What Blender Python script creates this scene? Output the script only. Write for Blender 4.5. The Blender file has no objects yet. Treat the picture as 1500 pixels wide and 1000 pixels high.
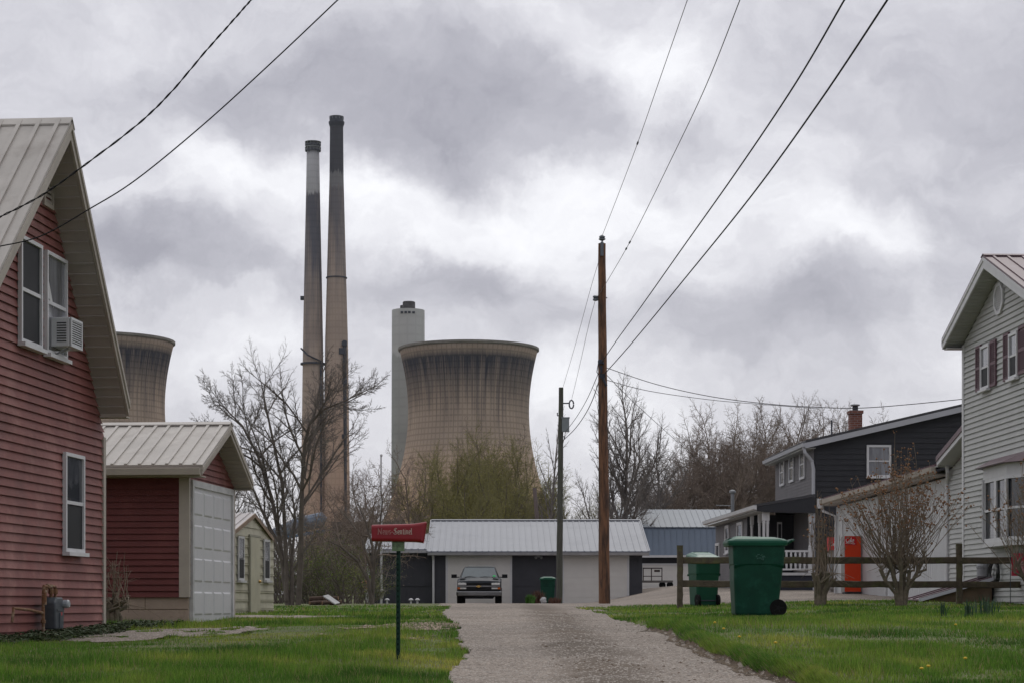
import bpy, math, random
import numpy as np
from mathutils import Vector, Matrix
R = math.radians
rnd = random.Random(7)
scene = bpy.context.scene
col = scene.collection

# ------------------------------------------------------------ camera
F = 2900.0            # focal length in pixels of a 1500 px wide picture
CZ = 1.6              # camera height
HY = 884.0            # row of the horizon
cd = bpy.data.cameras.new("camera"); cam = bpy.data.objects.new("camera", cd); col.objects.link(cam)
cd.sensor_width = 36.0; cd.lens = F / 1500 * 36; cd.shift_x = 0; cd.shift_y = (HY - 500) / 1500
cd.clip_start = 0.5; cd.clip_end = 30000
cam.location = (0, 0, CZ); cam.rotation_euler = (R(90), 0, 0)
scene.camera = cam

# ------------------------------------------------------------ sky and sun
SUN_EL, SUN_AZ = R(48), R(12)      # behind the clouds, beyond the power station
world = bpy.data.worlds.new("World"); scene.world = world; world.use_nodes = True
def build_world():
    nt = world.node_tree; N = nt.nodes; L = nt.links; N.clear()
    out = N.new('ShaderNodeOutputWorld'); bg = N.new('ShaderNodeBackground'); bg.inputs[1].default_value = 0.1
    L.new(bg.outputs[0], out.inputs[0])
    def m(op, a, b=None, c=None, clamp=False):
        n = N.new('ShaderNodeMath'); n.operation = op; n.use_clamp = clamp
        for i, v in enumerate((a, b, c)):
            if v is None: continue
            if isinstance(v, (int, float)): n.inputs[i].default_value = v
            else: L.new(v, n.inputs[i])
        return n.outputs[0]
    sky = N.new('ShaderNodeTexSky'); sky.sky_type = 'NISHITA'; sky.sun_disc = False
    sky.sun_elevation = SUN_EL; sky.sun_rotation = SUN_AZ
    tc = N.new('ShaderNodeTexCoord'); sx = N.new('ShaderNodeSeparateXYZ'); L.new(tc.outputs['Generated'], sx.inputs[0])
    u = m('ARCTAN2', sx.outputs[0], sx.outputs[1]); v = m('ARCSINE', sx.outputs[2])
    cmb = N.new('ShaderNodeCombineXYZ'); L.new(u, cmb.inputs[0]); L.new(v, cmb.inputs[1])
    def noise(vec, scale, detail, rough, dist=0.0):
        n = N.new('ShaderNodeTexNoise'); n.inputs['Scale'].default_value = scale; n.inputs['Detail'].default_value = detail
        n.inputs['Roughness'].default_value = rough; n.inputs['Distortion'].default_value = dist
        if vec is not None: L.new(vec, n.inputs['Vector'])
        return n
    def vm(op, a, b):
        n = N.new('ShaderNodeVectorMath'); n.operation = op
        for i, w in enumerate((a, b)):
            if isinstance(w, tuple): n.inputs[i].default_value = w
            else: L.new(w, n.inputs[i])
        return n.outputs[0] if op not in ('LENGTH',) else n.outputs[1]
    # warp the cloud domain
    w1 = noise(cmb.outputs[0], 8.0, 9, 0.6)
    wv = vm('MULTIPLY', vm('SUBTRACT', w1.outputs['Color'], (0.5, 0.5, 0.5)), (0.16, 0.13, 0.0))
    P = vm('ADD', cmb.outputs[0], wv)
    w2 = noise(vm('MULTIPLY', P, (1.0, 1.7, 1.0)), 8.0, 12, 0.66)
    val = m('MULTIPLY', m('SUBTRACT', w2.outputs['Fac'], 0.5), 0.62)
    val = m('ADD', val, 0.585)
    # cloud banks: (column, row, half width, half height, darkness) given in the picture's angles
    banks = [(560, 110, 330, 120, -.14), (720, 180, 190, 100, -.15), (390, 130, 160, 70, -.07), (60, 230, 200, 120, -.02), (170, 150, 230, 90, -.06), (230, 385, 130, 75, -.20),
             (380, 430, 90, 40, -.12), (160, 370, 80, 60, -.10), (1400, 120, 330, 220, -.13), (1190, 450, 125, 85, -.17), (1060, 470, 110, 70, -.12),
             (640, 440, 110, 60, -.13), (760, 470, 130, 90, -.12), (1370, 420, 90, 60, -.08), (980, 170, 60, 60, -.08), (100, 60, 260, 110, -.04), (1450, 350, 90, 90, -.06),
             (430, 262, 170, 50, .13), (640, 320, 200, 70, .14), (880, 330, 190, 110, .13), (970, 90, 130, 90, .18), (1230, 335, 170, 50, .15), (1130, 230, 110, 60, .08), (1060, 300, 120, 50, .07),
             (860, 570, 110, 70, .09), (360, 540, 110, 60, .14), (980, 610, 180, 50, .05), (280, 250, 70, 60, .06), (850, 60, 120, 60, .05), (650, 30, 150, 40, .03), (1320, 640, 250, 60, -.02)]
    for (px, py, hw, hh, a) in banks:
        az = math.atan((px - 750) / F); el = math.atan((HY - py) / F * math.cos(az))
        d = vm('MULTIPLY', vm('SUBTRACT', P, (az, el, 0)), (F / hw, F / hh, 0))
        ln = vm('LENGTH', d, (0, 0, 0))
        mr = N.new('ShaderNodeMapRange'); mr.interpolation_type = 'SMOOTHSTEP'
        L.new(ln, mr.inputs[0]); mr.inputs[1].default_value = 0.25; mr.inputs[2].default_value = 1.35
        mr.inputs[3].default_value = a; mr.inputs[4].default_value = 0
        val = m('ADD', val, mr.outputs[0])
    # the sky away from the picture's elevations: brightened overhead, dimmed behind, to shape the light
    mr = N.new('ShaderNodeMapRange'); L.new(sx.outputs[2], mr.inputs[0])
    mr.inputs[1].default_value = 0.33; mr.inputs[2].default_value = 0.75; mr.inputs[3].default_value = 0; mr.inputs[4].default_value = SKYTOP
    val = m('ADD', val, mr.outputs[0])
    mr = N.new('ShaderNodeMapRange'); L.new(sx.outputs[1], mr.inputs[0])      # unseen sky behind the camera dimmed for contrast on walls
    mr.inputs[1].default_value = .55; mr.inputs[2].default_value = -.3; mr.inputs[3].default_value = 0; mr.inputs[4].default_value = SKYBACK
    val = m('ADD', val, mr.outputs[0])
    ramp = N.new('ShaderNodeValToRGB'); L.new(val, ramp.inputs[0])
    e = ramp.color_ramp.elements
    e[0].position = 0.05; e[0].color = (.22, .222, .255, 1); e[1].position = 0.93; e[1].color = (1.0, 1.0, 1.0, 1)
    for p_, c_ in ((.30, (.335, .330, .375, 1)), (.46, (.47, .465, .51, 1)), (.6, (.64, .635, .675, 1)), (.74, (.82, .82, .85, 1))):
        k = e.new(p_); k.color = c_
    sc = vm('MULTIPLY', ramp.outputs[0], (10.0 * SKYMUL,) * 3)
    mx = N.new('ShaderNodeMixRGB'); mx.inputs[0].default_value = 0.96; L.new(sky.outputs[0], mx.inputs[1]); L.new(sc, mx.inputs[2])
    L.new(mx.outputs[0], bg.inputs[0])
SKYTOP, SKYBACK, SKYMUL = 0.30, -0.24, 1.0
build_world()
ld = bpy.data.lights.new("sun", 'SUN'); ld.energy = 0.5; ld.angle = R(25); ld.color = (1, .97, .92)
sun = bpy.data.objects.new("sun", ld); col.objects.link(sun)
sun.rotation_euler = (R(90) - SUN_EL, 0, R(180) - SUN_AZ)
scene.view_settings.view_transform = 'Standard'; scene.view_settings.look = 'None'
scene.view_settings.exposure = 0.24; scene.view_settings.gamma = 1.0; scene.view_settings.use_curve_mapping = False

# ------------------------------------------------------------ helpers
def Wp(px, py, s):
    """world point seen at picture pixel px,py where one metre spans s pixels"""
    return Vector(((px - 750) / s, F / s, CZ + (HY - py) / s))

MATS = {}
def mat(name, c, rough=0.8, var=0.15, vs=3.0, bump=0.0, bs=40.0, metal=0.0, c2=None, c2s=0.6, c2t=(0.5, 0.7), spec=0.5, stretch=(1, 1, 1), trans=0.0):
    if name in MATS: return MATS[name]
    M = bpy.data.materials.new(name); M.use_nodes = True; nt = M.node_tree; N = nt.nodes; L = nt.links
    b = N['Principled BSDF']; b.inputs['Roughness'].default_value = rough; b.inputs['Metallic'].default_value = metal
    b.inputs['Specular IOR Level'].default_value = spec
    tc = N.new('ShaderNodeTexCoord'); mp = N.new('ShaderNodeMapping'); mp.inputs['Scale'].default_value = stretch
    L.new(tc.outputs['Object'], mp.inputs[0])
    n1 = N.new('ShaderNodeTexNoise'); n1.inputs['Scale'].default_value = vs; n1.inputs['Detail'].default_value = 8; n1.inputs['Roughness'].default_value = .65
    L.new(mp.outputs[0], n1.inputs['Vector'])
    r = N.new('ShaderNodeMapRange'); L.new(n1.outputs['Fac'], r.inputs[0]); r.inputs[1].default_value = .3; r.inputs[2].default_value = .7
    r.inputs[3].default_value = 1 - var; r.inputs[4].default_value = 1 + var
    src = None
    if c2 is not None:
        n2 = N.new('ShaderNodeTexNoise'); n2.inputs['Scale'].default_value = c2s; n2.inputs['Detail'].default_value = 8; n2.inputs['Roughness'].default_value = .7
        L.new(mp.outputs[0], n2.inputs['Vector'])
        r2 = N.new('ShaderNodeMapRange'); L.new(n2.outputs['Fac'], r2.inputs[0]); r2.inputs[1].default_value = c2t[0]; r2.inputs[2].default_value = c2t[1]
        mx = N.new('ShaderNodeMixRGB'); L.new(r2.outputs[0], mx.inputs[0]); mx.inputs[1].default_value = (*c, 1); mx.inputs[2].default_value = (*c2, 1)
        src = mx.outputs[0]
    v = N.new('ShaderNodeVectorMath'); v.operation = 'SCALE'
    if src is None: v.inputs[0].default_value = c
    else: L.new(src, v.inputs[0])
    L.new(r.outputs[0], v.inputs['Scale']); L.new(v.outputs[0], b.inputs['Base Color'])
    if bump > 0:
        n3 = N.new('ShaderNodeTexNoise'); n3.inputs['Scale'].default_value = bs; n3.inputs['Detail'].default_value = 6; L.new(mp.outputs[0], n3.inputs['Vector'])
        bp = N.new('ShaderNodeBump'); bp.inputs['Strength'].default_value = bump; bp.inputs['Distance'].default_value = .02
        L.new(n3.outputs['Fac'], bp.inputs['Height']); L.new(bp.outputs[0], b.inputs['Normal'])
    MATS[name] = M
    return M

class MB:
    def __init__(s): s.v = []; s.f = []; s.m = []; s.k = 0
    def add(s, vs, fs):
        o = len(s.v); s.v.extend(tuple(p) for p in vs); s.f.extend(tuple(i + o for i in f) for f in fs); s.m.extend([s.k] * len(fs))
        return s
    def quad(s, a, b, c, d): return s.add((a, b, c, d), ((0, 1, 2, 3),))
    def box(s, c, d):
        x, y, z = (v / 2 for v in d); cx, cy, cz = c
        return s.hexa([(cx - x, cy - y, cz - z), (cx + x, cy - y, cz - z), (cx + x, cy + y, cz - z), (cx - x, cy + y, cz - z),
                       (cx - x, cy - y, cz + z), (cx + x, cy - y, cz + z), (cx + x, cy + y, cz + z), (cx - x, cy + y, cz + z)])
    def bb(s, x0, x1, y0, y1, z0, z1): return s.box(((x0 + x1) / 2, (y0 + y1) / 2, (z0 + z1) / 2), (x1 - x0, y1 - y0, z1 - z0))
    def hexa(s, p): return s.add(p, ((0, 3, 2, 1), (4, 5, 6, 7), (0, 1, 5, 4), (1, 2, 6, 5), (2, 3, 7, 6), (3, 0, 4, 7)))
    def slab(s, a, b, c, d, t):
        t = Vector(t); P = [Vector(q) for q in (a, b, c, d)]
        return s.hexa(P + [q + t for q in P])
    def prism(s, pts, t):
        n = len(pts); t = Vector(t); P = [Vector(q) for q in pts]
        fs = [tuple(range(n - 1, -1, -1)), tuple(range(n, 2 * n))] + [(i, (i + 1) % n, n + (i + 1) % n, n + i) for i in range(n)]
        return s.add(P + [q + t for q in P], fs)
    def tube(s, pts, rad, n=8, caps=True):
        pts = [Vector(p) for p in pts]; m_ = len(pts)
        if not hasattr(rad, '__len__'): rad = [rad] * m_
        vs = []; up0 = None
        for i, p in enumerate(pts):
            d = (pts[min(i + 1, m_ - 1)] - pts[max(i - 1, 0)])
            if d.length < 1e-9: d = Vector((0, 0, 1))
            d.normalize()
            a = Vector((1, 0, 0)) if abs(d.x) < .8 else Vector((0, 1, 0))
            if up0 is not None: a = up0
            e1 = (a - d * a.dot(d)); e1.normalize(); e2 = d.cross(e1); up0 = e1
            for k in range(n):
                t = 2 * math.pi * k / n
                vs.append(p + (e1 * math.cos(t) + e2 * math.sin(t)) * rad[i])
        fs = [(i * n + k, i * n + (k + 1) % n, (i + 1) * n + (k + 1) % n, (i + 1) * n + k) for i in range(m_ - 1) for k in range(n)]
        if caps: fs += [tuple(range(n - 1, -1, -1)), tuple((m_ - 1) * n + k for k in range(n))]
        return s.add(vs, fs)
    def lathe(s, prof, n=24, c=(0, 0, 0), axis='z', caps=True):
        vs = []
        for (r, h) in prof:
            for k in range(n):
                t = 2 * math.pi * k / n; a, b = r * math.cos(t), r * math.sin(t)
                q = (a, b, h) if axis == 'z' else ((a, h, b) if axis == 'y' else (h, a, b))
                vs.append((q[0] + c[0], q[1] + c[1], q[2] + c[2]))
        m_ = len(prof)
        fs = [(i * n + k, i * n + (k + 1) % n, (i + 1) * n + (k + 1) % n, (i + 1) * n + k) for i in range(m_ - 1) for k in range(n)]
        if caps: fs += [tuple(range(n - 1, -1, -1)), tuple((m_ - 1) * n + k for k in range(n))]
        return s.add(vs, fs)
    def blob(s, c, r, seed=0, n=7):
        q = random.Random(seed); rr = r if hasattr(r, '__len__') else (r, r, r)
        vs = []; fs = []
        for i in range(1, n - 1):
            for k in range(n):
                a = math.pi * i / (n - 1); t = 2 * math.pi * k / n; w = 1 + q.uniform(-.18, .18)
                vs.append((c[0] + rr[0] * math.sin(a) * math.cos(t) * w, c[1] + rr[1] * math.sin(a) * math.sin(t) * w, c[2] + rr[2] * math.cos(a) * w))
        t_ = len(vs); vs += [(c[0], c[1], c[2] + rr[2]), (c[0], c[1], c[2] - rr[2])]
        for i in range(n - 3):
            for k in range(n): fs.append((i * n + k, (i + 1) * n + k, (i + 1) * n + (k + 1) % n, i * n + (k + 1) % n))
        for k in range(n):
            fs.append((k, (k + 1) % n, t_)); fs.append(((n - 3) * n + (k + 1) % n, (n - 3) * n + k, t_ + 1))
        return s.add(vs, fs)
    def build(s, name, mats, parent=None, loc=None, rz=0, smooth=False, flat=False, bevel=0, **tags):
        me = bpy.data.meshes.new(name); me.from_pydata(s.v, [], s.f)
        if not isinstance(mats, (list, tuple)): mats = [mats]
        for q in mats: me.materials.append(q)
        if len(mats) > 1: me.polygons.foreach_set('material_index', s.m)
        if smooth: me.polygons.foreach_set('use_smooth', [True] * len(me.polygons))
        me.update()
        o = bpy.data.objects.new(name, me); col.objects.link(o)
        if parent is not None: o.parent = parent
        if loc is not None: o.location = loc
        o.rotation_euler.z = rz
        if bevel:
            bv = o.modifiers.new('bevel', 'BEVEL'); bv.width = bevel; bv.segments = 2; bv.limit_method = 'ANGLE'; bv.angle_limit = R(40)
        for k_, v_ in tags.items(): o[k_] = v_
        return o

def thing(name, label, cat, loc=(0, 0, 0), rz=0, group=None):
    o = bpy.data.objects.new(name, None); col.objects.link(o); o.location = loc; o.rotation_euler.z = rz
    o.empty_display_size = .2
    o['label'] = label; o['category'] = cat
    if group: o['group'] = group
    return o
def kids(o): return [c for c in bpy.data.objects if c.parent == o]
def copy_tree(o, parent=None):
    c = o.copy(); col.objects.link(c); c.parent = parent
    for ch in kids(o): copy_tree(ch, c)
    return c

class Frame:
    """a building's own axes: y' runs away from the camera along its side, x' to the right"""
    def __init__(s, px, sc, phi):       # corner at column px, scale sc, phi = turn of y' to the right
        s.o = Vector(((px - 750) / sc, F / sc, CZ)); s.phi = phi
        s.ax = Vector((math.cos(phi), -math.sin(phi), 0)); s.ay = Vector((math.sin(phi), math.cos(phi), 0))
    def hx(s, px, py, x=0.0):
        d = Vector(((px - 750) / F, 1, (HY - py) / F)); c = Vector((0, 0, CZ)) - s.o
        t = (x - c.dot(s.ax)) / d.dot(s.ax); q = c + d * t
        return q.dot(s.ay), q.z
    def hy(s, px, py, y=0.0):
        d = Vector(((px - 750) / F, 1, (HY - py) / F)); c = Vector((0, 0, CZ)) - s.o
        t = (y - c.dot(s.ay)) / d.dot(s.ay); q = c + d * t
        return q.dot(s.ax), q.z
    def thing(s, name, label, cat): return thing(name, label, cat, tuple(s.o), -s.phi)

def clip_band(poly, z0, z1):
    def cut(P, z, keep_above):
        out = []
        for i in range(len(P)):
            a, b = P[i], P[(i + 1) % len(P)]
            ia = (a[1] >= z) if keep_above else (a[1] <= z); ib = (b[1] >= z) if keep_above else (b[1] <= z)
            if ia: out.append(a)
            if ia != ib:
                t = (z - a[1]) / (b[1] - a[1]); out.append((a[0] + t * (b[0] - a[0]), z))
        return out
    P = cut(poly, z0, True)
    return cut(P, z1, False) if len(P) > 2 else []
def siding(mb, o, u, n, poly, course=.106, lip=.026, slot=.02):
    """lapped boards: poly is (u, z) outline, convex"""
    o, u, n = Vector(o), Vector(u), Vector(n); zs = [p[1] for p in poly]; z = min(zs)
    flip = u.cross(Vector((0, 0, 1))).dot(n) < 0
    while z < max(zs) - 1e-4:
        z1 = z + course; P = clip_band(poly, z, min(z1, max(zs)))
        if len(P) > 2:
            pts = [o + u * a + Vector((0, 0, b)) + n * (lip * (z1 - b) / course) for a, b in P]
            idx = list(range(len(pts)))
            if flip: idx.reverse()
            mb.add(pts, (tuple(idx),))
            hi = [p for p in P if abs(p[1] - z1) < 1e-6]
            if len(hi) >= 2:          # the board runs on behind the one above it
                a0, a1 = min(q[0] for q in hi), max(q[0] for q in hi)
                A, B = o + u * a0 + Vector((0, 0, z1)), o + u * a1 + Vector((0, 0, z1)); up = Vector((0, 0, slot))
                mb.quad(A, B, B + up + n * -.001, A + up + n * -.001)
            lo = [p for p in P if abs(p[1] - z) < 1e-6]
            if len(lo) >= 2:
                a0, a1 = min(q[0] for q in lo), max(q[0] for q in lo)
                A, B = o + u * a0 + Vector((0, 0, z)), o + u * a1 + Vector((0, 0, z)); up = Vector((0, 0, slot)); k = 1 - slot / course
                mb.quad(A + up, B + up, B + up + n * (lip * k - .0015), A + up + n * (lip * k - .0015))
                mb.quad(A + n * (lip - .0015), B + n * (lip - .0015), B + up + n * (lip * k - .0015), A + up + n * (lip * k - .0015))
                mb.quad(A + n * (lip - .0015), B + n * (lip - .0015), B + n * lip, A + n * lip)
        z = z1
def wallslab(mb, o, u, n, poly, t=.12):
    o, u, n = Vector(o), Vector(u), Vector(n)
    mb.prism([o + u * a + Vector((0, 0, b)) for a, b in poly], n * -t)
def battens(mb, o, u, n, u0, u1, z0, z1, step=.3, w=.03, t=.02):
    o, u, n = Vector(o), Vector(u), Vector(n); a = u0
    while a < u1:
        p = o + u * a + Vector((0, 0, z0)); q = o + u * (a + w) + Vector((0, 0, z0))
        mb.hexa([p, q, q + n * t, p + n * t] + [r + Vector((0, 0, z1 - z0)) for r in (p, q, q + n * t, p + n * t)])
        a += step
def metal_roof(mb, a, b, c, d, rib=.3, t=.04, rh=.025, rw=.05):
    """a-b eave edge, d-c ridge edge"""
    a, b, c, d = (Vector(q) for q in (a, b, c, d)); n = (b - a).cross(d - a).normalized()
    if n.z < 0: n = -n
    mb.slab(a, b, c, d, n * t); L_ = (b - a).length; k = rib * .5
    while k < L_:
        f0 = k / L_; f1 = min(1, (k + rw) / L_)
        p, q, r, s_ = a.lerp(b, f0), a.lerp(b, f1), d.lerp(c, f1), d.lerp(c, f0)
        mb.slab(p + n * t, q + n * t, r + n * t, s_ + n * t, n * rh); k += rib
def window(parent, o, u, n, w, h, fm, pm, fw=.07, d=.05, rail=True, sill=True, name='window', muntin=0, label=None, below=None):
    """frame, pane and sill on a wall: o = lower corner, u along, n outward"""
    o, u, n = Vector(o), Vector(u), Vector(n); Z = Vector((0, 0, 1))
    def bar(m, a0, a1, b0, b1, d0, d1):
        P = [o + u * a + Z * b + n * e for (a, b, e) in ((a0, b0, d0), (a1, b0, d0), (a1, b0, d1), (a0, b0, d1), (a0, b1, d0), (a1, b1, d0), (a1, b1, d1), (a0, b1, d1))]
        m.hexa(P)
    m = MB(); bar(m, 0, fw, 0, h, 0, d); bar(m, w - fw, w, 0, h, 0, d); bar(m, fw, w - fw, h - fw, h, 0, d); bar(m, fw, w - fw, 0, fw, 0, d)
    fr = m.build(name, fm, parent)
    if label: fr['label'] = label
    if rail:
        m = MB(); bar(m, fw, w - fw, h * .5 - .022, h * .5 + .022, .004, d - .012)
        for q in range(muntin): bar(m, fw + (w - 2 * fw) * (q + 1) / (muntin + 1) - .01, fw + (w - 2 * fw) * (q + 1) / (muntin + 1) + .01, h * .5 + .03, h - fw, .004, d - .02)
        m.build('sash', fm, fr)
    m = MB(); bar(m, fw * .9, w - fw * .9, fw * .9, h - fw * .9, -.02, .018); m.build('pane', pm, fr)
    if below:
        m = MB(); bar(m, fw, w - fw, fw, h * .5 - .023, .019, .023); m.build('insect_screen', below, fr)
    if sill:
        m = MB(); bar(m, -.02, w + .02, -.05, -.002, .004, d + .05); m.build('sill', fm, fr)
    return fr
def downspout(name, m, parent, pts, r=.04):
    return MB().tube(pts, r, 6).build(name, m, parent)

# blackletter-like writing: every stroke is a broad nib drawn along a line
GL = {'N': [(0, 0, 0, 1.55), (-.1, 1.5, .75, .05), (.75, 0, .75, 1.55), (.75, 1.55, .95, 1.4), (-.15, .1, .1, 0)],
      'e': [(0, .15, 0, .85), (0, .88, .3, 1), (.32, .95, .36, .6), (.36, .58, .05, .42), (.02, .1, .36, .02)],
      'w': [(0, 1, 0, .1), (0, .08, .25, 0), (.35, 1, .35, .1), (.35, .08, .6, 0), (.7, 1, .7, .2)],
      's': [(.4, .9, .1, 1), (.02, .92, .05, .6), (.05, .58, .38, .42), (.4, .4, .38, .1), (.34, .05, 0, .08)],
      'S': [(.75, 1.35, .35, 1.55), (.2, 1.5, .05, 1.1), (.05, 1.05, .7, .65), (.75, .6, .7, .15), (.6, .05, .1, .02), (.38, 1.3, .38, .3), (-.05, .4, .05, .1)],
      'n': [(0, 1, 0, .02), (.02, .9, .3, 1), (.36, .95, .36, .05), (.36, .04, .5, 0)],
      't': [(.1, 1.3, .1, .1), (.1, .06, .34, .02), (-.08, 1, .3, 1)],
      'i': [(0, 1, 0, .08), (0, .05, .14, 0), (.0, 1.28, .06, 1.34)],
      'l': [(0, 1.5, 0, .08), (0, .05, .16, 0)], '-': [(0, .55, .3, .55)],
      'C': [(.85, 1.2, .6, 1.5), (.55, 1.5, .1, 1.1), (.1, 1.1, .08, .4), (.1, .35, .45, 0), (.45, 0, .95, .3)],
      'o': [(.2, .9, 0, .5), (0, .5, .2, 0), (.2, 0, .5, .3), (.5, .3, .45, .8), (.45, .8, .2, .9)],
      'k': [(.15, 1.6, 0, 0), (.45, .95, .1, .5), (.1, .5, .45, .02), (.45, .02, .6, .1)]}
AD = {'N': 1.15, 'e': .58, 'w': .95, 's': .6, 'S': 1.0, 'n': .68, 't': .5, 'i': .32, 'l': .34, '-': .6, 'C': 1.0, 'o': .62, 'k': .68, ' ': .4}
def write(mb, text, o, u, v, n, size, nib=.15, ang=40, t=.002):
    o, u, v, n = Vector(o), Vector(u), Vector(v), Vector(n); x = 0
    na = (math.cos(R(ang)) * nib / 2, math.sin(R(ang)) * nib / 2)
    for ch in text:
        for (x0, y0, x1, y1) in GL.get(ch, ()):
            ax, ay = na
            if abs((x1 - x0) * ay - (y1 - y0) * ax) < .012: ax, ay = -ay, ax * .6
            P = [(x + x0 - ax, y0 - ay), (x + x0 + ax, y0 + ay), (x + x1 + ax, y1 + ay), (x + x1 - ax, y1 - ay)]
            mb.prism([o + (u * p[0] + v * p[1]) * size for p in P], n * t)
        x += AD.get(ch, .6)
    return x * size
# ------------------------------------------------------------ ground
def interp(x, T):
    return np.interp(x, [t[0] for t in T], [t[1] for t in T])
HC = [(0, -1.55), (8, -1.12), (12, -.86), (16, -.64), (18.6, -.52), (23, -.365), (30, -.195), (38, -.085), (46, -.045), (58, -.01), (75, 0), (93, .03), (130, .1), (400, .1), (2e4, .1)]
LE = [(0, -.55), (16, -.44), (18.6, -.47), (23, -.6), (29, -.95), (33, -1.15), (38, -1.2), (46, -1.5), (58, -2.1), (80, -2.9), (95, -3.0)]
RE = [(0, 2.6), (12, 2.35), (16, 2.1), (19, 1.93), (23, 1.85), (29, 1.5), (34, 1.35), (39, 1.6), (44, 2.2), (48, 3.2), (50, 30)]
def sm(x, a, b):
    t = np.clip((x - a) / (b - a), 0, 1); return t * t * (3 - 2 * t)
_r = np.random.RandomState(3)
_tab = _r.rand(256, 256)
def vn(x, y):
    x = np.asarray(x, float); y = np.asarray(y, float)
    xi = np.floor(x).astype(int); yi = np.floor(y).astype(int); fx = x - xi; fy = y - yi
    fx = fx * fx * (3 - 2 * fx); fy = fy * fy * (3 - 2 * fy)
    g = lambda a, b: _tab[a % 256, b % 256]
    return (g(xi, yi) * (1 - fx) + g(xi + 1, yi) * fx) * (1 - fy) + (g(xi, yi + 1) * (1 - fx) + g(xi + 1, yi + 1) * fx) * fy - .5
def fbm(x, y, o=4):
    a = 0; k = 1
    for i in range(o): a = a + vn(x * k + 13 * i, y * k + 7 * i) / k; k *= 2
    return a
def bank(D): return .11 * (1 - sm(D, 24, 30)) * sm(D, 2, 10)
def H(X, D):
    X = np.asarray(X, float); D = np.asarray(D, float)
    h = interp(D, HC)
    h = h - .15 * sm(-X, 1.0, 3.0) * sm(D, 25, 34) * (1 - sm(D, 47, 72)) - .05 * sm(-X, 2.2, 5) * sm(D, 16, 26) * (1 - sm(D, 28, 36))
    h = h + .0145 * np.clip(D - 38, 0, 60) * sm(X, 3.0, 8.5)
    h = h + .05 * sm(X, 3, 8) * sm(D, 20, 30) * (1 - sm(D, 40, 50))
    xr = interp(D, RE); h = h + bank(D) * sm(X - xr - .16 * fbm(D * .7, X * 0) - .05 * fbm(X * 7, D * 5, 2), -.03, .16)
    h = h - .03 * sm(interp(D, LE) - X, -.1, .2) * 0
    near = 1 - sm(D, 60, 90)
    h = h + near * (.05 * fbm(X * .35, D * .35) + .022 * fbm(X * 1.7 + 9, D * 1.7))
    # wheel ruts of the drive
    c = (interp(D, LE) + xr) / 2; w = np.clip((xr - interp(D, LE)) / 2, .5, 2)
    h = h + .03 * np.exp(-((X - c) / (.28 * w)) ** 2) * (1 - sm(D, 40, 60))
    # far country
    h = h + 6 * sm(D, 150, 500) * np.clip(fbm(X * .004, D * .004) + .25, 0, 1) * (1 - sm(D, 3000, 6000))
    return h + CZ
def HZ(x, d): return float(H(x, d))
def gravel(X, D):
    """1 where the ground is gravel"""
    n = .20 * fbm(X * 1.0, D * .45, 3) + .07 * fbm(X * 6, D * 2.2, 2); re_ = interp(D, RE) + np.where(D < 27, .16 * fbm(D * .7, X * 0) + .03, n * .5); n2 = .5 * fbm(X * .5 + 40, D * .5)
    g = (X > interp(D, LE) + n) & (X < re_ + (D > 34) * n2 * 1.2)
    lot = (D > 46.5 + n2 * 2 - .3 * np.clip(X - 2, 0, 12) * .3) & (X > 2)
    path = (np.abs(D - (36.2 + .25 * (-X - 1)) - n2) < 1.25) & (X < -.8) & (X > -6.3)
    patch = (((X + 4.4 + n2 * .6) / 1.4) ** 2 + ((D - 24.9 - .35 * (X + 4.3) - n2) / 2.0) ** 2 < 1 + 1.3 * fbm(X * 2.2, D * 1.1, 3)) & (fbm(X * 3 + 5, D * 1.6, 3) > -.32) & (D < 60)
    front = (D > 84 + n) & (X > -3.2) & (X < 7)
    g = g | lot | path | patch | front
    return g & (D < 118) & (X < 16) & (X > -9)
def bare(X, D):
    b = (fbm(X * 1.6 + 3, D * .8 + 5) > .12) & (np.abs(X + 1.6) < .7) & (np.abs(D - 25.0) < 2.6) | ((fbm(X * 1.2, D * 1.2) > .05) & (np.abs(X + 1.15) < .5) & (np.abs(D - 27) < 2))
    return b
def mask_bank(X, D):
    d = X - interp(D, RE) - .16 * fbm(D * .7, X * 0); return (d > -.06 + .10 * fbm(X * 6, D * 3)) & (d < .09 + .10 * fbm(X * 5, D * 3)) & (D < 24.5)
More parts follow.
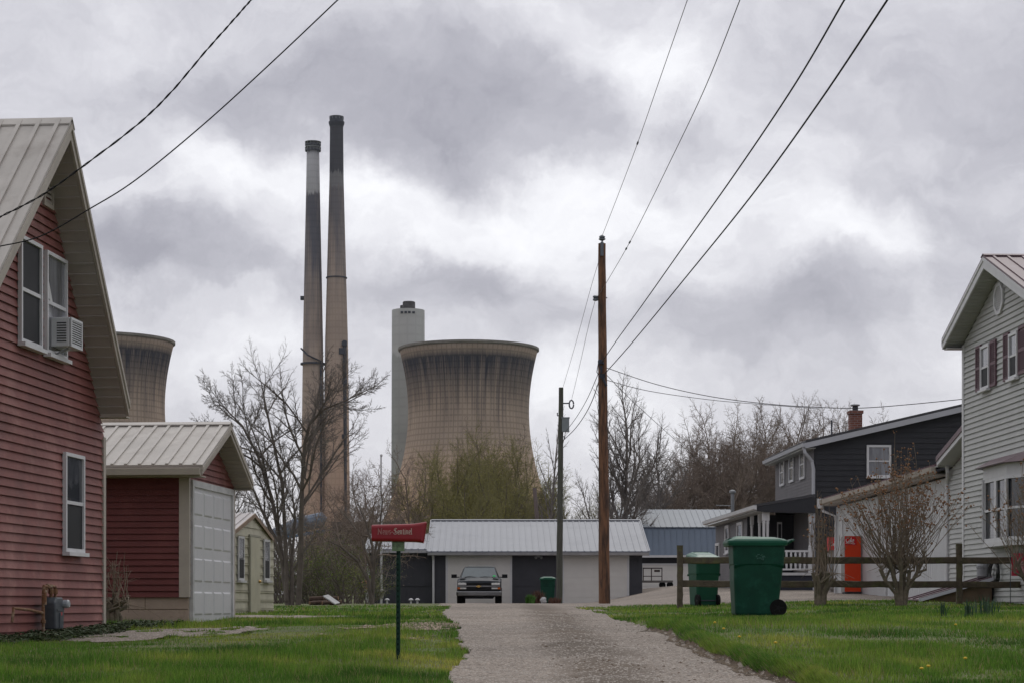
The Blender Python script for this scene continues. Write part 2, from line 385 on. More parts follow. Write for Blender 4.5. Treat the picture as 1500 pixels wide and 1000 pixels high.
def grid(xs, ds, name, m, fn=None, dz=0.0, **tags):
    XX, DD = np.meshgrid(xs, ds); Z = H(XX, DD) + dz
    V = np.stack([XX, DD, Z], -1).reshape(-1, 3); nx, nd = len(xs), len(ds)
    i = np.arange((nd - 1) * (nx - 1)); r, c = i // (nx - 1), i % (nx - 1); a = r * nx + c
    Fc = np.stack([a, a + 1, a + nx + 1, a + nx], -1)
    if name == 'ground':
        e_ = .1; k_ = gravel(XX, DD) | gravel(XX + e_, DD) | gravel(XX - e_, DD) | mask_bank(XX, DD) | mask_bank(XX - .07, DD) | mask_bank(XX + .1, DD); V[:, 2] -= .06 * (k_ & (DD > 6) & (DD < 130)).reshape(-1)
    if fn is not None:
        cx = (XX[:-1, :-1] + XX[1:, 1:]) / 2; cdd = (DD[:-1, :-1] + DD[1:, 1:]) / 2
        Fc = Fc[fn(cx, cdd).reshape(-1)]
        us = np.unique(Fc); mp = -np.ones(len(V), int); mp[us] = np.arange(len(us)); V = V[us]; Fc = mp[Fc]
    me = bpy.data.meshes.new(name); me.vertices.add(len(V)); me.vertices.foreach_set('co', V.astype(np.float32).ravel())
    me.loops.add(len(Fc) * 4); me.loops.foreach_set('vertex_index', Fc.astype(np.int32).ravel())
    me.polygons.add(len(Fc)); me.polygons.foreach_set('loop_start', np.arange(0, len(Fc) * 4, 4, dtype=np.int32))
    me.polygons.foreach_set('use_smooth', [True] * len(Fc))
    me.update(calc_edges=True); me.materials.append(m)
    o = bpy.data.objects.new(name, me); col.objects.link(o)
    for k, v in tags.items(): o[k] = v
    return o
def seq(*a):
    out = []
    for (x0, x1, n) in a: out += list(np.linspace(x0, x1, n, endpoint=False))
    return out + [a[-1][1]]

M_soil = mat('turf_soil', (.10, .11, .035), .95, .3, 2.5, .6, 30, c2=(.06, .10, .02), c2s=.5)
M_dirt = mat('brown_dirt', (.115, .082, .052), .95, .4, 6, .9, 40, c2=(.045, .032, .021), c2s=2.5)
def gravel_mat():
    M = bpy.data.materials.new('gravel'); M.use_nodes = True; nt = M.node_tree; N = nt.nodes; L = nt.links; b = N['Principled BSDF']
    b.inputs['Roughness'].default_value = .9
    g = N.new('ShaderNodeNewGeometry'); sx = N.new('ShaderNodeSeparateXYZ'); L.new(g.outputs['Position'], sx.inputs[0])
    v = N.new('ShaderNodeTexVoronoi'); v.inputs['Scale'].default_value = 38; L.new(g.outputs['Position'], v.inputs['Vector'])
    v2 = N.new('ShaderNodeTexVoronoi'); v2.inputs['Scale'].default_value = 95; L.new(g.outputs['Position'], v2.inputs['Vector'])
    bw = N.new('ShaderNodeRGBToBW'); L.new(v.outputs['Color'], bw.inputs[0])
    bw2 = N.new('ShaderNodeRGBToBW'); L.new(v2.outputs['Color'], bw2.inputs[0])
    ad = N.new('ShaderNodeMath'); ad.operation = 'ADD'; L.new(bw.outputs[0], ad.inputs[0]); L.new(bw2.outputs[0], ad.inputs[1])
    r = N.new('ShaderNodeValToRGB'); dv = N.new('ShaderNodeMath'); dv.operation = 'MULTIPLY'; dv.inputs[1].default_value = .5
    L.new(ad.outputs[0], dv.inputs[0]); L.new(dv.outputs[0], r.inputs[0])
    e = r.color_ramp.elements; e[0].position = .2; e[0].color = (.09, .070, .052, 1); e[1].position = .82; e[1].color = (.41, .355, .30, 1)
    k = e.new(.5); k.color = (.215, .176, .145, 1)
    # bands of trodden dirt: centre of the drive and its worn edge
    n = N.new('ShaderNodeTexNoise'); n.inputs['Scale'].default_value = .9; n.inputs['Detail'].default_value = 7; n.inputs['Roughness'].default_value = .7; L.new(g.outputs['Position'], n.inputs['Vector'])
    def mth(op, a, b_, c_=None):
        q = N.new('ShaderNodeMath'); q.operation = op
        for i, w in enumerate((a, b_, c_)):
            if w is None: continue
            if isinstance(w, (int, float)): q.inputs[i].default_value = w
            else: L.new(w, q.inputs[i])
        return q.outputs[0]
    ctr = mth('MULTIPLY_ADD', sx.outputs[1], -.012, 1.0)
    d = mth('ABSOLUTE', mth('SUBTRACT', sx.outputs[0], ctr), 0)
    d = mth('MULTIPLY_ADD', n.outputs['Fac'], 1.3, mth('MULTIPLY', d, 1.25))
    mr = N.new('ShaderNodeMapRange'); L.new(d, mr.inputs[0]); mr.inputs[1].default_value = .85; mr.inputs[2].default_value = 1.3; mr.inputs[3].default_value = 1; mr.inputs[4].default_value = .12
    far = N.new('ShaderNodeMapRange'); L.new(sx.outputs[1], far.inputs[0]); far.inputs[1].default_value = 30; far.inputs[2].default_value = 55; far.inputs[3].default_value = 1; far.inputs[4].default_value = .35
    mm = mth('MULTIPLY', mr.outputs[0], far.outputs[0])
    mx = N.new('ShaderNodeMixRGB'); L.new(mm, mx.inputs[0]); L.new(r.outputs[0], mx.inputs[1]); mx.inputs[2].default_value = (.105, .078, .054, 1)
    n5 = N.new('ShaderNodeTexNoise'); n5.inputs['Scale'].default_value = .35; n5.inputs['Detail'].default_value = 5; L.new(g.outputs['Position'], n5.inputs['Vector'])
    r5 = N.new('ShaderNodeMapRange'); L.new(n5.outputs['Fac'], r5.inputs[0]); r5.inputs[1].default_value = .35; r5.inputs[2].default_value = .65; r5.inputs[3].default_value = .8; r5.inputs[4].default_value = 1.12
    vs = N.new('ShaderNodeVectorMath'); vs.operation = 'SCALE'; L.new(mx.outputs[0], vs.inputs[0]); L.new(r5.outputs[0], vs.inputs['Scale'])
    L.new(vs.outputs[0], b.inputs['Base Color'])
    bp = N.new('ShaderNodeBump'); bp.inputs['Strength'].default_value = .5; bp.inputs['Distance'].default_value = .012
    L.new(dv.outputs[0], bp.inputs['Height']); L.new(bp.outputs[0], b.inputs['Normal'])
    return M
M_grav = gravel_mat()
grid(seq((-2400, -400, 10), (-400, -60, 18), (-60, -14, 46), (-14, 16, 200), (16, 60, 44), (60, 400, 18), (400, 2400, 10)),
     seq((-60, 4, 16), (4, 48, 300), (48, 130, 160), (130, 500, 40), (500, 2900, 24)), 'ground', M_soil, kind='structure')
def mask_drive(X, D): return gravel(X, D) & (D > 6)
grid(seq((-7, 8, 260)), seq((6, 13, 60), (13, 30, 380), (30, 50, 200)), 'gravel_drive', M_grav, lambda X, D: mask_drive(X, D) & ~((np.abs(X + 4.3) < 2.6) & (D < 30) & (X < -1.5)), .007, kind='structure')
grid(seq((-10, 16, 170)), seq((50, 118, 160)), 'gravel_yard', M_grav, mask_drive, .012, kind='structure')
grid(seq((-7, -1.5, 110)), seq((21, 30, 150)), 'gravel_patch', M_grav, mask_drive, .007, kind='structure')
grid(seq((8, 16, 60)), seq((38, 50, 60)), 'gravel_path', M_grav, mask_drive, .007, kind='structure')
grid(seq((1.2, 3.2, 90)), seq((8, 26, 300)), 'dirt_bank', M_dirt, mask_bank, .011, kind='structure')
grid(seq((-2.9, -.5, 80)), seq((21.5, 30, 160)), 'bare_dirt', M_dirt, lambda X, D: bare(X, D) & ~gravel(X, D), .010, kind='structure')

def nomask(X, D):
    k = gravel(X, D) | mask_bank(X, D)
    # footprints of the buildings
    k |= (X < -5.40 + .089 * (D - 26.85)) & (D < 26.85) & (D > 15)
    k |= (X < -5.3 + .089 * (D - 33)) & (D > 32.9) & (D < 37)
    k |= (X > 9.6) & (D > 44.5)
    return k
# grass blades, one sheet of leaves
def grass_mat():
    M = bpy.data.materials.new('grass'); M.use_nodes = True; nt = M.node_tree; N = nt.nodes; L = nt.links; b = N['Principled BSDF']
    b.inputs['Roughness'].default_value = .65; b.inputs['Specular IOR Level'].default_value = .25
    g = N.new('ShaderNodeNewGeometry')
    n = N.new('ShaderNodeTexNoise'); n.inputs['Scale'].default_value = .55; n.inputs['Detail'].default_value = 6; n.inputs['Roughness'].default_value = .6; L.new(g.outputs['Position'], n.inputs['Vector'])
    r = N.new('ShaderNodeValToRGB'); L.new(n.outputs['Fac'], r.inputs[0]); e = r.color_ramp.elements
    e[0].position = .34; e[0].color = (.042, .105, .014, 1); e[1].position = .70; e[1].color = (.40, .39, .085, 1); k = e.new(.48); k.color = (.100, .205, .026, 1); k = e.new(.58); k.color = (.19, .275, .042, 1)
    ri = N.new('ShaderNodeMapRange'); L.new(g.outputs['Random Per Island'], ri.inputs[0]); ri.inputs[3].default_value = .6; ri.inputs[4].default_value = 1.5
    v = N.new('ShaderNodeVectorMath'); v.operation = 'SCALE'; L.new(r.outputs[0], v.inputs[0]); L.new(ri.outputs[0], v.inputs['Scale'])
    gt = N.new('ShaderNodeMath'); gt.operation = 'GREATER_THAN'; gt.inputs[1].default_value = .93; fr_ = N.new('ShaderNodeMath'); fr_.operation = 'FRACT'; ml = N.new('ShaderNodeMath'); ml.operation = 'MULTIPLY'; ml.inputs[1].default_value = 7.31; L.new(g.outputs['Random Per Island'], ml.inputs[0]); L.new(ml.outputs[0], fr_.inputs[0]); L.new(fr_.outputs[0], gt.inputs[0])
    dm = N.new('ShaderNodeMixRGB'); L.new(gt.outputs[0], dm.inputs[0]); L.new(v.outputs[0], dm.inputs[1]); dm.inputs[2].default_value = (.30, .24, .12, 1); v = dm
    L.new(v.outputs[0], b.inputs['Base Color'])
    tr = N.new('ShaderNodeBsdfTranslucent'); L.new(v.outputs[0], tr.inputs[0]); mx = N.new('ShaderNodeMixShader'); mx.inputs[0].default_value = .35
    L.new(b.outputs[0], mx.inputs[1]); L.new(tr.outputs[0], mx.inputs[2]); L.new(mx.outputs[0], N['Material Output'].inputs[0])
    return M
M_grass = grass_mat()
def tri_mesh(name, V, m, **tags):
    """V: (n, 3, 3) loose triangles"""
    n = len(V); me = bpy.data.meshes.new(name); me.vertices.add(n * 3); me.vertices.foreach_set('co', V.astype(np.float32).ravel())
    me.loops.add(n * 3); me.loops.foreach_set('vertex_index', np.arange(n * 3, dtype=np.int32)); me.polygons.add(n)
    me.polygons.foreach_set('loop_start', np.arange(0, n * 3, 3, dtype=np.int32)); me.update(calc_edges=True); me.materials.append(m)
    o = bpy.data.objects.new(name, me); col.objects.link(o)
    for k, v in tags.items(): o[k] = v
    return o
def blades(name, n, D0, D1, hgt, wid, seed, dens_pow=1.0, **tags):
    q = np.random.RandomState(seed)
    D = 1 / (1 / D1 + (1 / D0 - 1 / D1) * q.rand(n) ** dens_pow)
    half = D * .30 + .9; X = (q.rand(n) * 2 - 1) * half
    keep = (~nomask(X, D)) & ~(bare(X, D) & (q.rand(n) < .62)) & (q.rand(n) < .55 + .9 * (fbm(X * 1.1, D * 1.1) + .4))
    X, D = X[keep], D[keep]; n = len(X); Z = H(X, D)
    tall = hgt * (.35 + 1.15 * np.clip(fbm(X * 1.1 + 20, D * .9) + .5, 0, 1.3)) * (.6 + .8 * q.rand(n))
    edge = np.clip(np.abs(X - interp(D, LE)) / .7, .6, 1) * np.clip(np.abs(X - interp(D, RE)) / .6, .5, 1); pch = np.clip(2.2 - 1.6 * np.hypot((X + 3.9) / 2.2, (D - 23.4) / 3.4), 0, 1) * (X < -1.6); tall = tall * edge * np.where(X > 2, .8, 1.) * (1 - .55 * pch)
    a = q.rand(n) * 6.283; w = wid * (.6 + .8 * q.rand(n)) * np.maximum(1, D / 22)
    dx, dy = np.cos(a) * w, np.sin(a) * w; lean = q.rand(n) * .7 * tall; b = q.rand(n) * 6.283
    V = np.empty((n, 3, 3)); V[:, 0] = np.stack([X - dx, D - dy, Z - .01], -1); V[:, 1] = np.stack([X + dx, D + dy, Z - .01], -1)
    V[:, 2] = np.stack([X + np.cos(b) * lean, D + np.sin(b) * lean, Z + tall], -1)
    return V
def verge(n, seed):
    q = np.random.RandomState(seed); D = 1 / (1 / 26 + (1 / 14 - 1 / 26) * q.rand(n)); X = interp(D, RE) + .16 * fbm(D * .7, D * 0) + .04 + .22 * q.rand(n); Z = H(X, D)
    a = q.rand(n) * 6.283; w = .004; L_ = .05 + .06 * q.rand(n); b = 3.14 + q.randn(n) * .9; le = L_ * (.3 + .7 * q.rand(n)); V = np.empty((n, 3, 3))
    V[:, 0] = np.stack([X - np.cos(a) * w, D - np.sin(a) * w, Z - .01], -1); V[:, 1] = np.stack([X + np.cos(a) * w, D + np.sin(a) * w, Z - .01], -1); V[:, 2] = np.stack([X + np.cos(b) * le, D + np.sin(b) * le, Z + L_ * .7], -1); return V
GV = np.concatenate([verge(16000, 5), blades('g', 360000, 13.5, 30, .075, .0042, 1), blades('g', 160000, 28, 60, .055, .006, 2)])
# lawn left of the far garage
tri_mesh('grass', GV, M_grass, kind='stuff')
# loose stones and clods on the drive
def stones(name, n, m, r0, r1, seed, fn, D0=14, D1=34, **tags):
    q = random.Random(seed); mb = MB(); k = 0
    while k < n:
        D = 1 / (1 / D1 + (1 / D0 - 1 / D1) * q.random()); X = q.uniform(-6.5, 5)
        if not fn(X, D): continue
        k += 1; r = q.uniform(r0, r1); z = HZ(X, D) + .006
        vs = [(X + r * q.uniform(.6, 1.2) * a, D + r * q.uniform(.6, 1.2) * b, z + r * .7 * q.uniform(.5, 1) * c) for a, b, c in ((1, 0, .2), (0, 1, .2), (-1, 0, .2), (0, -1, .2), (.1, .1, 1))]
        mb.add(vs, ((0, 1, 4), (1, 2, 4), (2, 3, 4), (3, 0, 4)))
    return mb.build(name, m, **tags)
M_stone = mat('pale_stone', (.36, .32, .28), .9, .45, 25)
stones('gravel_stones', 12000, M_stone, .006, .016, 4, lambda X, D: bool(gravel(X, D)), kind='stuff')
M_clod = mat('dark_clod', (.10, .065, .04), .95, .4, 20)
stones('dirt_clods', 260, M_clod, .006, .022, 5, lambda X, D: bool(gravel(X, D)) and X > .3 and fbm(X * 1.5, D * 1.5) > .0, kind='stuff')
stones('bank_crumbs', 2600, M_dirt, .006, .022, 6, lambda X, D: bool(mask_bank(X, D)), 13, 25, kind='stuff')
# dead leaves and chips on the bare patch
M_chip = mat('pale_chips', (.34, .27, .20), .95, .4, 20)
stones('leaf_litter', 900, M_chip, .010, .03, 8, lambda X, D: bool(bare(X, D)) and not bool(gravel(X, D)), 21.5, 30, kind='stuff')

# ------------------------------------------------------------ power station
def concrete(name, base, stain, ribs, lifts, stain_z, top, lowc=None, grid_amt=.35, streak=26.0, bands=()):
    """weathered concrete shell: soot streaks run down from the rim, joints hold dirt; heights in metres"""
    M = bpy.data.materials.new(name); M.use_nodes = True; nt = M.node_tree; N = nt.nodes; L = nt.links; b = N['Principled BSDF']; b.inputs['Roughness'].default_value = .95
    b.inputs['Specular IOR Level'].default_value = .15
    tc = N.new('ShaderNodeTexCoord'); sx = N.new('ShaderNodeSeparateXYZ'); L.new(tc.outputs['Object'], sx.inputs[0])
    def m(op, a, b_=None, c_=None, cl=False):
        q = N.new('ShaderNodeMath'); q.operation = op; q.use_clamp = cl
        for i, w in enumerate((a, b_, c_)):
            if w is None: continue
            if isinstance(w, (int, float)): q.inputs[i].default_value = w
            else: L.new(w, q.inputs[i])
        return q.outputs[0]
    def mr(x, a, b_, c_, d, cl=True):
        q = N.new('ShaderNodeMapRange'); q.clamp = cl; L.new(x, q.inputs[0])
        for i, w in enumerate((a, b_, c_, d)): q.inputs[i + 1].default_value = w
        return q.outputs[0]
    ang = m('ARCTAN2', sx.outputs[1], sx.outputs[0]); z = sx.outputs[2]
    cb = N.new('ShaderNodeCombineXYZ'); L.new(m('MULTIPLY', ang, streak), cb.inputs[0]); L.new(m('MULTIPLY', z, .02), cb.inputs[1])
    n1 = N.new('ShaderNodeTexNoise'); n1.inputs['Scale'].default_value = 1; n1.inputs['Detail'].default_value = 5; n1.inputs['Roughness'].default_value = .7; L.new(cb.outputs[0], n1.inputs['Vector'])
    cb2 = N.new('ShaderNodeCombineXYZ'); L.new(m('MULTIPLY', ang, streak * .25), cb2.inputs[0]); L.new(m('MULTIPLY', z, .03), cb2.inputs[1])
    n2 = N.new('ShaderNodeTexNoise'); n2.inputs['Scale'].default_value = 1; n2.inputs['Detail'].default_value = 4; L.new(cb2.outputs[0], n2.inputs['Vector'])
    # stained amount
    up = mr(z, stain_z[0], stain_z[1], 0, 1)
    a = m('ADD', m('MULTIPLY', m('SUBTRACT', n1.outputs['Fac'], .5), 1.5), m('MULTIPLY', m('SUBTRACT', n2.outputs['Fac'], .5), 1.1))
    st = mr(m('ADD', up, a), .25, 1.0, 0, 1)
    cap = mr(m('ADD', z, m('MULTIPLY', a, 3.0)), top - 5.5, top - 2.2, 1, .15)
    st = m('MULTIPLY', st, cap)
    gr = N.new('ShaderNodeMixRGB'); L.new(mr(z, stain_z[0] - 35, stain_z[0], 0, 1), gr.inputs[0])
    gr.inputs[1].default_value = (*(lowc or base), 1); gr.inputs[2].default_value = (*base, 1); cur = gr.outputs[0]
    mx = N.new('ShaderNodeMixRGB'); L.new(st, mx.inputs[0]); L.new(cur, mx.inputs[1]); mx.inputs[2].default_value = (*stain, 1)
    cur = mx.outputs[0]
    for (z0, z1, c_) in bands:
        f = m('MULTIPLY', mr(m('ADD', z, m('MULTIPLY', a, 9.0)), z0 - 1, z0, 0, 1), mr(m('ADD', z, m('MULTIPLY', a, 9.0)), z1 - 1, z1, 1, 0))
        x = N.new('ShaderNodeMixRGB'); L.new(m('MULTIPLY', f, .85), x.inputs[0]); L.new(cur, x.inputs[1]); x.inputs[2].default_value = (*c_, 1); cur = x.outputs[0]
    f1 = m('FRACT', m('MULTIPLY', ang, ribs / 6.28318)); l1 = mr(m('ABSOLUTE', m('SUBTRACT', f1, .5)), .34, .46, 0, 1)
    f2 = m('FRACT', m('DIVIDE', z, lifts)); l2 = mr(m('ABSOLUTE', m('SUBTRACT', f2, .5)), .30, .46, 0, 1)
    ln = m('MULTIPLY', m('MAXIMUM', l1, l2), grid_amt)
    n4 = N.new('ShaderNodeTexNoise'); n4.inputs['Scale'].default_value = .05; n4.inputs['Detail'].default_value = 8; L.new(tc.outputs['Object'], n4.inputs['Vector'])
    sc = m('MULTIPLY', m('SUBTRACT', 1, ln), mr(n4.outputs['Fac'], .3, .7, .86, 1.12))
    v = N.new('ShaderNodeVectorMath'); v.operation = 'SCALE'; L.new(cur, v.inputs[0]); L.new(sc, v.inputs['Scale']); L.new(v.outputs[0], b.inputs['Base Color'])
    return M
def cooling_tower(px, s, label, rz):
    X, D = (px - 750) / s, F / s
    t = thing('cooling_tower', label, 'cooling tower', (X, D, CZ), rz, 'cooling towers of the power station')
    zt, b_, rt, top = 87.0, 50.2, 27.4, 114.6
    prof = []
    for i in range(61):
        z = -2 + (top + 2) * i / 60; prof.append((rt * math.sqrt(1 + ((z - zt) / b_) ** 2), z))
    inner = [(r - .5, z) for r, z in reversed(prof)]
    rim = [(prof[-1][0] + .7, top), (prof[-1][0] + .7, top + 1.0), (prof[-1][0] - .6, top + 1.0)]
    MB().lathe(prof + inner[:20], 120, caps=False).build('shell', M_ct, t, smooth=True)
    MB().lathe([(prof[-1][0] + .1, top - .4)] + rim + [(prof[-1][0] - .6, top - .4)], 120, caps=False).build('rim', M_rim, t)
    return t
M_ct = concrete('stained_concrete', (.42, .33, .26), (.045, .046, .06), 84, 2.6, (72, 110), 114.6, lowc=(.70, .48, .33), grid_amt=.27, streak=52)
M_rim = mat('rim_concrete', (.21, .195, .175), .9, .3, .2)
cooling_tower(686.5, 3.23, 'wide brown cooling tower in front of the pale stack, black streaks under its rim', 0)
cooling_tower(149, 3.33, 'soot-streaked concrete cooling tower half hidden behind the red house', 1.3)

def stack(px0, s, pts, label, m, n=40):
    """pts: (row, left, right) outline in the picture"""
    D = F / s; t = thing('smokestack', label, 'smokestack', ((px0 - 750) / s, D, CZ), 0)
    prof = [((r - l) / 2 / s, (HY - y) / s) for y, l, r in pts]
    MB().lathe(prof, n).build('shaft', m, t, smooth=True)
    return t, prof
M_s1 = concrete('stack_concrete', (.42, .34, .28), (.12, .12, .14), 20, 3.0, (95, 175), 400, lowc=(.52, .39, .305), grid_amt=.10, streak=3, bands=((197, 218, (.46, .46, .46)),))
M_s2 = concrete('tall_stack_concrete', (.42, .335, .275), (.16, .15, .16), 20, 3.0, (120, 190), 400, lowc=(.52, .39, .305), grid_amt=.10, streak=3, bands=((206, 240, (.06, .063, .075)), (200, 207, (.22, .22, .225))))
M_steel = mat('dark_steel', (.035, .04, .055), .7, .2, 1)
M_steelL = mat('galvanised_steel', (.22, .23, .24), .6, .2, 1)
s = 3.05
t, pf = stack(458.5, s, [(890, 434, 474), (750, 437, 472), (620, 439.5, 472), (496, 442.3, 471.5), (400, 445, 470.5), (285, 449, 469.5), (222, 450.2, 468.6)],
    'left and shorter of the two tall brown smokestacks, white painted upper band', M_s1)
def zz(y): return (HY - y) / s
for y, rr in ((222, 11.6), (214, 11.6)): MB().lathe([(rr / s - .5, zz(y)), (rr / s, zz(y)), (rr / s, zz(y) + .7), (rr / s - .5, zz(y) + .7)], 28).build('gallery', M_steel, t)
MB().lathe([(9 / s, zz(221)), (10.4 / s, zz(213)), (9 / s, zz(211.5))], 28).build('crown', mat('stack_crown', (.16, .17, .18), .8, .3, .4), t)
m = MB()
for k in range(14):
    a = k * 6.283 / 14
    for y in (214, 222): m.box((11.4 / s * math.cos(a), 11.4 / s * math.sin(a), zz(y) + 1.0), (.2, .2, 1.6))
for y in (214, 222): m.lathe([(11.5 / s - .12, zz(y) + 1.7), (11.5 / s + .12, zz(y) + 1.7), (11.5 / s + .12, zz(y) + 1.9), (11.5 / s - .12, zz(y) + 1.9)], 28)
m.build('railing', M_steelL, t)
m = MB(); m.lathe([(16.5 / s, zz(534)), (18.5 / s, zz(534)), (18.5 / s, zz(531.5)), (16.5 / s, zz(531.5))], 28); m.build('gallery', M_steel, t)
m = MB(); m.tube([(-16.5 / s, -3.5, zz(511)), (-6 / s, -6.2, zz(522)), (14 / s, -5.2, zz(531))], .45, 4); m.build('stair', M_steel, t)
m = MB(); m.tube([(13 / s, -4, zz(760)), (13 / s, -4, zz(530))], .55, 4); m.build('ladder', M_steel, t)
m = MB(); m.box((-15.8 / s, 0, zz(437)), (1.6, 2, 1.8)); m.build('platform', M_steel, t)
t, pf = stack(493, s, [(890, 471, 514.5), (750, 473, 512.5), (620, 474.5, 511), (496, 476.3, 509.6), (408, 479, 507.5), (262, 483.8, 504.6), (190, 484.3, 503.8), (178, 484.3, 503.8)],
    'tallest brown smokestack of the power station, its top end black', M_s2)
MB().lathe([(10 / s, zz(186)), (11.6 / s, zz(181)), (11.6 / s, zz(179)), (10.2 / s, zz(178)), (10.4 / s, zz(172.5)), (9 / s, zz(172))], 28).build('crown', M_steel, t)
m = MB()
for k in range(12):
    a = k * 6.283 / 12; m.box((10.2 / s * math.cos(a), 10.2 / s * math.sin(a), zz(174) + .1), (.2, .2, 1.4))
m.lathe([(10.2 / s - .12, zz(174) + .7), (10.2 / s + .12, zz(174) + .7), (10.2 / s + .12, zz(174) + .9), (10.2 / s - .12, zz(174) + .9)], 28)
m.build('railing', M_steelL, t)
m = MB(); m.lathe([(15 / s, zz(408)), (15.6 / s, zz(408)), (15.6 / s, zz(406.5)), (15 / s, zz(406.5))], 28); m.build('gallery', M_steel, t)
m = MB(); m.tube([(13.5 / s, -4.2, zz(760)), (12.8 / s, -4.0, zz(500))], .95, 5)
for y in (505, 560, 640, 730): m.box((12.8 / s, -4.6, zz(y)), (2.4, 1.6, 2.2))
m.build('ladder', M_steel, t)
m = MB(); m.box((9.5 / s, -4.6, zz(516)), (3, 2, 3)); m.build('platform', M_steel, t)
s = 2.9; D = F / s
M_ws = concrete('pale_stack_concrete', (.52, .53, .52), (.4, .4, .4), 12, 4.5, (100, 300), 500, lowc=(.36, .38, .365), grid_amt=.06, streak=3, bands=((0, 126, (.33, .345, .335)),))
t = thing('smokestack', 'thick pale grey smokestack behind the cooling tower, two dark flues on top', 'smokestack', ((598 - 750) / s, D, CZ), 0)
MB().lathe([(25.5 / s, 0), (24.8 / s, 60), (24 / s, zz(455)), (23 / s, zz(455))], 48).build('shaft', M_ws, t, smooth=False)
zt = (HY - 455) / s
m = MB(); m.lathe([(9.2 / s, zt - 1), (9.2 / s, zt + 4.0), (8.4 / s, zt + 4.4)], 20, (1.0 / s, 0, 0)); m.build('flue', mat('flue_dark', (.06, .055, .055), .8, .3, .6), t)
m = MB(); m.lathe([(5 / s, zt - 1), (5 / s, zt + 2.8), (4.4 / s, zt + 3.0)], 16, (-7.5 / s, 3, 0)); m.build('flue', MATS['flue_dark'], t)
for a in (-.34, -.1, .12, .38):
    MB().box((24 / s * math.sin(a), -24 / s * math.cos(a) - .05, zt - 2.1), (1.3, .5, 1.1)).build('opening', M_steel, t)
# conveyor gallery low between the trees
t = thing('conveyor_gallery', 'grey and blue conveyor gallery of the power station seen through bare trees', 'plant building', ((437 - 750) / 4.0, F / 4.0, CZ), 0)
m = MB(); m.tube([(-11, 0, 24), (0, 0, 29), (9, 0, 31), (10, 0, 30.5)], [2.6, 2.8, 2.8, 1.2], 12); m.build('gallery', mat('gallery_grey', (.12, .15, .2), .6, .2, .5), t)
m = MB(); m.slab((-8, -3, 23), (10, -3, 26.4), (10, -3, 27.4), (-8, -3, 24), (0, .6, 0)); m.build('girder', mat('gallery_blue', (.04, .13, .27), .5, .2, .5), t)
m = MB()
for x in (-9, -3, 3, 8): m.box((x, 0, 12), (.7, .7, 28 + x * .5))
m.build('trestle', M_steel, t)
t = thing('boiler_house', 'low dark plant building beyond the woods, right of the stacks', 'plant building', ((540 - 750) / 3.6, F / 3.6, CZ), 0)
m = MB(); m.bb(-14, 14, -8, 8, -2, 32); m.build('hall', mat('plant_brown', (.07, .06, .06), .8, .25, .3), t)
m = MB(); m.bb(-14.5, 14.5, -8.5, 8.5, 32, 33.2); m.build('roof', M_steel, t)
# ------------------------------------------------------------ houses
def vinyl(name, c, var=.1, c2=None, bump=.15):
    return mat(name, c, .62, var, 1.6, bump, 60, c2=c2, c2s=.9, spec=.3, stretch=(1, 1, 1))
M_redsid = vinyl('red_siding', (.205, .076, .066), .22, (.31, .145, .128))
M_redsid_shade = vinyl('shaded_red_siding', (.125, .032, .029), .14, (.155, .045, .04))  # same red siding, shade of the camera-facing garage wall put into its colour
M_tan = mat('tan_trim', (.40, .36, .31), .6, .12, 2, spec=.3)
M_beigeroof = mat('beige_metal_roof', (.42, .39, .355), .5, .12, 1.5, c2=(.31, .28, .25), c2s=1.6, c2t=(.5, .72))
M_white = mat('white_trim', (.58, .58, .585), .5, .08, 3)
M_whitedirty = mat('weathered_white_trim', (.50, .50, .50), .6, .18, 4, c2=(.28, .29, .28), c2s=5, c2t=(.6, .72))
M_soffit = mat('tan_soffit', (.36, .33, .30), .6, .1, 2)
M_gsoffit = mat('grey_soffit', (.40, .41, .39), .6, .1, 2)
M_glass = mat('dark_glass', (.02, .022, .026), .05, .3, 1, .12, 2.5, spec=.7)
M_glassg = mat('grey_glass', (.05, .055, .065), .06, .4, 1.6, .12, 2.5, spec=.8)
M_screen = mat('screen_mesh', (.022, .023, .026), .6, .15, 3, spec=.25)
M_curtain = mat('curtain_glass', (.17, .175, .19), .1, .6, 3.5, .1, 2.5, spec=.8, stretch=(1, 1, .15))

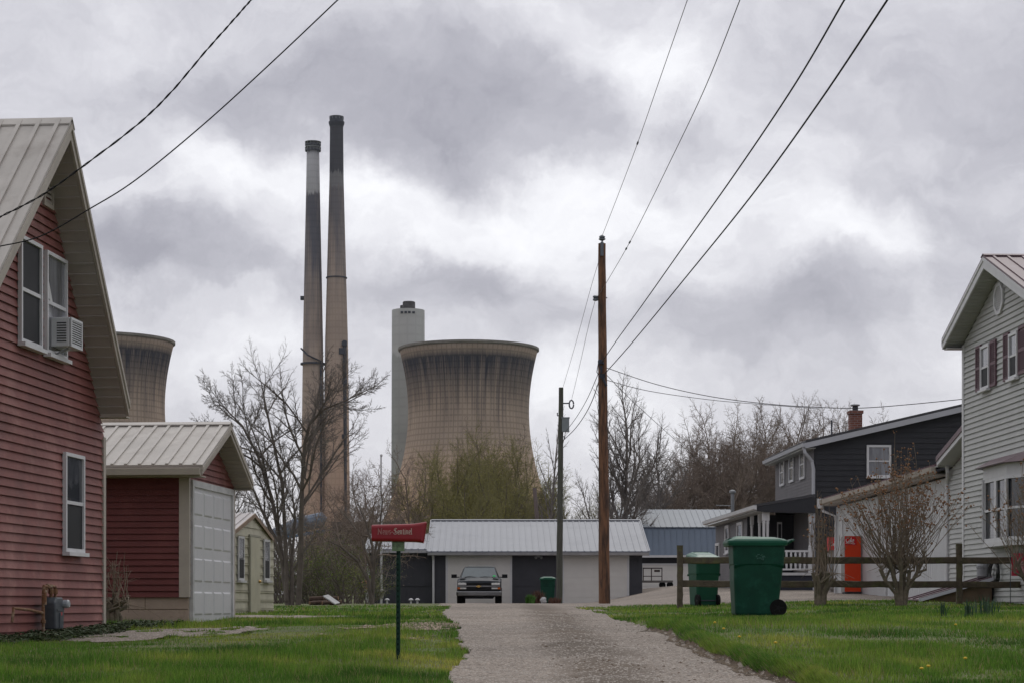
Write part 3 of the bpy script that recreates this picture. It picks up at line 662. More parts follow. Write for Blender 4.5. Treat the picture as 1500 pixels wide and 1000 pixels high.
def gable_roof(p, xo, xi, xw, A, T1, T2, h, mroof, mtrim, msoff, walls, rib=.3, name='roof', far_rake=True):
    """ridge along x from xo (rake end) to xi; A apex (y,z), T1, T2 eave tips; xw gable wall; walls: (y1, y2) of the side walls"""
    sg = 1 if xo > xi else -1
    m = MB()
    for T in (T1, T2): metal_roof(m, (xo, T[0], T[1]), (xi, T[0], T[1]), (xi, A[0], A[1]), (xo, A[0], A[1]), rib)
    rf = m.build(name, mroof, p)
    m = MB(); e = .16
    for T in (T1, T2):
        k = e / math.hypot(T[0] - A[0], T[1] - A[1]); q = (A[0] + (T[0] - A[0]) * k, A[1] + (T[1] - A[1]) * k)
        m.slab((xo + sg * .01, A[0], A[1] + .055), (xi, A[0], A[1] + .055), (xi, q[0], q[1] + .062), (xo + sg * .01, q[0], q[1] + .062), (0, 0, .02))
    m.build('ridge_cap', mroof, rf)
    m = MB()
    for T in (T1, T2):
        m.slab((xo - sg * .04, T[0], T[1] - h), (xo - sg * .04, A[0], A[1] - h * 1.15), (xo - sg * .04, A[0], A[1] - .002), (xo - sg * .04, T[0], T[1] - .002), (sg * .032, 0, 0))
        m.slab((xo - sg * .008, T[0], T[1] - .07), (xo - sg * .008, A[0], A[1] - .07), (xo - sg * .008, A[0], A[1] - .003), (xo - sg * .008, T[0], T[1] - .003), (sg * .018, 0, 0))
    m.build('rake_board', mtrim, p)
    for T, yw in ((T1, walls[0]), (T2, walls[1])):
        d = 1 if T[0] > A[0] else -1
        m = MB(); m.slab((xo - sg * .045, T[0], T[1] - h + .01), (xo - sg * .045, A[0], A[1] - h * 1.15 + .01), (xw, A[0], A[1] - h * 1.15 + .01), (xw, T[0], T[1] - h + .01), (0, 0, .015))
        # grooves of the soffit boards
        n_ = int(math.hypot(A[0] - T[0], A[1] - T[1]) / .15)
        for i in range(1, n_):
            f = i / n_; y = T[0] + (A[0] - T[0]) * f; z = T[1] - h + (A[1] - T[1] - h * .15) * f
            m.slab((xo - sg * .05, y, z - .004), (xo - sg * .05, y + .018, z - .004 + .018 * (A[1] - T[1]) / (A[0] - T[0])), (xw, y + .018, z - .004 + .018 * (A[1] - T[1]) / (A[0] - T[0])), (xw, y, z - .004), (0, 0, .010))
        m.build('soffit', msoff, p)
        m = MB(); m.bb(min(xo - sg * .04, xi), max(xo - sg * .04, xi), T[0] - .015, T[0] + .015, T[1] - h, T[1] - .004)
        m.bb(min(xo - sg * .05, xi), max(xo - sg * .05, xi), min(T[0], yw), max(T[0], yw), T[1] - h - .02, T[1] - h - .003)
        m.build('eave_box', mtrim, p)
    return rf
def body(p, x0, x1, outline, m, sid=None, course=.106, sides=(), name='wall', inset=.006):
    """solid with the gable outline (y,z) from x0 (seen face) to x1, boards on the seen faces"""
    sg = 1 if x0 > x1 else -1
    mb = MB(); mb.prism([(x0 - sg * inset, y, z) for y, z in outline], (x1 - x0 + sg * inset, 0, 0))
    siding(mb, (x0, 0, 0), (0, 1, 0), (sg, 0, 0), outline, course)
    ys = sorted(q[0] for q in outline)
    for (y, n, zt) in sides: siding(mb, (0, y, 0), (1, 0, 0), (0, n, 0), [(min(x0, x1), outline[0][1]), (max(x0, x1), outline[0][1]), (max(x0, x1), zt), (min(x0, x1), zt)], course)
    return mb.build(name, m, p)

# ---- red house, left
PHI = math.atan(.089)
fr = Frame(151, 108, PHI)
t = fr.thing('red_house', 'red sided gable house with beige metal roof at the left edge of the lawn', 'house')
OV = .42
A = fr.hx(105, 181, OV); T = fr.hx(190, 590, OV); Nn = fr.hx(0, 400, OV)
k = (A[1] - Nn[1]) / (A[0] - Nn[0]); T2 = (A[0] - (A[1] - T[1]) / k, T[1])
zb = -.75; h = .17
wallA = (A[0], A[1] - h - .02); y0, y1 = T2[0] + .4, 0.0
ze0 = A[1] - (A[0] - y0) * k - h; ze1 = A[1] - (A[0] - y1) * ((A[1] - T[1]) / (A[0] - T[0])) - h
out = [(y0, zb), (y1, zb), (y1, ze1), wallA, (y0, ze0)]
body(t, 0, -7.5, out, M_redsid, sides=((y1, 1, ze1), (y0, -1, ze0)))
gable_roof(t, OV, -7.8, 0, A, T, T2, h, M_beigeroof, M_tan, M_soffit, (y1, y0), rib=.24)
m = MB(); m.bb(-.012, .035, -.085, .022, zb, ze1 - .05); m.bb(-.085, -.012, .002, .03, zb, ze1 - .05); m.build('corner_trim', M_tan, t)
M_whf = mat('white_window_frame', (.62, .62, .63), .5, .08, 3)
def win_px(f, parent, c, x=0.0, name='window', **kw):
    """c: (left column, right column, top row at left, bottom row at left) on the plane x"""
    ya, za = f.hx(c[0], c[3], x); yb, zb_ = f.hx(c[1], c[3], x); _, zt_ = f.hx(c[0], c[2], x)
    return window(parent, (x, min(ya, yb), za), (0, 1, 0), (1 if x >= 0 and kw.pop('n', 1) > 0 else -1, 0, 0), abs(yb - ya), zt_ - za, **kw)
win_px(fr, t, (26, 57.5, 343, 500), .018, fm=M_whf, pm=M_screen, fw=.045, d=.05)
w2 = win_px(fr, t, (64, 94, 366, 516), .018, fm=M_whf, pm=M_curtain, fw=.045, d=.05)
yq, zq = fr.hx(66.5, 505, .05); yr_, zr_ = fr.hx(80, 505, .05); zt_q = fr.hx(67, 384, .05)[1]; zt_r = fr.hx(80, 440, .05)[1]
m = MB(); m.prism([(.038, yq + .03, zt_q), (.038, yq + .03, zr_ + .62), (.038, yr_, zr_ + .45)], (.003, 0, 0)); m.build('curtain', mat('white_curtain', (.6, .6, .6), .9, .1, 6), w2)
win_px(fr, t, (91.5, 119.5, 661, 807), .018, fm=M_whf, pm=M_glassg, fw=.045, d=.05, below=M_screen)
# gable vent
ya, za = fr.hx(62, 300, .02); yb, _ = fr.hx(76, 300, .02); _, zt_ = fr.hx(70, 252, .02)
m = MB(); m.bb(.012, .05, ya, yb, za, za + .05); m.bb(.012, .05, ya, ya + .05, za + .05, zt_); m.bb(.012, .05, yb - .05, yb, za + .05, zt_); m.bb(.012, .05, ya, yb, zt_, zt_ + .05)
v = m.build('gable_vent', M_tan, t)
m = MB()
n_ = 6
for i in range(n_):
    z = za + .06 + (zt_ - za - .08) * i / n_; m.slab((.014, ya + .05, z + .05), (.014, yb - .05, z + .05), (.04, yb - .05, z), (.04, ya + .05, z), (0, 0, .012))
m.build('louvres', M_tan, v)
# window air conditioner
ya, za = fr.hx(70, 518, .02); yb, _ = fr.hx(93, 518, .02); _, zt_ = fr.hx(70, 476, .02)
c = fr.o + fr.ax * .03 + fr.ay * ((ya + yb) / 2)
yw = .46; zh = .36
ac = thing('air_conditioner', 'white box air conditioner in the upper window of the red house', 'air conditioner', (c.x, c.y, CZ + za + .10), -PHI)
M_ac = mat('air_conditioner_white', (.55, .56, .57), .45, .06, 3)
m = MB(); m.bb(0.0, .24, -yw / 2, yw / 2, 0, zh); m.build('casing', M_ac, ac, bevel=.012)
m = MB(); m.bb(.241, .248, -yw / 2 + .03, yw / 2 - .03, .03, zh - .03); g = m.build('coil', M_screen, ac)
m = MB()
for i in range(11): m.bb(.250, .258, -yw / 2 + .03, yw / 2 - .03, .035 + i * .028, .047 + i * .028)
m.bb(.25, .265, -yw / 2 + .0, -yw / 2 + .03, .0, zh); m.bb(.25, .265, yw / 2 - .03, yw / 2, .0, zh); m.bb(.25, .265, -yw / 2 + .03, yw / 2 - .03, zh - .03, zh); m.bb(.25, .265, -yw / 2 + .03, yw / 2 - .03, 0, .03)
m.build('grille', M_ac, ac)
m = MB()
for i in range(8): m.bb(.08, .20, -yw / 2 - .006, -yw / 2 - .001, .06 + i * .032, .072 + i * .032)
m.build('side_vent', M_screen, ac)
m = MB(); m.slab((.0, -yw / 2 + .05, -.10), (.0, -yw / 2 + .08, -.10), (.2, -yw / 2 + .08, -.005), (.2, -yw / 2 + .05, -.005), (0, 0, -.02)); m.build('bracket', M_steelL, ac)
# gas meter
M_meter = mat('meter_grey', (.065, .075, .085), .5, .15, 8); M_rust = mat('rusty_pipe', (.17, .085, .04), .85, .4, 14, c2=(.36, .30, .22), c2s=8)
ya, za = fr.hx(75, 921, .18); c = fr.o + fr.ay * ya + fr.ax * .2
g = thing('gas_meter', 'grey gas meter on rusty pipes at the foot of the red house wall', 'gas meter', (c.x, c.y, HZ(c.x, c.y)), -PHI)
zc = CZ + za - HZ(c.x, c.y)      # the meter's underside above the ground, at row 921
M_l = .22
m = MB(); mw = .15
m.prism([(-.09, -mw, zc), (-.09, mw, zc), (-.09, mw * 1.18, zc + .25), (-.09, mw * 1.18, zc + .33), (-.09, mw * .7, zc + .39), (-.09, -mw * .7, zc + .39), (-.09, -mw * 1.18, zc + .33), (-.09, -mw * 1.18, zc + .25)], (.18, 0, 0))
m.build('case', M_meter, g, bevel=.02)
m = MB(); m.bb(.092, .10, -.13, .13, zc + .225, zc + .25); m.tube([(.09, -.02, zc + .02), (.09, -.02, zc + .2)], .022, 6); m.build('rib', M_meter, g)
m = MB(); m.lathe([(.05, -.02), (.052, .03), (.04, .05)], 14, (.11, .15, zc + .31), 'x'); m.build('index', mat('meter_glass', (.35, .38, .40), .3, .1, 5), g)
m = MB(); m.bb(.0915, .094, .02, .075, zc + .17, zc + .21); m.build('warning_tag', mat('red_tag', (.45, .05, .05), .6), g)
m = MB(); m.tube([(0, -.07, zc + .38), (0, -.07, zc + .52), (0, -.33, zc + .52), (0, -.36, zc + .40), (0, -.36, -.1)], .021, 8); m.tube([(0, .09, zc + .38), (0, .09, zc + .52), (0, -.08, zc + .53)], .019, 8)
m.lathe([(.032, -.02), (.032, .02)], 8, (0, -.36, zc + .1)); m.lathe([(.034, -.03), (.034, .03)], 8, (0, -.07, zc + .46)); m.lathe([(.034, -.03), (.034, .03)], 8, (0, .09, zc + .46))
m.tube([(0, -.36, zc + .20), (-.02, -.8, zc + .24), (-.02, -1.35, zc + .26), (-.02, -1.4, zc + .10)], .018, 8)
m.tube([(0, -.06, -.1), (0, -.06, zc)], .02, 8); m.lathe([(.03, -.04), (.036, .0), (.03, .04)], 10, (.0, -.18, zc + .52), 'y'); m.lathe([(.03, -.03), (.03, .03)], 8, (0, -.28, zc + .47)); m.tube([(0, -.30, zc + .47), (.02, -.36, zc + .44), (.02, -.36, zc + .3)], .022, 6)
m.build('pipework', M_rust, g)

# ---- red garage
fr = Frame(275, 88, PHI)
t = fr.thing('red_garage', 'red sided garage with pale metal roof and white overhead door', 'garage')
OV = .36
A = fr.hx(338.5, 623, OV); T1 = fr.hx(371, 706, OV); T2 = fr.hx(297, 683, OV)
zb = -.02; h = .13; W = fr.hx(342, 800, 0)[0]
kf = (A[1] - T1[1]) / (T1[0] - A[0]); kn = (A[1] - T2[1]) / (A[0] - T2[0])
zf, zn = A[1] - kf * (W - A[0]) - h, A[1] - kn * (A[0] - 0) - h
zs = fr.hy(250, 874, 0)[1]
out = [(0, zs), (W, zs), (W, zf), (A[0], A[1] - h - .02), (0, zn)]
body(t, 0, -6.5, out, M_redsid, inset=.008)
m = MB(); siding(m, (0, 0, 0), (1, 0, 0), (0, -1, 0), [(-6.5, zs), (0, zs), (0, zn), (-6.5, zn)], .106); m.build('side_wall', M_redsid_shade, t)
m = MB(); m.bb(-6.5, -.03, .03, W - .03, -.9, zs - .001)
m.bb(-6.49, -.001, .012, .4, -.9, zs - .004); fnd = m.build('foundation', mat('tan_block', (.33, .26, .205), .9, .14, 2.5, .3, 30, c2=(.20, .155, .12), c2s=1.6, c2t=(.6, .75)), t)
m = MB(); m.bb(-6.5, -.002, .008, .0115, zs - .205, zs - .195)
for i in range(15): m.bb(-6.4 + i * .405, -6.392 + i * .405, .008, .0115, zs - .195, zs)
m.build('mortar_joint', M_dirt, fnd)
gable_roof(t, OV, -6.8, 0, A, T1, T2, h, M_beigeroof, M_tan, M_soffit, (W, 0), rib=.23)
m = MB(); y = T2[0]; z = T2[1]
m.prism([(OV - .03, y - .015, z - .03), (OV - .03, y - .11, z - .03), (OV - .03, y - .09, z - .13), (OV - .03, y - .03, z - .14), (OV - .03, y - .015, z - .14)], (-7, 0, 0)); m.build('gutter', M_tan, t)
m = MB(); m.bb(-.14, .03, -.03, .0, zs, zn - .02); m.bb(.0, .03, .0, .07, zs, zn - .02); m.build('corner_trim', M_tan, t)
m = MB(); m.bb(.0, .032, W - .09, W + .01, -.5, zf - .02); m.build('corner_trim', M_tan, t)
# door
ya = fr.hx(277.5, 800, .0)[0]; yb = fr.hx(338, 800, .0)[0]; zt_ = fr.hx(278.6, 702, 0)[1]
m = MB(); m.bb(-.01, .065, ya, ya + .09, -.6, zt_); m.bb(-.01, .065, yb - .10, yb, -.6, zt_); m.bb(-.01, .066, ya + .09, yb - .10, zt_ - .11, zt_)
fdr = m.build('door_frame', M_whitedirty, t)
M_gdoor = mat('white_garage_door', (.58, .58, .59), .45, .08, 2, c2=(.50, .50, .51), c2s=2)
d0, d1, dz0, dz1 = ya + .08, yb - .13, -.45, zt_ - .1
m = MB(); m.bb(-.02, .032, d0, d1, dz0, dz1)
nr, ncol = 4, 4; rh_ = (dz1 - (-.27)) / nr
for r_ in range(nr):
    z0 = -.27 + r_ * rh_; m.bb(.0315, .0335, d0 + .005, d1, z0 - .004, z0 + .004)
    for c_ in range(ncol):
        w_ = (d1 - d0) / ncol; y0 = d0 + c_ * w_ + .07; y1 = d0 + (c_ + 1) * w_ - .05
        a_, b_ = z0 + .08, z0 + rh_ - .08; e_ = .03      # raised panel with bevelled edges
        m.hexa([(.031, y0, a_), (.031, y1, a_), (.031, y1, b_), (.031, y0, b_), (.047, y0 + e_, a_ + e_), (.047, y1 - e_, a_ + e_), (.047, y1 - e_, b_ - e_), (.047, y0 + e_, b_ - e_)])
m.build('overhead_door', M_gdoor, t)
# the door stands back in its opening: jamb return on the far side
m = MB(); m.bb(-.012, .04, d1, yb - .10, -.6, dz1 + .01); m.build('jamb', M_whitedirty, t)

# ---- garden shed
fr = Frame(343, 68, PHI)
t = fr.thing('garden_shed', 'small cream metal shed with a narrow door between two windows', 'shed')
OV = .05
A = fr.hx(373, 753, OV); T1 = fr.hx(400.5, 789, OV); T2 = fr.hx(343, 778, OV); W = fr.hx(400, 800, 0)[0]
M_shed = mat('cream_metal', (.46, .435, .33), .6, .14, 2, c2=(.36, .335, .24), c2s=1.5); M_shedroof = mat('shed_roof', (.40, .37, .36), .5, .15, 2); M_maroonrust = mat('rust_trim', (.24, .17, .12), .8, .2, 4)
out = [(0, -.7), (W, -.7), (W, T1[1] - .03), (A[0], A[1] - .03), (0, T2[1] - .03)]
m = MB(); m.prism([(-.01, y, z) for y, z in out], (-2.6, 0, 0)); siding(m, (0, 0, 0), (0, 1, 0), (1, 0, 0), out, .20, .02)
for zk in np.arange(-.2, 1.5, .2): m.bb(.0, .028, 0, W, float(zk) + .06, float(zk) + .085)
m.build('wall', M_shed, t)
m = MB(); metal_roof(m, (OV, T2[0], T2[1]), (-2.7, T2[0], T2[1]), (-2.7, A[0], A[1]), (OV, A[0], A[1]), .2, .03); metal_roof(m, (OV, T1[0], T1[1]), (-2.7, T1[0], T1[1]), (-2.7, A[0], A[1]), (OV, A[0], A[1]), .2, .03)
m.build('roof', M_shedroof, t)
m = MB()
for T in (T1, T2): m.slab((OV, T[0], T[1] - .06), (OV, A[0], A[1] - .06), (OV, A[0], A[1] + .03), (OV, T[0], T[1] + .03), (.02, 0, 0))
m.build('rake_board', M_maroonrust, t)
ya = fr.hx(364.5, 800, .02)[0]; yb = fr.hx(379, 800, .02)[0]; zt_ = fr.hx(364.5, 785, .03)[1]
m = MB(); m.bb(.02, .055, ya, yb, -.7, zt_); d_ = m.build('door', mat('cream_door', (.43, .405, .30), .6, .12, 2), t)
m = MB(); m.bb(.02, .07, ya - .05, ya - .005, -.7, zt_); m.bb(.028, .06, ya - .05, yb + .05, zt_ + .005, zt_ + .05); m.build('door_frame', mat('shed_frame', (.27, .26, .2), .6), t)
m = MB(); m.blob((.08, yb - .15, fr.hx(379, 851, .05)[1]), .035, 3); m.build('knob', mat('brass', (.45, .28, .08), .4, .1, 3, metal=.6), d_)
M_wing = mat('white_sash', (.5, .5, .5), .5)
for (a, b, c_, d2) in ((348, 356.5, 784, 849), (386, 394, 789, 849)):
    ya = fr.hx(a, 800, .03)[0]; yb = fr.hx(b, 800, .03)[0]; z1 = fr.hx(a, c_, .03)[1]; z0 = fr.hx(a, d2, .03)[1]
    window(t, (.03, ya, z0), (0, 1, 0), (1, 0, 0), yb - ya, z1 - z0, M_wing, M_glassg, .05, .03, below=M_screen)

# ---- dark garage straight ahead
S = 31.0; o = Wp(633, HY, S); D0 = o.y
t = thing('dark_garage', 'long charcoal garage with two white doors and grey metal roof', 'garage', (o.x, D0, CZ), 0)
def X(px, s_=S): return (px - 633) / s_
def Zr(py, s_=S): return (HY - py) / s_
M_char = mat('charcoal_boards', (.046, .047, .056), .7, .14, 1.5, .1); M_groof = mat('grey_metal_roof', (.205, .215, .245), .5, .06, .8, c2=(.17, .18, .21), c2s=.5)
def gdoor(p, x0, x1, z0, z1, y, m1, m2, rows=8, vert=None):
    m = MB(); m.bb(x0 - .1, x0, y - .04, y + .02, z0, z1 + .1); m.bb(x1, x1 + .1, y - .04, y + .02, z0, z1 + .1); m.bb(x0, x1, y - .04, y + .02, z1, z1 + .1); f_ = m.build('door_frame', m2, p)
    m = MB(); hh = (z1 - z0) / rows
    for i in range(rows):
        m.bb(x0, x1, y - .012, y + .03, z0 + i * hh, z0 + (i + 1) * hh - .035)
    m.bb(x0, x1, y + .0, y + .028, z0, z1); return m.build('overhead_door', m1, p)
zb = -.3; ye = Zr(809)
m = MB(); m.bb(0, X(940), 0, 9.5, zb, ye + .02)
battens(m, (0, 0, 0), (1, 0, 0), (0, -1, 0), .0, X(940), zb, ye - .0, .22, .028, .022)
m.bb(0, X(940), -.03, 0, Zr(857.6), Zr(856.2)); m.build('wall', M_char, t)
M_gd2 = mat('cream_garage_door', (.66, .64, .60), .55, .05, 1.5)
gdoor(t, X(656), X(747), zb, Zr(816), -.03, M_gd2, M_white); gdoor(t, X(826), X(918.5), zb, Zr(816), -.03, M_gd2, M_white)
e0, e1 = X(627), X(950); s2 = 29.3; yr = F / s2 - D0; r0, r1 = (632 - 750) / s2 - o.x, (937 - 750) / s2 - o.x
zr, z0 = Zr(763, s2), Zr(808.5)
m = MB(); metal_roof(m, (e0, -.45, z0), (e1, -.45, z0), (r1, yr, zr), (r0, yr, zr), .3, .05); metal_roof(m, (e0, 2 * yr + .45, z0), (e1, 2 * yr + .45, z0), (r1, yr, zr), (r0, yr, zr), .3, .05)
rf = m.build('roof', M_groof, t)
m = MB(); m.slab((r0, yr - .18, zr + .045), (r1, yr - .18, zr + .045), (r1, yr, zr + .09), (r0, yr, zr + .09), (0, 0, .02)); m.slab((r0, yr + .18, zr + .045), (r1, yr + .18, zr + .045), (r1, yr, zr + .09), (r0, yr, zr + .09), (0, 0, .02)); m.build('ridge_cap', M_groof, rf)
m = MB(); m.slab((e0, -.46, z0 - .01), (r0, yr, zr - .01), (r0, yr, zr + .1), (e0, -.46, z0 + .08), (-.05, 0, 0)); m.build('rake_trim', M_groof, rf)
m = MB(); m.slab((e1, -.46, z0 - .01), (r1, yr, zr - .01), (r1, yr, zr + .1), (e1, -.46, z0 + .08), (.05, 0, 0)); m.build('rake_trim', M_groof, rf)
m = MB(); m.prism([(e0, -.42, z0 - .01), (e0, -.56, z0 - .01), (e0, -.53, z0 - .13), (e0, -.44, z0 - .15), (e0, -.42, z0 - .15)], (e1 - e0, 0, 0)); m.build('gutter', mat('pale_gutter', (.36, .36, .37), .5), t)
m = MB(); m.bb(e0 + .06, e1 - .1, -.41, -.002, z0 - .13, z0 - .10); m.build('soffit', M_gsoffit, t)
m = MB(); m.prism([(e1 - .25, -.35, z0 - .08), (e1 - .25, 2 * yr + .3, z0 - .08), (e1 - .25, yr, zr - .1)], (-.1, 0, 0)); m.build('gable', M_char, t); m = MB(); m.prism([(.02, -.35, z0 - .08), (.02, 2 * yr + .3, z0 - .08), (.02, yr, zr - .1)], (.1, 0, 0)); m.build('gable', M_char, t)
downspout('downspout', M_white, t, [(X(635), -.48, z0 - .1), (X(635), -.12, z0 - .35), (X(635), -.09, zb + .02)], .055)
m = MB(); m.box((X(789), -.1, Zr(814)), (.16, .14, .1)); m.blob((X(785), -.16, Zr(816)), .07, 1); m.blob((X(793), -.16, Zr(816)), .07, 2); m.build('floodlight', M_steelL, t)
# left wing
t = thing('charcoal_shed_wing', 'lower charcoal shed joined to the left end of the long dark garage', 'shed', (o.x, D0, CZ), 0)
m = MB(); m.bb(X(538), -.01, .35, 7, zb, Zr(806.5)); battens(m, (0, .35, 0), (1, 0, 0), (0, -1, 0), X(538), -.05, zb, Zr(807), .3, .028, .022); m.bb(X(538), -.01, .31, .35, Zr(857.6), Zr(856.2)); m.build('wall', M_char, t)
m = MB(); metal_roof(m, (X(533), -.05, Zr(805)), (-.06, -.05, Zr(805)), (-.06, 3.6, Zr(783) + .14), (X(533), 3.6, Zr(783) + .14), .3, .05); m.slab((X(533), 7.2, Zr(805)), (-.06, 7.2, Zr(805)), (-.06, 3.6, Zr(783) + .14), (X(533), 3.6, Zr(783) + .14), (0, 0, .05)); m.build('roof', M_groof, t)
m = MB(); m.bb(X(533), -.06, -.12, -.055, Zr(809), Zr(805)); m.build('gutter', MATS['pale_gutter'], t)
m = MB(); m.bb(X(536.5), X(538) + .08, .30, .36, zb, Zr(808)); m.build('corner_trim', M_white, t)

# ---- blue barn behind
S2 = 26.0; o = Wp(908, HY, S2)
def X2(px): return (px - 908) / S2
def Z2(py): return (HY - py) / S2
t = thing('blue_barn', 'blue metal barn with gambrel roof behind the right end of the dark garage', 'barn', (o.x, o.y, CZ), 0)
M_blue = mat('blue_metal', (.115, .15, .20), .5, .1, .8); M_bluer = mat('grey_blue_roof', (.145, .17, .205), .5, .07, .8)
xr_ = X2(1075); m = MB(); m.bb(.4, xr_, 0, 9, -.2, Z2(813)); m.build('wall', mat('near_black_boards', (.022, .023, .027), .7, .1, 1), t)
m = MB(); m.slab((.2, -.35, Z2(813)), (xr_ + .2, -.35, Z2(813)), (xr_ + .2, .45, Z2(772)), (.2, .45, Z2(772)), (0, .06, 0))
k = .3
while k < xr_: m.slab((.2 + k, -.352, Z2(813)), (.24 + k, -.352, Z2(813)), (.24 + k, .448, Z2(772)), (.2 + k, .448, Z2(772)), (0, -.03, .01)); k += .34
m.build('lower_roof', M_blue, t)
m = MB(); metal_roof(m, (.1, .38, Z2(772)), (xr_ + .3, .38, Z2(772)), (xr_ + .3, 4.6, Z2(754) + .5), (.1, 4.6, Z2(754) + .5), .34, .05); m.slab((.1, 8.9, Z2(772)), (xr_ + .3, 8.9, Z2(772)), (xr_ + .3, 4.6, Z2(754) + .5), (.1, 4.6, Z2(754) + .5), (0, 0, .05)); m.build('upper_roof', M_bluer, t)
m = MB(); m.prism([(.21, .0, Z2(813)), (.21, 9, Z2(813)), (.21, 8.8, Z2(772)), (.21, 4.6, Z2(754) + .45), (.21, .5, Z2(772))], (.1, 0, 0)); m.build('gable', M_blue, t)
m = MB(); m.bb(.2, xr_ + .2, -.43, -.36, Z2(816), Z2(812.6)); m.build('eave_trim', M_white, t)
gdoor(t, X2(941), X2(1036), -.2, Z2(827), -.03, M_gd2, M_white)

# ---- dark two-storey house with porch
PH2 = math.atan(-.034)
fr = Frame(1193, 40, PH2)
t = fr.thing('dark_house', 'charcoal two-storey house with white trim and a porch along its left side', 'house')
M_dark = vinyl('charcoal_siding', (.030, .031, .036), .12); M_gsid = vinyl('grey_brown_siding', (.155, .145, .15), .12)
M_croof = mat('charcoal_roof', (.045, .045, .05), .6, .15, 1.5)
yB = fr.hx(1136, 700, 0)[0]
def Zh(py): return (HY - py) / 40
def Xh(px): return (px - 1193) / 40
zc = Zh(650); xR = 13.2; slope = (Zh(588) - Zh(640)) / (Xh(1405) - Xh(1182)) ; xm = xR / 2
zap = zc + slope * xm
mb = MB(); mb.prism([(.005, .006, -.3), (xR, .006, -.3), (xR, .006, zc), (xm, .006, zap), (.005, .006, zc)], (0, yB, 0))
siding(mb, (0, 0, 0), (1, 0, 0), (0, -1, 0), [(0, -.3), (xR, -.3), (xR, zc), (xm, zap), (0, zc)], .2, .022)
mb.build('gable_wall', M_dark, t)
mb = MB(); siding(mb, (0, 0, 0), (0, 1, 0), (-1, 0, 0), [(.06, -.3), (yB, -.3), (yB, zc - .02), (.06, zc - .02)], .115, .018); mb.build('side_wall', M_gsid, t)
m = MB(); E = .38; ov = .3
za_, zb2 = zc - slope * E + .12, zap + .12
m.slab((-E, -ov, za_), (-E, yB + ov, za_), (xm, yB + ov, zb2), (xm, -ov, zb2), (0, 0, .09)); m.slab((xR + E, -ov, za_), (xR + E, yB + ov, za_), (xm, yB + ov, zb2), (xm, -ov, zb2), (0, 0, .09)); m.build('roof', M_croof, t)
m = MB(); m.slab((-E, -ov + .001, za_ - .2), (xm, -ov + .001, zb2 - .2), (xm, -ov + .001, zb2 - .003), (-E, -ov + .001, za_ - .003), (0, .03, 0)); m.slab((xR + E, -ov + .001, za_ - .2), (xm, -ov + .001, zb2 - .2), (xm, -ov + .001, zb2 - .003), (xR + E, -ov + .001, za_ - .003), (0, .03, 0)); m.build('rake_board', mat('light_grey_trim', (.42, .43, .46), .5, .06, 2), t)
m = MB(); m.bb(-E, -.002, -ov + .035, yB + ov, za_ - .2, za_ - .18); m.bb(-E + .002, -E + .03, -ov + .035, yB + ov, za_ - .18, za_ - .005); m.slab((-E + .05, -ov + .04, za_ - .17), (xm, -ov + .04, zb2 - .17), (xm, -.01, zb2 - .17), (-E + .05, -.01, za_ - .17), (0, 0, .02)); m.build('soffit', M_gsoffit, t)
m = MB(); m.prism([(-E, -ov, za_ - .02), (-E - .12, -ov, za_ - .02), (-E - .10, -ov, za_ - .14), (-E, -ov, za_ - .16)], (0, yB + 2 * ov, 0)); m.build('gutter', MATS['light_grey_trim'], t)
downspout('downspout', MATS['light_grey_trim'], t, [(-E - .05, -ov + .12, za_ - .15), (-E + .0, -ov + .1, za_ - .36), (-.1, -.06, za_ - .66), (-.05, -.07, za_ - .95), (-.05, -.07, -.28)], .065)
for c_ in ((1143.2, 1149.6, 671, 713), (1156.6, 1163.4, 663, 707.5), (1172.2, 1179.6, 657, 703)):
    ya = fr.hx(c_[1], 700, -.02)[0]; yb = fr.hx(c_[0], 700, -.02)[0]; z1 = fr.hx(c_[1], c_[2] - 1, -.02)[1]; z0 = fr.hx(c_[1], c_[3] - 3, -.02)[1]
    window(t, (-.018, ya, z0), (0, 1, 0), (-1, 0, 0), yb - ya, z1 - z0, M_whf, M_curtain, .09, .05, sill=False)
window(t, (Xh(1269.7), -.02, Zh(698)), (1, 0, 0), (0, -1, 0), 36 / 40, 47 / 40, M_whf, M_curtain, .08, .05)
# lean-to porch
xl = Xh(1124); xe = Xh(1106.5); yP = fr.hx(1098, 800, xl)[0]; yE = fr.hx(1048.5, 800, xl)[0]
zt1, zt0 = Zh(727), Zh(742)
m = MB(); m.slab((xe, -.25, zt0), (xe, yE + .3, zt0), (-.01, yE + .3, zt1), (-.01, -.25, zt1), (0, 0, .1)); pr = m.build('porch_roof', M_croof, t)
m = MB(); m.prism([(xe + .02, -.24, zt0 - .01), (-.012, -.24, zt1 - .01), (-.012, -.24, Zh(751)), (xl - .08, -.24, Zh(750)), (xe + .02, -.24, zt0 - .15)], (0, .1, 0)); m.build('porch_header', M_dark, t)
m = MB(); m.prism([(xe, -.26, zt0 + .05), (xe - .13, -.26, zt0 + .05), (xe - .11, -.26, zt0 - .08), (xe, -.26, zt0 - .12)], (0, yE + .5, 0)); m.build('gutter', M_white, pr)
m = MB(); m.bb(xe, xl, -.13, yE + .28, zt0 - .16, zt0 - .14); m.bb(xl - .06, xl + .12, -.13, yP, zt0 - .14, zt0 + .02); m.build('porch_soffit', M_gsoffit, t)
m = MB(); siding(m, (xl, 0, 0), (0, 1, 0), (-1, 0, 0), [(yP, -.2), (yE, -.2), (yE, zt0 - .15), (yP, zt0 - .15)], .115, .018); m.bb(xl + .008, -.02, yP, yE, -.2, zt0 - .16); m.build('wing_wall', M_gsid, t)
m = MB(); siding(m, (0, yP - .01, 0), (1, 0, 0), (0, -1, 0), [(xl, .9), (-.02, .9), (-.02, zt0 - .1), (xl, zt0 - .1)], .2, .02); m.build('porch_back_wall', M_dark, t)
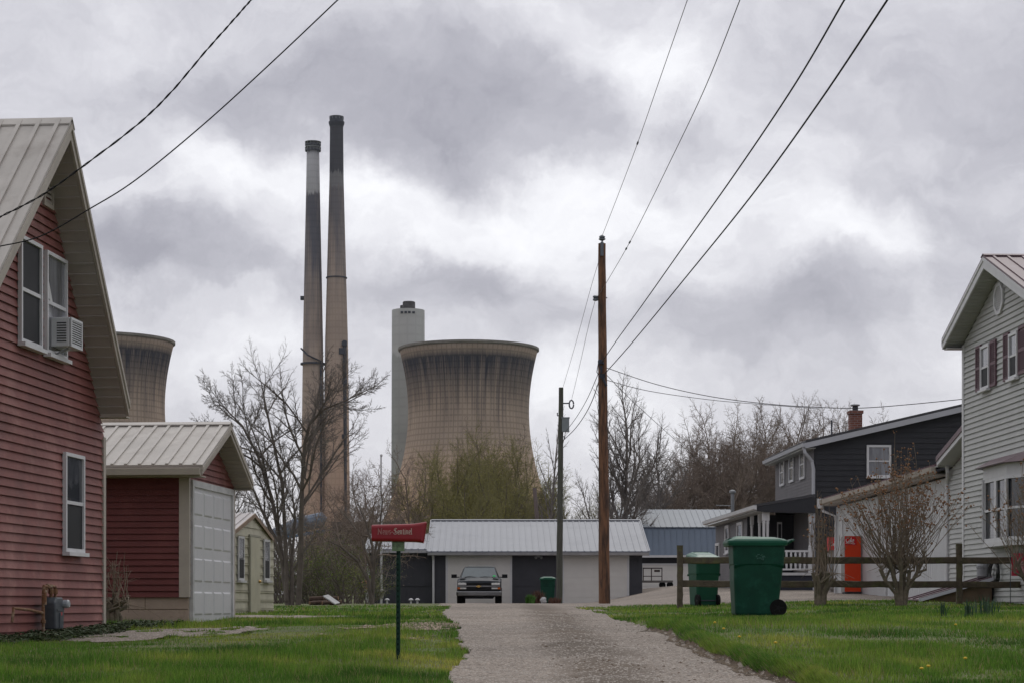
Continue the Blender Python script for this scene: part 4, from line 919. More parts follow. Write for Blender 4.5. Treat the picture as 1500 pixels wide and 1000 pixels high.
# porch floor, skirt, posts, rails
zf = Zh(838)
m = MB(); m.bb(xl - .15, -.07, -.18, yP - .03, zf - .1, zf); m.build('porch_floor', M_whitedirty, t)
m = MB(); m.bb(xl - .08, -.07, -.12, yP - .03, -.2, zf - .101); m.build('porch_skirt', mat('navy_skirt', (.018, .021, .032), .8, .1, 2), t)
def post(y, x, w=.13):
    m = MB(); zt_ = zt0 - .14
    m.bb(x - w / 2, x + w / 2, y - w / 2, y + w / 2, zf, zf + .9); m.lathe([(w * .42, zf + .9), (w * .5, zf + .95), (w * .32, zf + 1.02), (w * .42, zt_ - .5), (w * .5, zt_ - .42), (w * .36, zt_ - .36)], 12, (x, y, 0)); m.bb(x - w / 2, x + w / 2, y - w / 2, y + w / 2, zt_ - .36, zt_ - .001); return m.build('post', M_white, t)
for px_ in (1123.2, 1111.5, 1100.2):
    post(fr.hx(px_ + 1, 800, xl)[0] - .05 if px_ < 1120 else .0, xl)
post(-.02, Xh(1118.5) - .0); post(-.02, Xh(1186.5))
m = MB(); m.bb(xl, Xh(1188), -.05, .0, Zh(808), Zh(805)); m.bb(xl, Xh(1188), -.05, .0, Zh(834.5), Zh(832)); x = xl + .2
while x < Xh(1187):
    m.tube([(x, -.025, Zh(833)), (x, -.025, Zh(826)), (x, -.025, Zh(820)), (x, -.025, Zh(812)), (x, -.025, Zh(807))], [.028, .045, .03, .045, .028], 6); x += .165
m.build('railing', M_white, t)
m = MB(); m.bb(Xh(1166.5), Xh(1174), yP - .08, yP - .045, zf, Zh(757)); d_ = m.build('door', M_whf, t)
m = MB(); m.bb(Xh(1168), Xh(1172.5), yP - .095, yP - .085, zf + .3, Zh(760)); m.build('door_glass', M_glass, d_)
for (a, b, c_, d2, nm) in ((1081, 1089, 763, 808, 'window'), (1063.6, 1069, 768, 809, 'window'), (1049.5, 1055, 794, 853, 'door')):
    ya = fr.hx(b, 800, xl)[0]; yb = fr.hx(a, 800, xl)[0]; z1 = fr.hx(b, c_, xl)[1]; z0 = fr.hx(b, d2, xl)[1]
    window(t, (xl - .018, ya, z0), (0, 1, 0), (-1, 0, 0), yb - ya, z1 - z0, M_whf, M_glassg, .12, .05, name=nm, sill=nm == 'window')
m = MB(); m.bb(xl - .09, xl - .02, yP + .0, yP + .08, -.2, zt0 - .16); m.build('corner_trim', M_dark, t)
m = MB(); m.box((Xh(1199), -.12, Zh(737)), (.2, .16, .36)); m.build('junction_box', M_white, t)
ya = fr.hx(1108, 800, xl + .6)[0]
vp = fr.hx(1073, 735, xl + .35)
m = MB(); m.tube([(xl + .35, vp[0], zt0), (xl + .35, vp[0], fr.hx(1073, 722, xl + .35)[1])], .075, 8); m.lathe([(.08, 0), (.14, .03), (.14, .1), (.05, .16)], 10, (xl + .35, vp[0], fr.hx(1073, 722, xl + .35)[1])); m.tube([(xl + .35, vp[0], zt0 + .6), (xl - .35, vp[0], zt0 + .62)], .02, 5); m.build('service_mast', M_steelL, t)
# chimney, stands on the roof
M_brick = None
def brick_mat():
    M = bpy.data.materials.new('red_brick'); M.use_nodes = True; nt = M.node_tree; N = nt.nodes; L = nt.links; b = N['Principled BSDF']; b.inputs['Roughness'].default_value = .9
    tc = N.new('ShaderNodeTexCoord'); mp = N.new('ShaderNodeMapping'); mp.inputs['Rotation'].default_value = (R(90), 0, 0); L.new(tc.outputs['Object'], mp.inputs[0])
    br = N.new('ShaderNodeTexBrick'); L.new(mp.outputs[0], br.inputs['Vector']); br.inputs['Scale'].default_value = 1; br.inputs['Brick Width'].default_value = .22; br.inputs['Row Height'].default_value = .085; br.inputs['Mortar Size'].default_value = .01
    br.inputs['Color1'].default_value = (.22, .075, .05, 1); br.inputs['Color2'].default_value = (.15, .05, .035, 1); br.inputs['Mortar'].default_value = (.25, .2, .18, 1); L.new(br.outputs[0], b.inputs['Base Color']); return M
cx = (Xh(1254) ) * 1.06; cy = 2.6; s3 = F / (F / 40 + cy); cx = (1254 - 750) / s3 - (1193 - 750) / 40 + .07
zt_ = (HY - 601) / s3; hw = 8.6 / s3
m = MB(); m.bb(cx - hw, cx + hw, cy - hw, cy + hw, 4.5, zt_ - .12); m.bb(cx - hw - .04, cx + hw + .04, cy - hw - .04, cy + hw + .04, zt_ - .119, zt_); ch = m.build('chimney', brick_mat(), t)
m = MB(); m.lathe([(.11, zt_), (.11, zt_ + .16)], 12, (cx, cy, 0)); m.build('flue', M_steel, ch); m = MB(); m.lathe([(.07, zt_ + .161), (.19, zt_ + .20), (.17, zt_ + .24)], 12, (cx, cy, 0)); m.build('flue_cap', M_steelL, ch)
m = MB(); m.tube([(cx - .9, cy, zt_ - 1.2), (cx - .9, cy, zt_ - .35)], .03, 6); m.build('vent_pipe', M_steel, t)
# ---- white garage wing
PH3 = math.atan(-.021)
fr = Frame(1225, 47, PH3)
t = fr.thing('white_garage', 'low white garage with upright siding and maroon roof behind the big bare shrub', 'garage')
M_wsid = mat('white_ribbed_siding', (.55, .56, .56), .55, .08, 1.5); M_maroon = mat('maroon_metal_roof', (.135, .082, .095), .5, .12, 1, c2=(.17, .12, .135), c2s=.8)
yN = fr.hx(1392, 800, 0)[0]; zE = fr.hx(1225, 745, 0)[1] - .1; y3, z3 = fr.hx(1384, 690, 0); wt = 2.66
wt = (HY - 742) / 47
m = MB(); m.bb(.006, 7, yN, -.006, -.1, wt); battens(m, (0, 0, 0), (0, 1, 0), (-1, 0, 0), yN, 0, -.1, wt, .2, .02, .012); m.bb(-.004, .006, yN, 0, -.1, wt)
battens(m, (0, 0, 0), (1, 0, 0), (0, 1, 0), 0, 7, -.1, wt, .2, .02, .012); m.build('wall', M_wsid, t)
xe = -.38; ze = wt - .02
ya, za = fr.hx(1205, 733, xe)
rise = .28
m = MB(); metal_roof(m, (xe, yN - .1, za + .02), (xe, ya, za + .02), (3.6, ya, za + 1.1), (3.6, yN - .1, za + 1.1), .3, .05); metal_roof(m, (7.4, yN - .1, za + .02), (7.4, ya, za + .02), (3.6, ya, za + 1.1), (3.6, yN - .1, za + 1.1), .3, .05); m.build('roof', M_maroon, t)
m = MB(); m.prism([(xe + .01, yN - .1, za + .02), (xe - .12, yN - .1, za + .02), (xe - .10, yN - .1, za - .10), (xe + .01, yN - .1, za - .14)], (0, ya - yN + .1, 0)); m.build('gutter', M_tan, t)
m = MB(); m.bb(xe + .012, .0, yN, ya - .02, za - .16, za - .13); m.build('soffit', M_soffit, t)
m = MB(); m.prism([(0, .001, wt - .01), (7, .001, wt - .01), (3.6, .001, za + 1.05)], (0, -.05, 0)); m.build('gable', M_wsid, t)
downspout('downspout', M_white, t, [(xe - .05, ya - .15, za - .12), (xe - .02, ya - .15, za - .32), (-.06, ya - .5, za - .5), (-.06, -.12, -.1)], .045)
# overhead door on the long side
yb = fr.hx(1235.5, 800, 0)[0]; ya2 = fr.hx(1300, 800, 0)[0]; zd = fr.hx(1235.5, 756, 0)[1]
M_wd = mat('white_door', (.40, .40, .40), .5, .06, 2)
m = MB(); m.bb(-.03, -.022, ya2 + .1, yb - .1, -.1, zd - .1)
for k in range(5): m.bb(-.036, -.03, ya2 + .1, yb - .1, -.1 + k * .5, -.1 + k * .5 + .02)
m.build('overhead_door', M_wd, t)
m = MB(); m.bb(-.055, -.005, ya2, ya2 + .1, -.1, zd); m.bb(-.055, -.005, yb - .1, yb, -.1, zd); m.bb(-.055, -.005, ya2 + .1, yb - .1, zd - .1, zd); m.build('door_frame', M_whitedirty, t)
# vending machine by the door, its front towards the drive
o = Wp(1249.3, HY, 50.5); vz = HZ(o.x, o.y) - .02; hv = CZ + (HY - 784) / 50.5 - vz; hw = 12.2 / 50.5
t = thing('vending_machine', 'tall red soft drink vending machine standing against the white garage', 'vending machine', (o.x, o.y, vz), 0)
M_red = mat('vending_red', (.60, .050, .012), .5, .05, 2, spec=.2); M_lab = mat('white_lettering', (.7, .7, .68), .5, .05, 3); M_redd = mat('logo_red', (.50, .018, .02), .5, .05, 2, spec=.2)
m = MB(); m.bb(-hw, hw + .05, .02, .62, .08, hv); m.build('cabinet', mat('vending_grey', (.22, .2, .19), .5), t, bevel=.015)
m = MB(); m.bb(-hw + .01, hw - .01, -.0, .019, .1, hv - .01); m.build('front_panel', M_red, t)
m = MB(); m.bb(-hw + .012, hw * .42, -.008, -.001, hv - .27, hv - .03); m.build('logo_panel', M_redd, t)
m = MB(); zz_ = hv - .19; write(m, 'Coke', (-hw + .035, -.011, zz_), (1, 0, 0), (0, 0, 1), (0, -1, 0), .088, .24, 30)
for k in range(8):
    w_ = lambda f: math.sin(f * 5.5) * .014 - .035; f0, f1 = k / 8, (k + 1) / 8
    m.slab((-hw + .03 + f0 * .27, -.011, zz_ + w_(f0)), (-hw + .03 + f1 * .27, -.011, zz_ + w_(f1)), (-hw + .03 + f1 * .27, -.011, zz_ + w_(f1) + .014), (-hw + .03 + f0 * .27, -.011, zz_ + w_(f0) + .014), (0, -.002, 0))
m.build('lettering', M_lab, t)
m = MB(); m.bb(-hw + .03, hw, .05, .6, 0, .08); m.build('plinth', M_steel, t)
# second red cooler beyond the garage corner, its end peeking out
o = Wp(1221.5, HY, 45); gz = HZ(o.x, o.y)
t = thing('drink_cooler', 'small upright cooler with a red sign top beside the far corner of the white garage', 'cooler', (o.x, o.y, gz))
hh = CZ + (HY - 786) / 45 - gz
m = MB(); m.bb(-.13, .2, 0, .5, .1, hh - .42); m.bb(-.10, .17, .05, .45, 0, .1); m.build('cabinet', MATS['vending_grey'], t, bevel=.01)
m = MB(); m.bb(-.15, .2, -.04, .46, hh - .42, hh); m.build('sign_box', M_redd, t)
m = MB(); write(m, 'Coke', (-.12, -.043, hh - .28), (1, 0, 0), (0, 0, 1), (0, -1, 0), .08, .25, 30); m.build('lettering', M_lab, t)
m = MB(); m.bb(-.12, .19, -.02, -.001, .5, 1.0); m.build('panel', M_steelL, t)

# ---- right house
PH4 = math.atan(-.034)
fr = Frame(1412, 66, PH4)
t = fr.thing('grey_house', 'tall pale grey sided house with maroon shutters and maroon roof at the right edge', 'house')
M_gs = vinyl('pale_grey_siding', (.45, .455, .44), .07, (.41, .42, .40))
OV = -.42
A = fr.hx(1440, 377, OV); T1 = fr.hx(1382, 497, OV); k = (A[1] - T1[1]) / (T1[0] - A[0]); T2 = (A[0] - (T1[0] - A[0]), T1[1])
y0, y1 = T2[0] + .35, 0.0; h = .2; zb = -.3
T1 = (max(T1[0], .3), T1[1])
kk = (A[1] - T1[1]) / (T1[0] - A[0]); ze = A[1] - kk * (0 - A[0]) - h - .04
out = [(y0, zb), (0, zb), (0, ze), (A[0], A[1] - h - .04), (y0, A[1] - kk * (A[0] - y0) - h - .04)]
body(t, 0, 7, out, M_gs, course=.115, sides=((0, 1, ze), (y0, -1, out[4][1])))
gable_roof(t, OV, 7.5, 0, A, T1, T2, h, M_maroon, M_white, M_gsoffit, (0, y0), rib=.3)
m = MB(); m.bb(-.035, -.0, -.09, .02, zb, ze - .02); m.bb(-.035, .09, .02, .05, zb, ze - .02); m.build('corner_trim', M_white, t)
m = MB(); m.prism([(OV + .02, T1[0], T1[1] - .02), (OV + .02, T1[0] + .12, T1[1] - .02), (OV + .02, T1[0] + .1, T1[1] - .14), (OV + .02, T1[0], T1[1] - .16)], (7, 0, 0)); m.build('gutter', M_white, t)
downspout('downspout', M_white, t, [(.12, T1[0] + .05, T1[1] - .1), (.12, T1[0] + .03, T1[1] - .35), (.12, .1, T1[1] - .55), (.12, .1, zb)], .045)
M_shut = mat('maroon_shutter', (.115, .055, .07), .55, .1, 3)
def shutter(p, f, c):
    ya, za = f.hx(c[0], c[3], -.03); yb, _ = f.hx(c[1], c[3], -.03); _, zt_ = f.hx(c[0], c[2], -.03); yl, yh = min(ya, yb), max(ya, yb)
    m = MB(); m.bb(-.055, -.02, yl, yl + .05, za, zt_); m.bb(-.055, -.02, yh - .05, yh, za, zt_); m.bb(-.055, -.02, yl + .05, yh - .05, za, za + .06); m.bb(-.055, -.02, yl + .05, yh - .05, zt_ - .06, zt_); m.bb(-.055, -.02, yl + .05, yh - .05, (za + zt_) / 2 - .03, (za + zt_) / 2 + .03)
    m.bb(-.028, -.02, yl + .05, yh - .05, za + .06, zt_ - .06); z = za + .07
    while z < zt_ - .09: m.slab((-.05, yl + .05, z), (-.05, yh - .05, z), (-.028, yh - .05, z + .03), (-.028, yl + .05, z + .03), (0, 0, .006)); z += .04
    m.build('shutter', M_shut, p)
shutter(t, fr, (1430, 1437.5, 508, 574)); shutter(t, fr, (1451, 1459.5, 500, 567)); shutter(t, fr, (1470.5, 1478.5, 490, 559)); shutter(t, fr, (1492.5, 1504, 479, 549))
def wpx(c, **kw):
    ya = fr.hx(c[1], c[3], -.022)[0]; yb, z0 = fr.hx(c[0], c[3], -.022); z1 = fr.hx(c[0], c[2], -.022)[1]
    return window(t, (-.022, ya, z0), (0, 1, 0), (-1, 0, 0), yb - ya, z1 - z0, M_whf, M_curtain, .06, .05, below=M_screen, **kw)
wpx((1438.5, 1451, 508, 572)); wpx((1480, 1492.5, 490, 556))
# oval louvre
yc, zc2 = fr.hx(1463.5, 438, -.03); ry, rz_ = abs(fr.hx(1457, 438, -.03)[0] - fr.hx(1471.5, 438, -.03)[0]) / 2, 25 / 72
def ov_pt(a, k_=1.0): return (yc + ry * k_ * math.cos(a), zc2 + rz_ * k_ * math.sin(a))
m = MB(); n_ = 8
for i in range(n_):
    a, b = (i + .5) * 2 * math.pi / n_, (i + 1.5) * 2 * math.pi / n_; p, q, r_, s_ = ov_pt(a), ov_pt(b), ov_pt(b, .78), ov_pt(a, .78)
    m.slab((-.02, *p), (-.02, *q), (-.02, *r_), (-.02, *s_), (-.04, 0, 0))
v = m.build('gable_vent', M_white, t)
m = MB(); P8 = [ov_pt((i + .5) * 2 * math.pi / n_, .8) for i in range(n_)]; m.prism([(-.022, *p) for p in P8], (-.008, 0, 0))
z = -.24
while z < .25:
    w_ = ry * .74 * min(1, (1 - abs(z / rz_)) * 1.75)
    m.slab((-.03, yc - w_, zc2 + z + .03), (-.03, yc + w_, zc2 + z + .03), (-.05, yc + w_, zc2 + z), (-.05, yc - w_, zc2 + z), (0, 0, .008)); z += .045
m.build('louvres', M_white, v)
# bay window
BX = -.32
ya_, z0 = fr.hx(1458, 796, BX); yb_ = fr.hx(1500, 796, BX)[0] - .9; z1 = fr.hx(1455, 700, BX)[1]; zr1 = fr.hx(1443, 678, -.25)[1]
yA = fr.hx(1447, 796, -.03)[0]; yB2 = yb_ - .45
sz = fr.hx(1450, 796, -.03)[1]; szt = fr.hx(1450, 704, -.1)[1]
yA = fr.hx(1449, 790, -.03)[0]; yF = yA - .6; yG = yF - 1.7; yH = yG - .75
bay = MB(); bay.prism([(.0, yA, sz - .09), (BX, yF, sz - .09), (BX, yG, sz - .09), (.0, yH, sz - .09)], (0, 0, .09)); bay.prism([(.0, yA, szt), (BX, yF, szt), (BX, yG, szt), (.0, yH, szt)], (0, 0, .24)); b_ = bay.build('bay_window', M_white, t)
m = MB(); m.prism([(-.0, yA - .06, sz), (BX + .05, yF, sz), (BX + .05, yG, sz), (-.0, yH + .06, sz)], (0, 0, szt - sz)); m.build('pane', M_glass, b_)
fz, fh = sz, szt - sz
u = Vector((BX, yF - yA, 0)); L_ = u.length; u.normalize(); nn = Vector((u.y, -u.x, 0)); nn = nn if nn.x < 0 else -nn
def bay_frame(o, u, n, w):
    o, u, n = Vector(o), Vector(u), Vector(n); m = MB(); Z = Vector((0, 0, 1))
    for (a0, a1, b0, b1) in ((0, .07, 0, fh), (w - .07, w, 0, fh), (.07, w - .07, 0, .08), (.07, w - .07, fh - .07, fh), (.07, w - .07, fh * .5 - .025, fh * .5 + .025)):
        m.slab(o + u * a0 + Z * b0, o + u * a1 + Z * b0, o + u * a1 + Z * b1, o + u * a0 + Z * b1, n * .035)
    m.build('sash', M_whf, b_)
bay_frame(Vector((0, yA - .05, fz)) + nn * .01, u, nn, L_); bay_frame((BX + .04, yG, fz), (0, 1, 0), (-1, 0, 0), (yF - yG) / 2); bay_frame((BX + .04, (yF + yG) / 2, fz), (0, 1, 0), (-1, 0, 0), (yF - yG) / 2)
u2 = Vector((BX, yG - yH, 0)); L2 = u2.length; u2.normalize(); bay_frame((0, yH + .05, fz), u2, (-u2.y, u2.x, 0), L2)
m = MB(); zt_ = szt + .241; yo = .22
P = [(.0, yA + yo, zt_), (BX - .16, yF + .1, zt_), (BX - .16, yG - .1, zt_), (.0, yH - yo, zt_)]; rid = [(-.02, yA - .1, zt_ + .22), (-.02, yH + .1, zt_ + .22)]
m.add(P + rid, ((3, 2, 1, 0), (0, 1, 4), (1, 2, 5, 4), (2, 3, 5), (0, 4, 5, 3))); m.build('bay_roof', M_maroon, b_)
# one storey wing behind
t = fr.thing('house_wing', 'one-storey pale grey wing with maroon roof joining the tall grey house to the white garage', 'house')
OVw = .06
T = fr.hx(1372, 672, OVw); Aw = (T[0] - 3.2, T[1] + 3.2 * .36 * 1.0)
q = fr.hx(1411, 625, OVw); kw_ = (q[1] - T[1]) / (T[0] - q[0]); Aw = (T[0] - 3.0, T[1] + 3.0 * kw_)
y1w = fr.hx(1391, 800, .45)[0]; hw_ = .16
out = [(.03, zb), (y1w, zb), (y1w, T[1] + kw_ * (T[0] - y1w) - hw_ - .03), (.03, T[1] + kw_ * (T[0] - .03) - hw_ - .03)]
body(t, .45, 6.5, out, M_gs, course=.115, sides=((y1w, 1, out[2][1]),))
RZ = lambda y, d=0: T[1] + kw_ * (T[0] - y) + d
m = MB(); metal_roof(m, (OVw, T[0], T[1]), (7, T[0], T[1]), (7, .04, RZ(.04)), (OVw, .04, RZ(.04)), .3); m.build('roof', M_maroon, t)
m = MB(); m.slab((OVw + .03, T[0], RZ(T[0], -hw_)), (OVw + .03, .04, RZ(.04, -hw_)), (OVw + .03, .04, RZ(.04, -.003)), (OVw + .03, T[0], RZ(T[0], -.003)), (-.03, 0, 0)); m.build('rake_board', M_white, t)
m = MB(); m.slab((OVw - .003, T[0], RZ(T[0], -.06)), (OVw - .003, .04, RZ(.04, -.06)), (OVw - .003, .04, RZ(.04, .06)), (OVw - .003, T[0], RZ(T[0], .06)), (-.02, 0, 0)); m.build('rake_trim', M_maroon, t)
m = MB(); m.slab((OVw + .031, T[0], RZ(T[0], -hw_ + .01)), (OVw + .031, .04, RZ(.04, -hw_ + .01)), (.45, .04, RZ(.04, -hw_ + .01)), (.45, T[0], RZ(T[0], -hw_ + .01)), (0, 0, .015)); m.bb(OVw + .031, .9, y1w, T[0], T[1] - hw_ - .01, T[1] - hw_ + .005); m.build('soffit', M_gsoffit, t)
downspout('downspout', M_white, t, [(.3, T[0] + .02, T[1] - .1), (.32, T[0] + .0, T[1] - .3), (.40, y1w + .03, T[1] - .55), (.40, y1w + .03, zb)], .045)
# cellar door
t_o = fr.hx(1480, 846, -.05); a = fr.o + fr.ay * t_o[0]
ca = Wp(1346, 882, 70); cb_ = Wp(1478, 846, 72.5)
t = thing('cellar_door', 'sloping maroon metal cellar door on a wooden curb beside the grey house', 'cellar door', (ca.x, ca.y, HZ(ca.x, ca.y)), 0)
L_ = cb_.x - ca.x; z0 = .04; z1 = cb_.z - HZ(ca.x, ca.y)
m = MB(); m.slab((0, -.05, z0), (L_, -.05, z1), (L_, 1.3, z1), (0, 1.3, z0), (0, 0, .03))
for y_ in (-.05, .6, 1.24): m.slab((0, y_, z0 + .031), (L_, y_, z1 + .031), (L_, y_ + .06, z1 + .031), (0, y_ + .06, z0 + .031), (0, 0, .025))
m.build('door_leaf', M_maroon, t)
m = MB(); m.slab((-.02, -.08, z0 - .03), (L_ + .02, -.08, z1 - .03), (L_ + .02, -.055, z1 + .04), (-.02, -.055, z0 + .04), (0, -.02, 0)); m.build('edge_trim', MATS['light_grey_trim'], t)
m = MB(); m.prism([(.1, 0, -.3), (L_, 0, -.3), (L_, 0, z1 - .02), (.1, 0, z0)], (0, 1.25, 0)); m.build('curb', mat('weathered_plywood', (.17, .12, .08), .85, .25, 3), t)
# meter, hose and flag on the wall
q = fr.hx(1437, 832, -.15); c = fr.o + fr.ay * q[0] + fr.ax * -.12
t = thing('gas_meter', 'grey gas meter beside a coiled hose at the left corner of the grey house', 'gas meter', (c.x, c.y, CZ + q[1] - .2), -PH4)
m = MB(); m.lathe([(.07, 0), (.12, .04), (.12, .2), (.13, .22), (.13, .26), (.11, .3), (.06, .33)], 14); m.build('case', mat('light_meter', (.27, .28, .29), .5, .1, 5), t)
m = MB(); m.tube([(0, .06, .3), (0, .06, .42), (.0, .28, .42), (0, .28, -.35)], .02, 6); m.tube([(0, -.06, .3), (0, -.06, .42), (0.1, -.06, .42)], .02, 6); m.build('pipework', M_steel, t)
q = fr.hx(1452, 835, -.15); c = fr.o + fr.ay * q[0] + fr.ax * -.14
t = thing('garden_hose', 'dark coiled garden hose hanging on the wall above the cellar door', 'hose', (c.x, c.y, CZ + q[1]), -PH4)
m = MB()
P = [((.05 + .02 * math.sin(i * .7)), (.30 + .015 * (i % 7) - .02) * math.cos(i * .5236) , (.24 + .012 * (i % 5)) * math.sin(i * .5236) - .05) for i in range(62)]
m.tube(P, .022, 6); m.build('coil', mat('black_rubber', (.015, .015, .015), .6), t)
m = MB(); m.bb(.0, .10, -.06, .06, .16, .2); m.build('hanger', M_steel, t)
c = Wp(1490, 828, 74)
t = thing('garden_flag', 'small pink and red garden flag in front of the grey house wall', 'flag', (c.x, c.y - .1, HZ(c.x, c.y)), 0)
zf_ = c.z - HZ(c.x, c.y)
m = MB(); m.tube([(-.16, 0, -.1), (-.16, 0, zf_ + .27), (.2, 0, zf_ + .27)], .008, 5); m.build('stand', M_steel, t)
m = MB(); n_ = 8
for i in range(n_):
    a0, a1 = -.14 + .33 * i / n_, -.14 + .33 * (i + 1) / n_; m.slab((a0, .012 * math.sin(i * 1.1), zf_ - .2), (a1, .012 * math.sin(i * 1.1 + 1.1), zf_ - .2), (a1, .012 * math.sin(i * 1.1 + 1.1), zf_ + .25), (a0, .012 * math.sin(i * 1.1), zf_ + .25), (0, .004, 0))
m.build('cloth', mat('pink_cloth', (.48, .035, .07), .8, .1, 5), t)
m = MB(); m.blob((0, -.02, zf_ + .02), (.09, .012, .11), 4, 8); m.blob((.09, -.02, zf_ - .1), (.04, .01, .05), 5); m.build('motif', mat('pale_pink', (.55, .28, .3), .8, .3, 12), t)
c = Wp(1478, 872, 70)
t = thing('drain_pipe', 'black corrugated drain pipe lying on the grass at the right edge', 'pipe', (c.x, c.y, HZ(c.x, c.y) + .06), 0)
m = MB(); P = [(i * .03, 0, 0) for i in range(60)]; m.tube(P, [.07 + .008 * (i % 2) for i in range(60)], 10); m.build('corrugated_tube', MATS['black_rubber'], t)

# ---- split rail fence
M_fence = mat('mossy_timber', (.085, .068, .046), .92, .35, 8, .6, 25, c2=(.10, .11, .04), c2s=3, stretch=(1, 1, 1))
def rough_bar(mb, p, q, w, h_, seed, n=10):
    r_ = random.Random(seed); p, q = Vector(p), Vector(q); d = (q - p); up = Vector((0, 0, 1)) if abs(d.normalized().z) < .7 else Vector((0, 1, 0)); sd = d.cross(up).normalized(); up = sd.cross(d).normalized()
    vs = []
    for i in range(n + 1):
        c_ = p.lerp(q, i / n) + up * r_.uniform(-.006, .006) + sd * r_.uniform(-.005, .005)
        for a, b in ((-1, -.7), (-.7, -1), (.7, -1), (1, -.7), (1, .7), (.7, 1), (-.7, 1), (-1, .7)): vs.append(c_ + sd * a * w / 2 * r_.uniform(.92, 1.06) + up * b * h_ / 2 * r_.uniform(.92, 1.06))
    fs = [(i * 8 + k, i * 8 + (k + 1) % 8, (i + 1) * 8 + (k + 1) % 8, (i + 1) * 8 + k) for i in range(n) for k in range(8)] + [tuple(range(7, -1, -1)), tuple(n * 8 + k for k in range(8))]
    mb.add(vs, fs)
Df = F / 75
fx = [(996 - 750) / 75]; fx.append(fx[0] + 2.85); fx.append((1405 - 750) / 73.5); fx.append(fx[2] + 2.8)
fd = [Df, Df + .3, F / 73.5, F / 73.0]
t = thing('rail_fence', 'mossy two-rail wooden fence running behind the large green bin', 'fence', (fx[0], fd[0], HZ(fx[0], fd[0])), 0)
b0 = Vector((fx[0], fd[0], HZ(fx[0], fd[0])))
tops = [(HY - 798) / 75 + CZ, None, (HY - 795.5) / 73.5 + CZ, None]
for i in range(4):
    g = HZ(fx[i], fd[i]); zt_ = tops[i] or g + 1.2
    m = MB(); rough_bar(m, Vector((fx[i], fd[i], g - .2)) - b0, Vector((fx[i], fd[i], zt_)) - b0, .115, .115, 30 + i, 12); m.build('post', M_fence, t)
for (ya, yb) in ((820.5, 819.5), (854.5, 855.5)):
    for i in range(3):
        za = CZ + (HY - (ya + (yb - ya) * i / 3)) / 74; zb_ = CZ + (HY - (ya + (yb - ya) * (i + 1) / 3 + (i == 0) * .5)) / 73.6
        m = MB(); rough_bar(m, Vector((fx[i] + .04, fd[i], za)) - b0, Vector((fx[i + 1] - .04, fd[i + 1], zb_)) - b0, .05, .13, 50 + i + int(ya)); m.build('rail', M_fence, t)

# ---- wheeled bins
M_bin = mat('green_bin_plastic', (.003, .048, .028), .5, .2, 3, .05, 50, spec=.22, c2=(.012, .085, .055), c2s=4, c2t=(.52, .75)); M_lid = mat('green_lid_plastic', (.007, .085, .05), .45, .15, 3, spec=.3); M_tyre = mat('tyre_rubber', (.010, .010, .010), .85, .2, 9, spec=.12)
M_bin2 = mat('olive_bin_plastic', (.010, .072, .042), .5, .15, 3, spec=.22); M_lid2 = mat('faded_lid_plastic', (.03, .12, .08), .4, .2, 4)
def rrect(w, d, r_, n=3):
    P = []
    for (sx_, sy_, a0) in ((1, 1, 0), (-1, 1, 90), (-1, -1, 180), (1, -1, 270)):
        for k in range(n + 1):
            a = R(a0 + 90 * k / n); P.append((sx_ * (w / 2 - r_) + r_ * math.cos(a), sy_ * (d / 2 - r_) + r_ * math.sin(a)))
    return P
def loft(mb, secs, caps=True):
    n = len(secs[0]); vs = [p for s_ in secs for p in s_]; m_ = len(secs)
    fs = [(i * n + k, i * n + (k + 1) % n, (i + 1) * n + (k + 1) % n, (i + 1) * n + k) for i in range(m_ - 1) for k in range(n)]
    if caps: fs += [tuple(range(n - 1, -1, -1)), tuple((m_ - 1) * n + k for k in range(n))]
    mb.add(vs, fs)
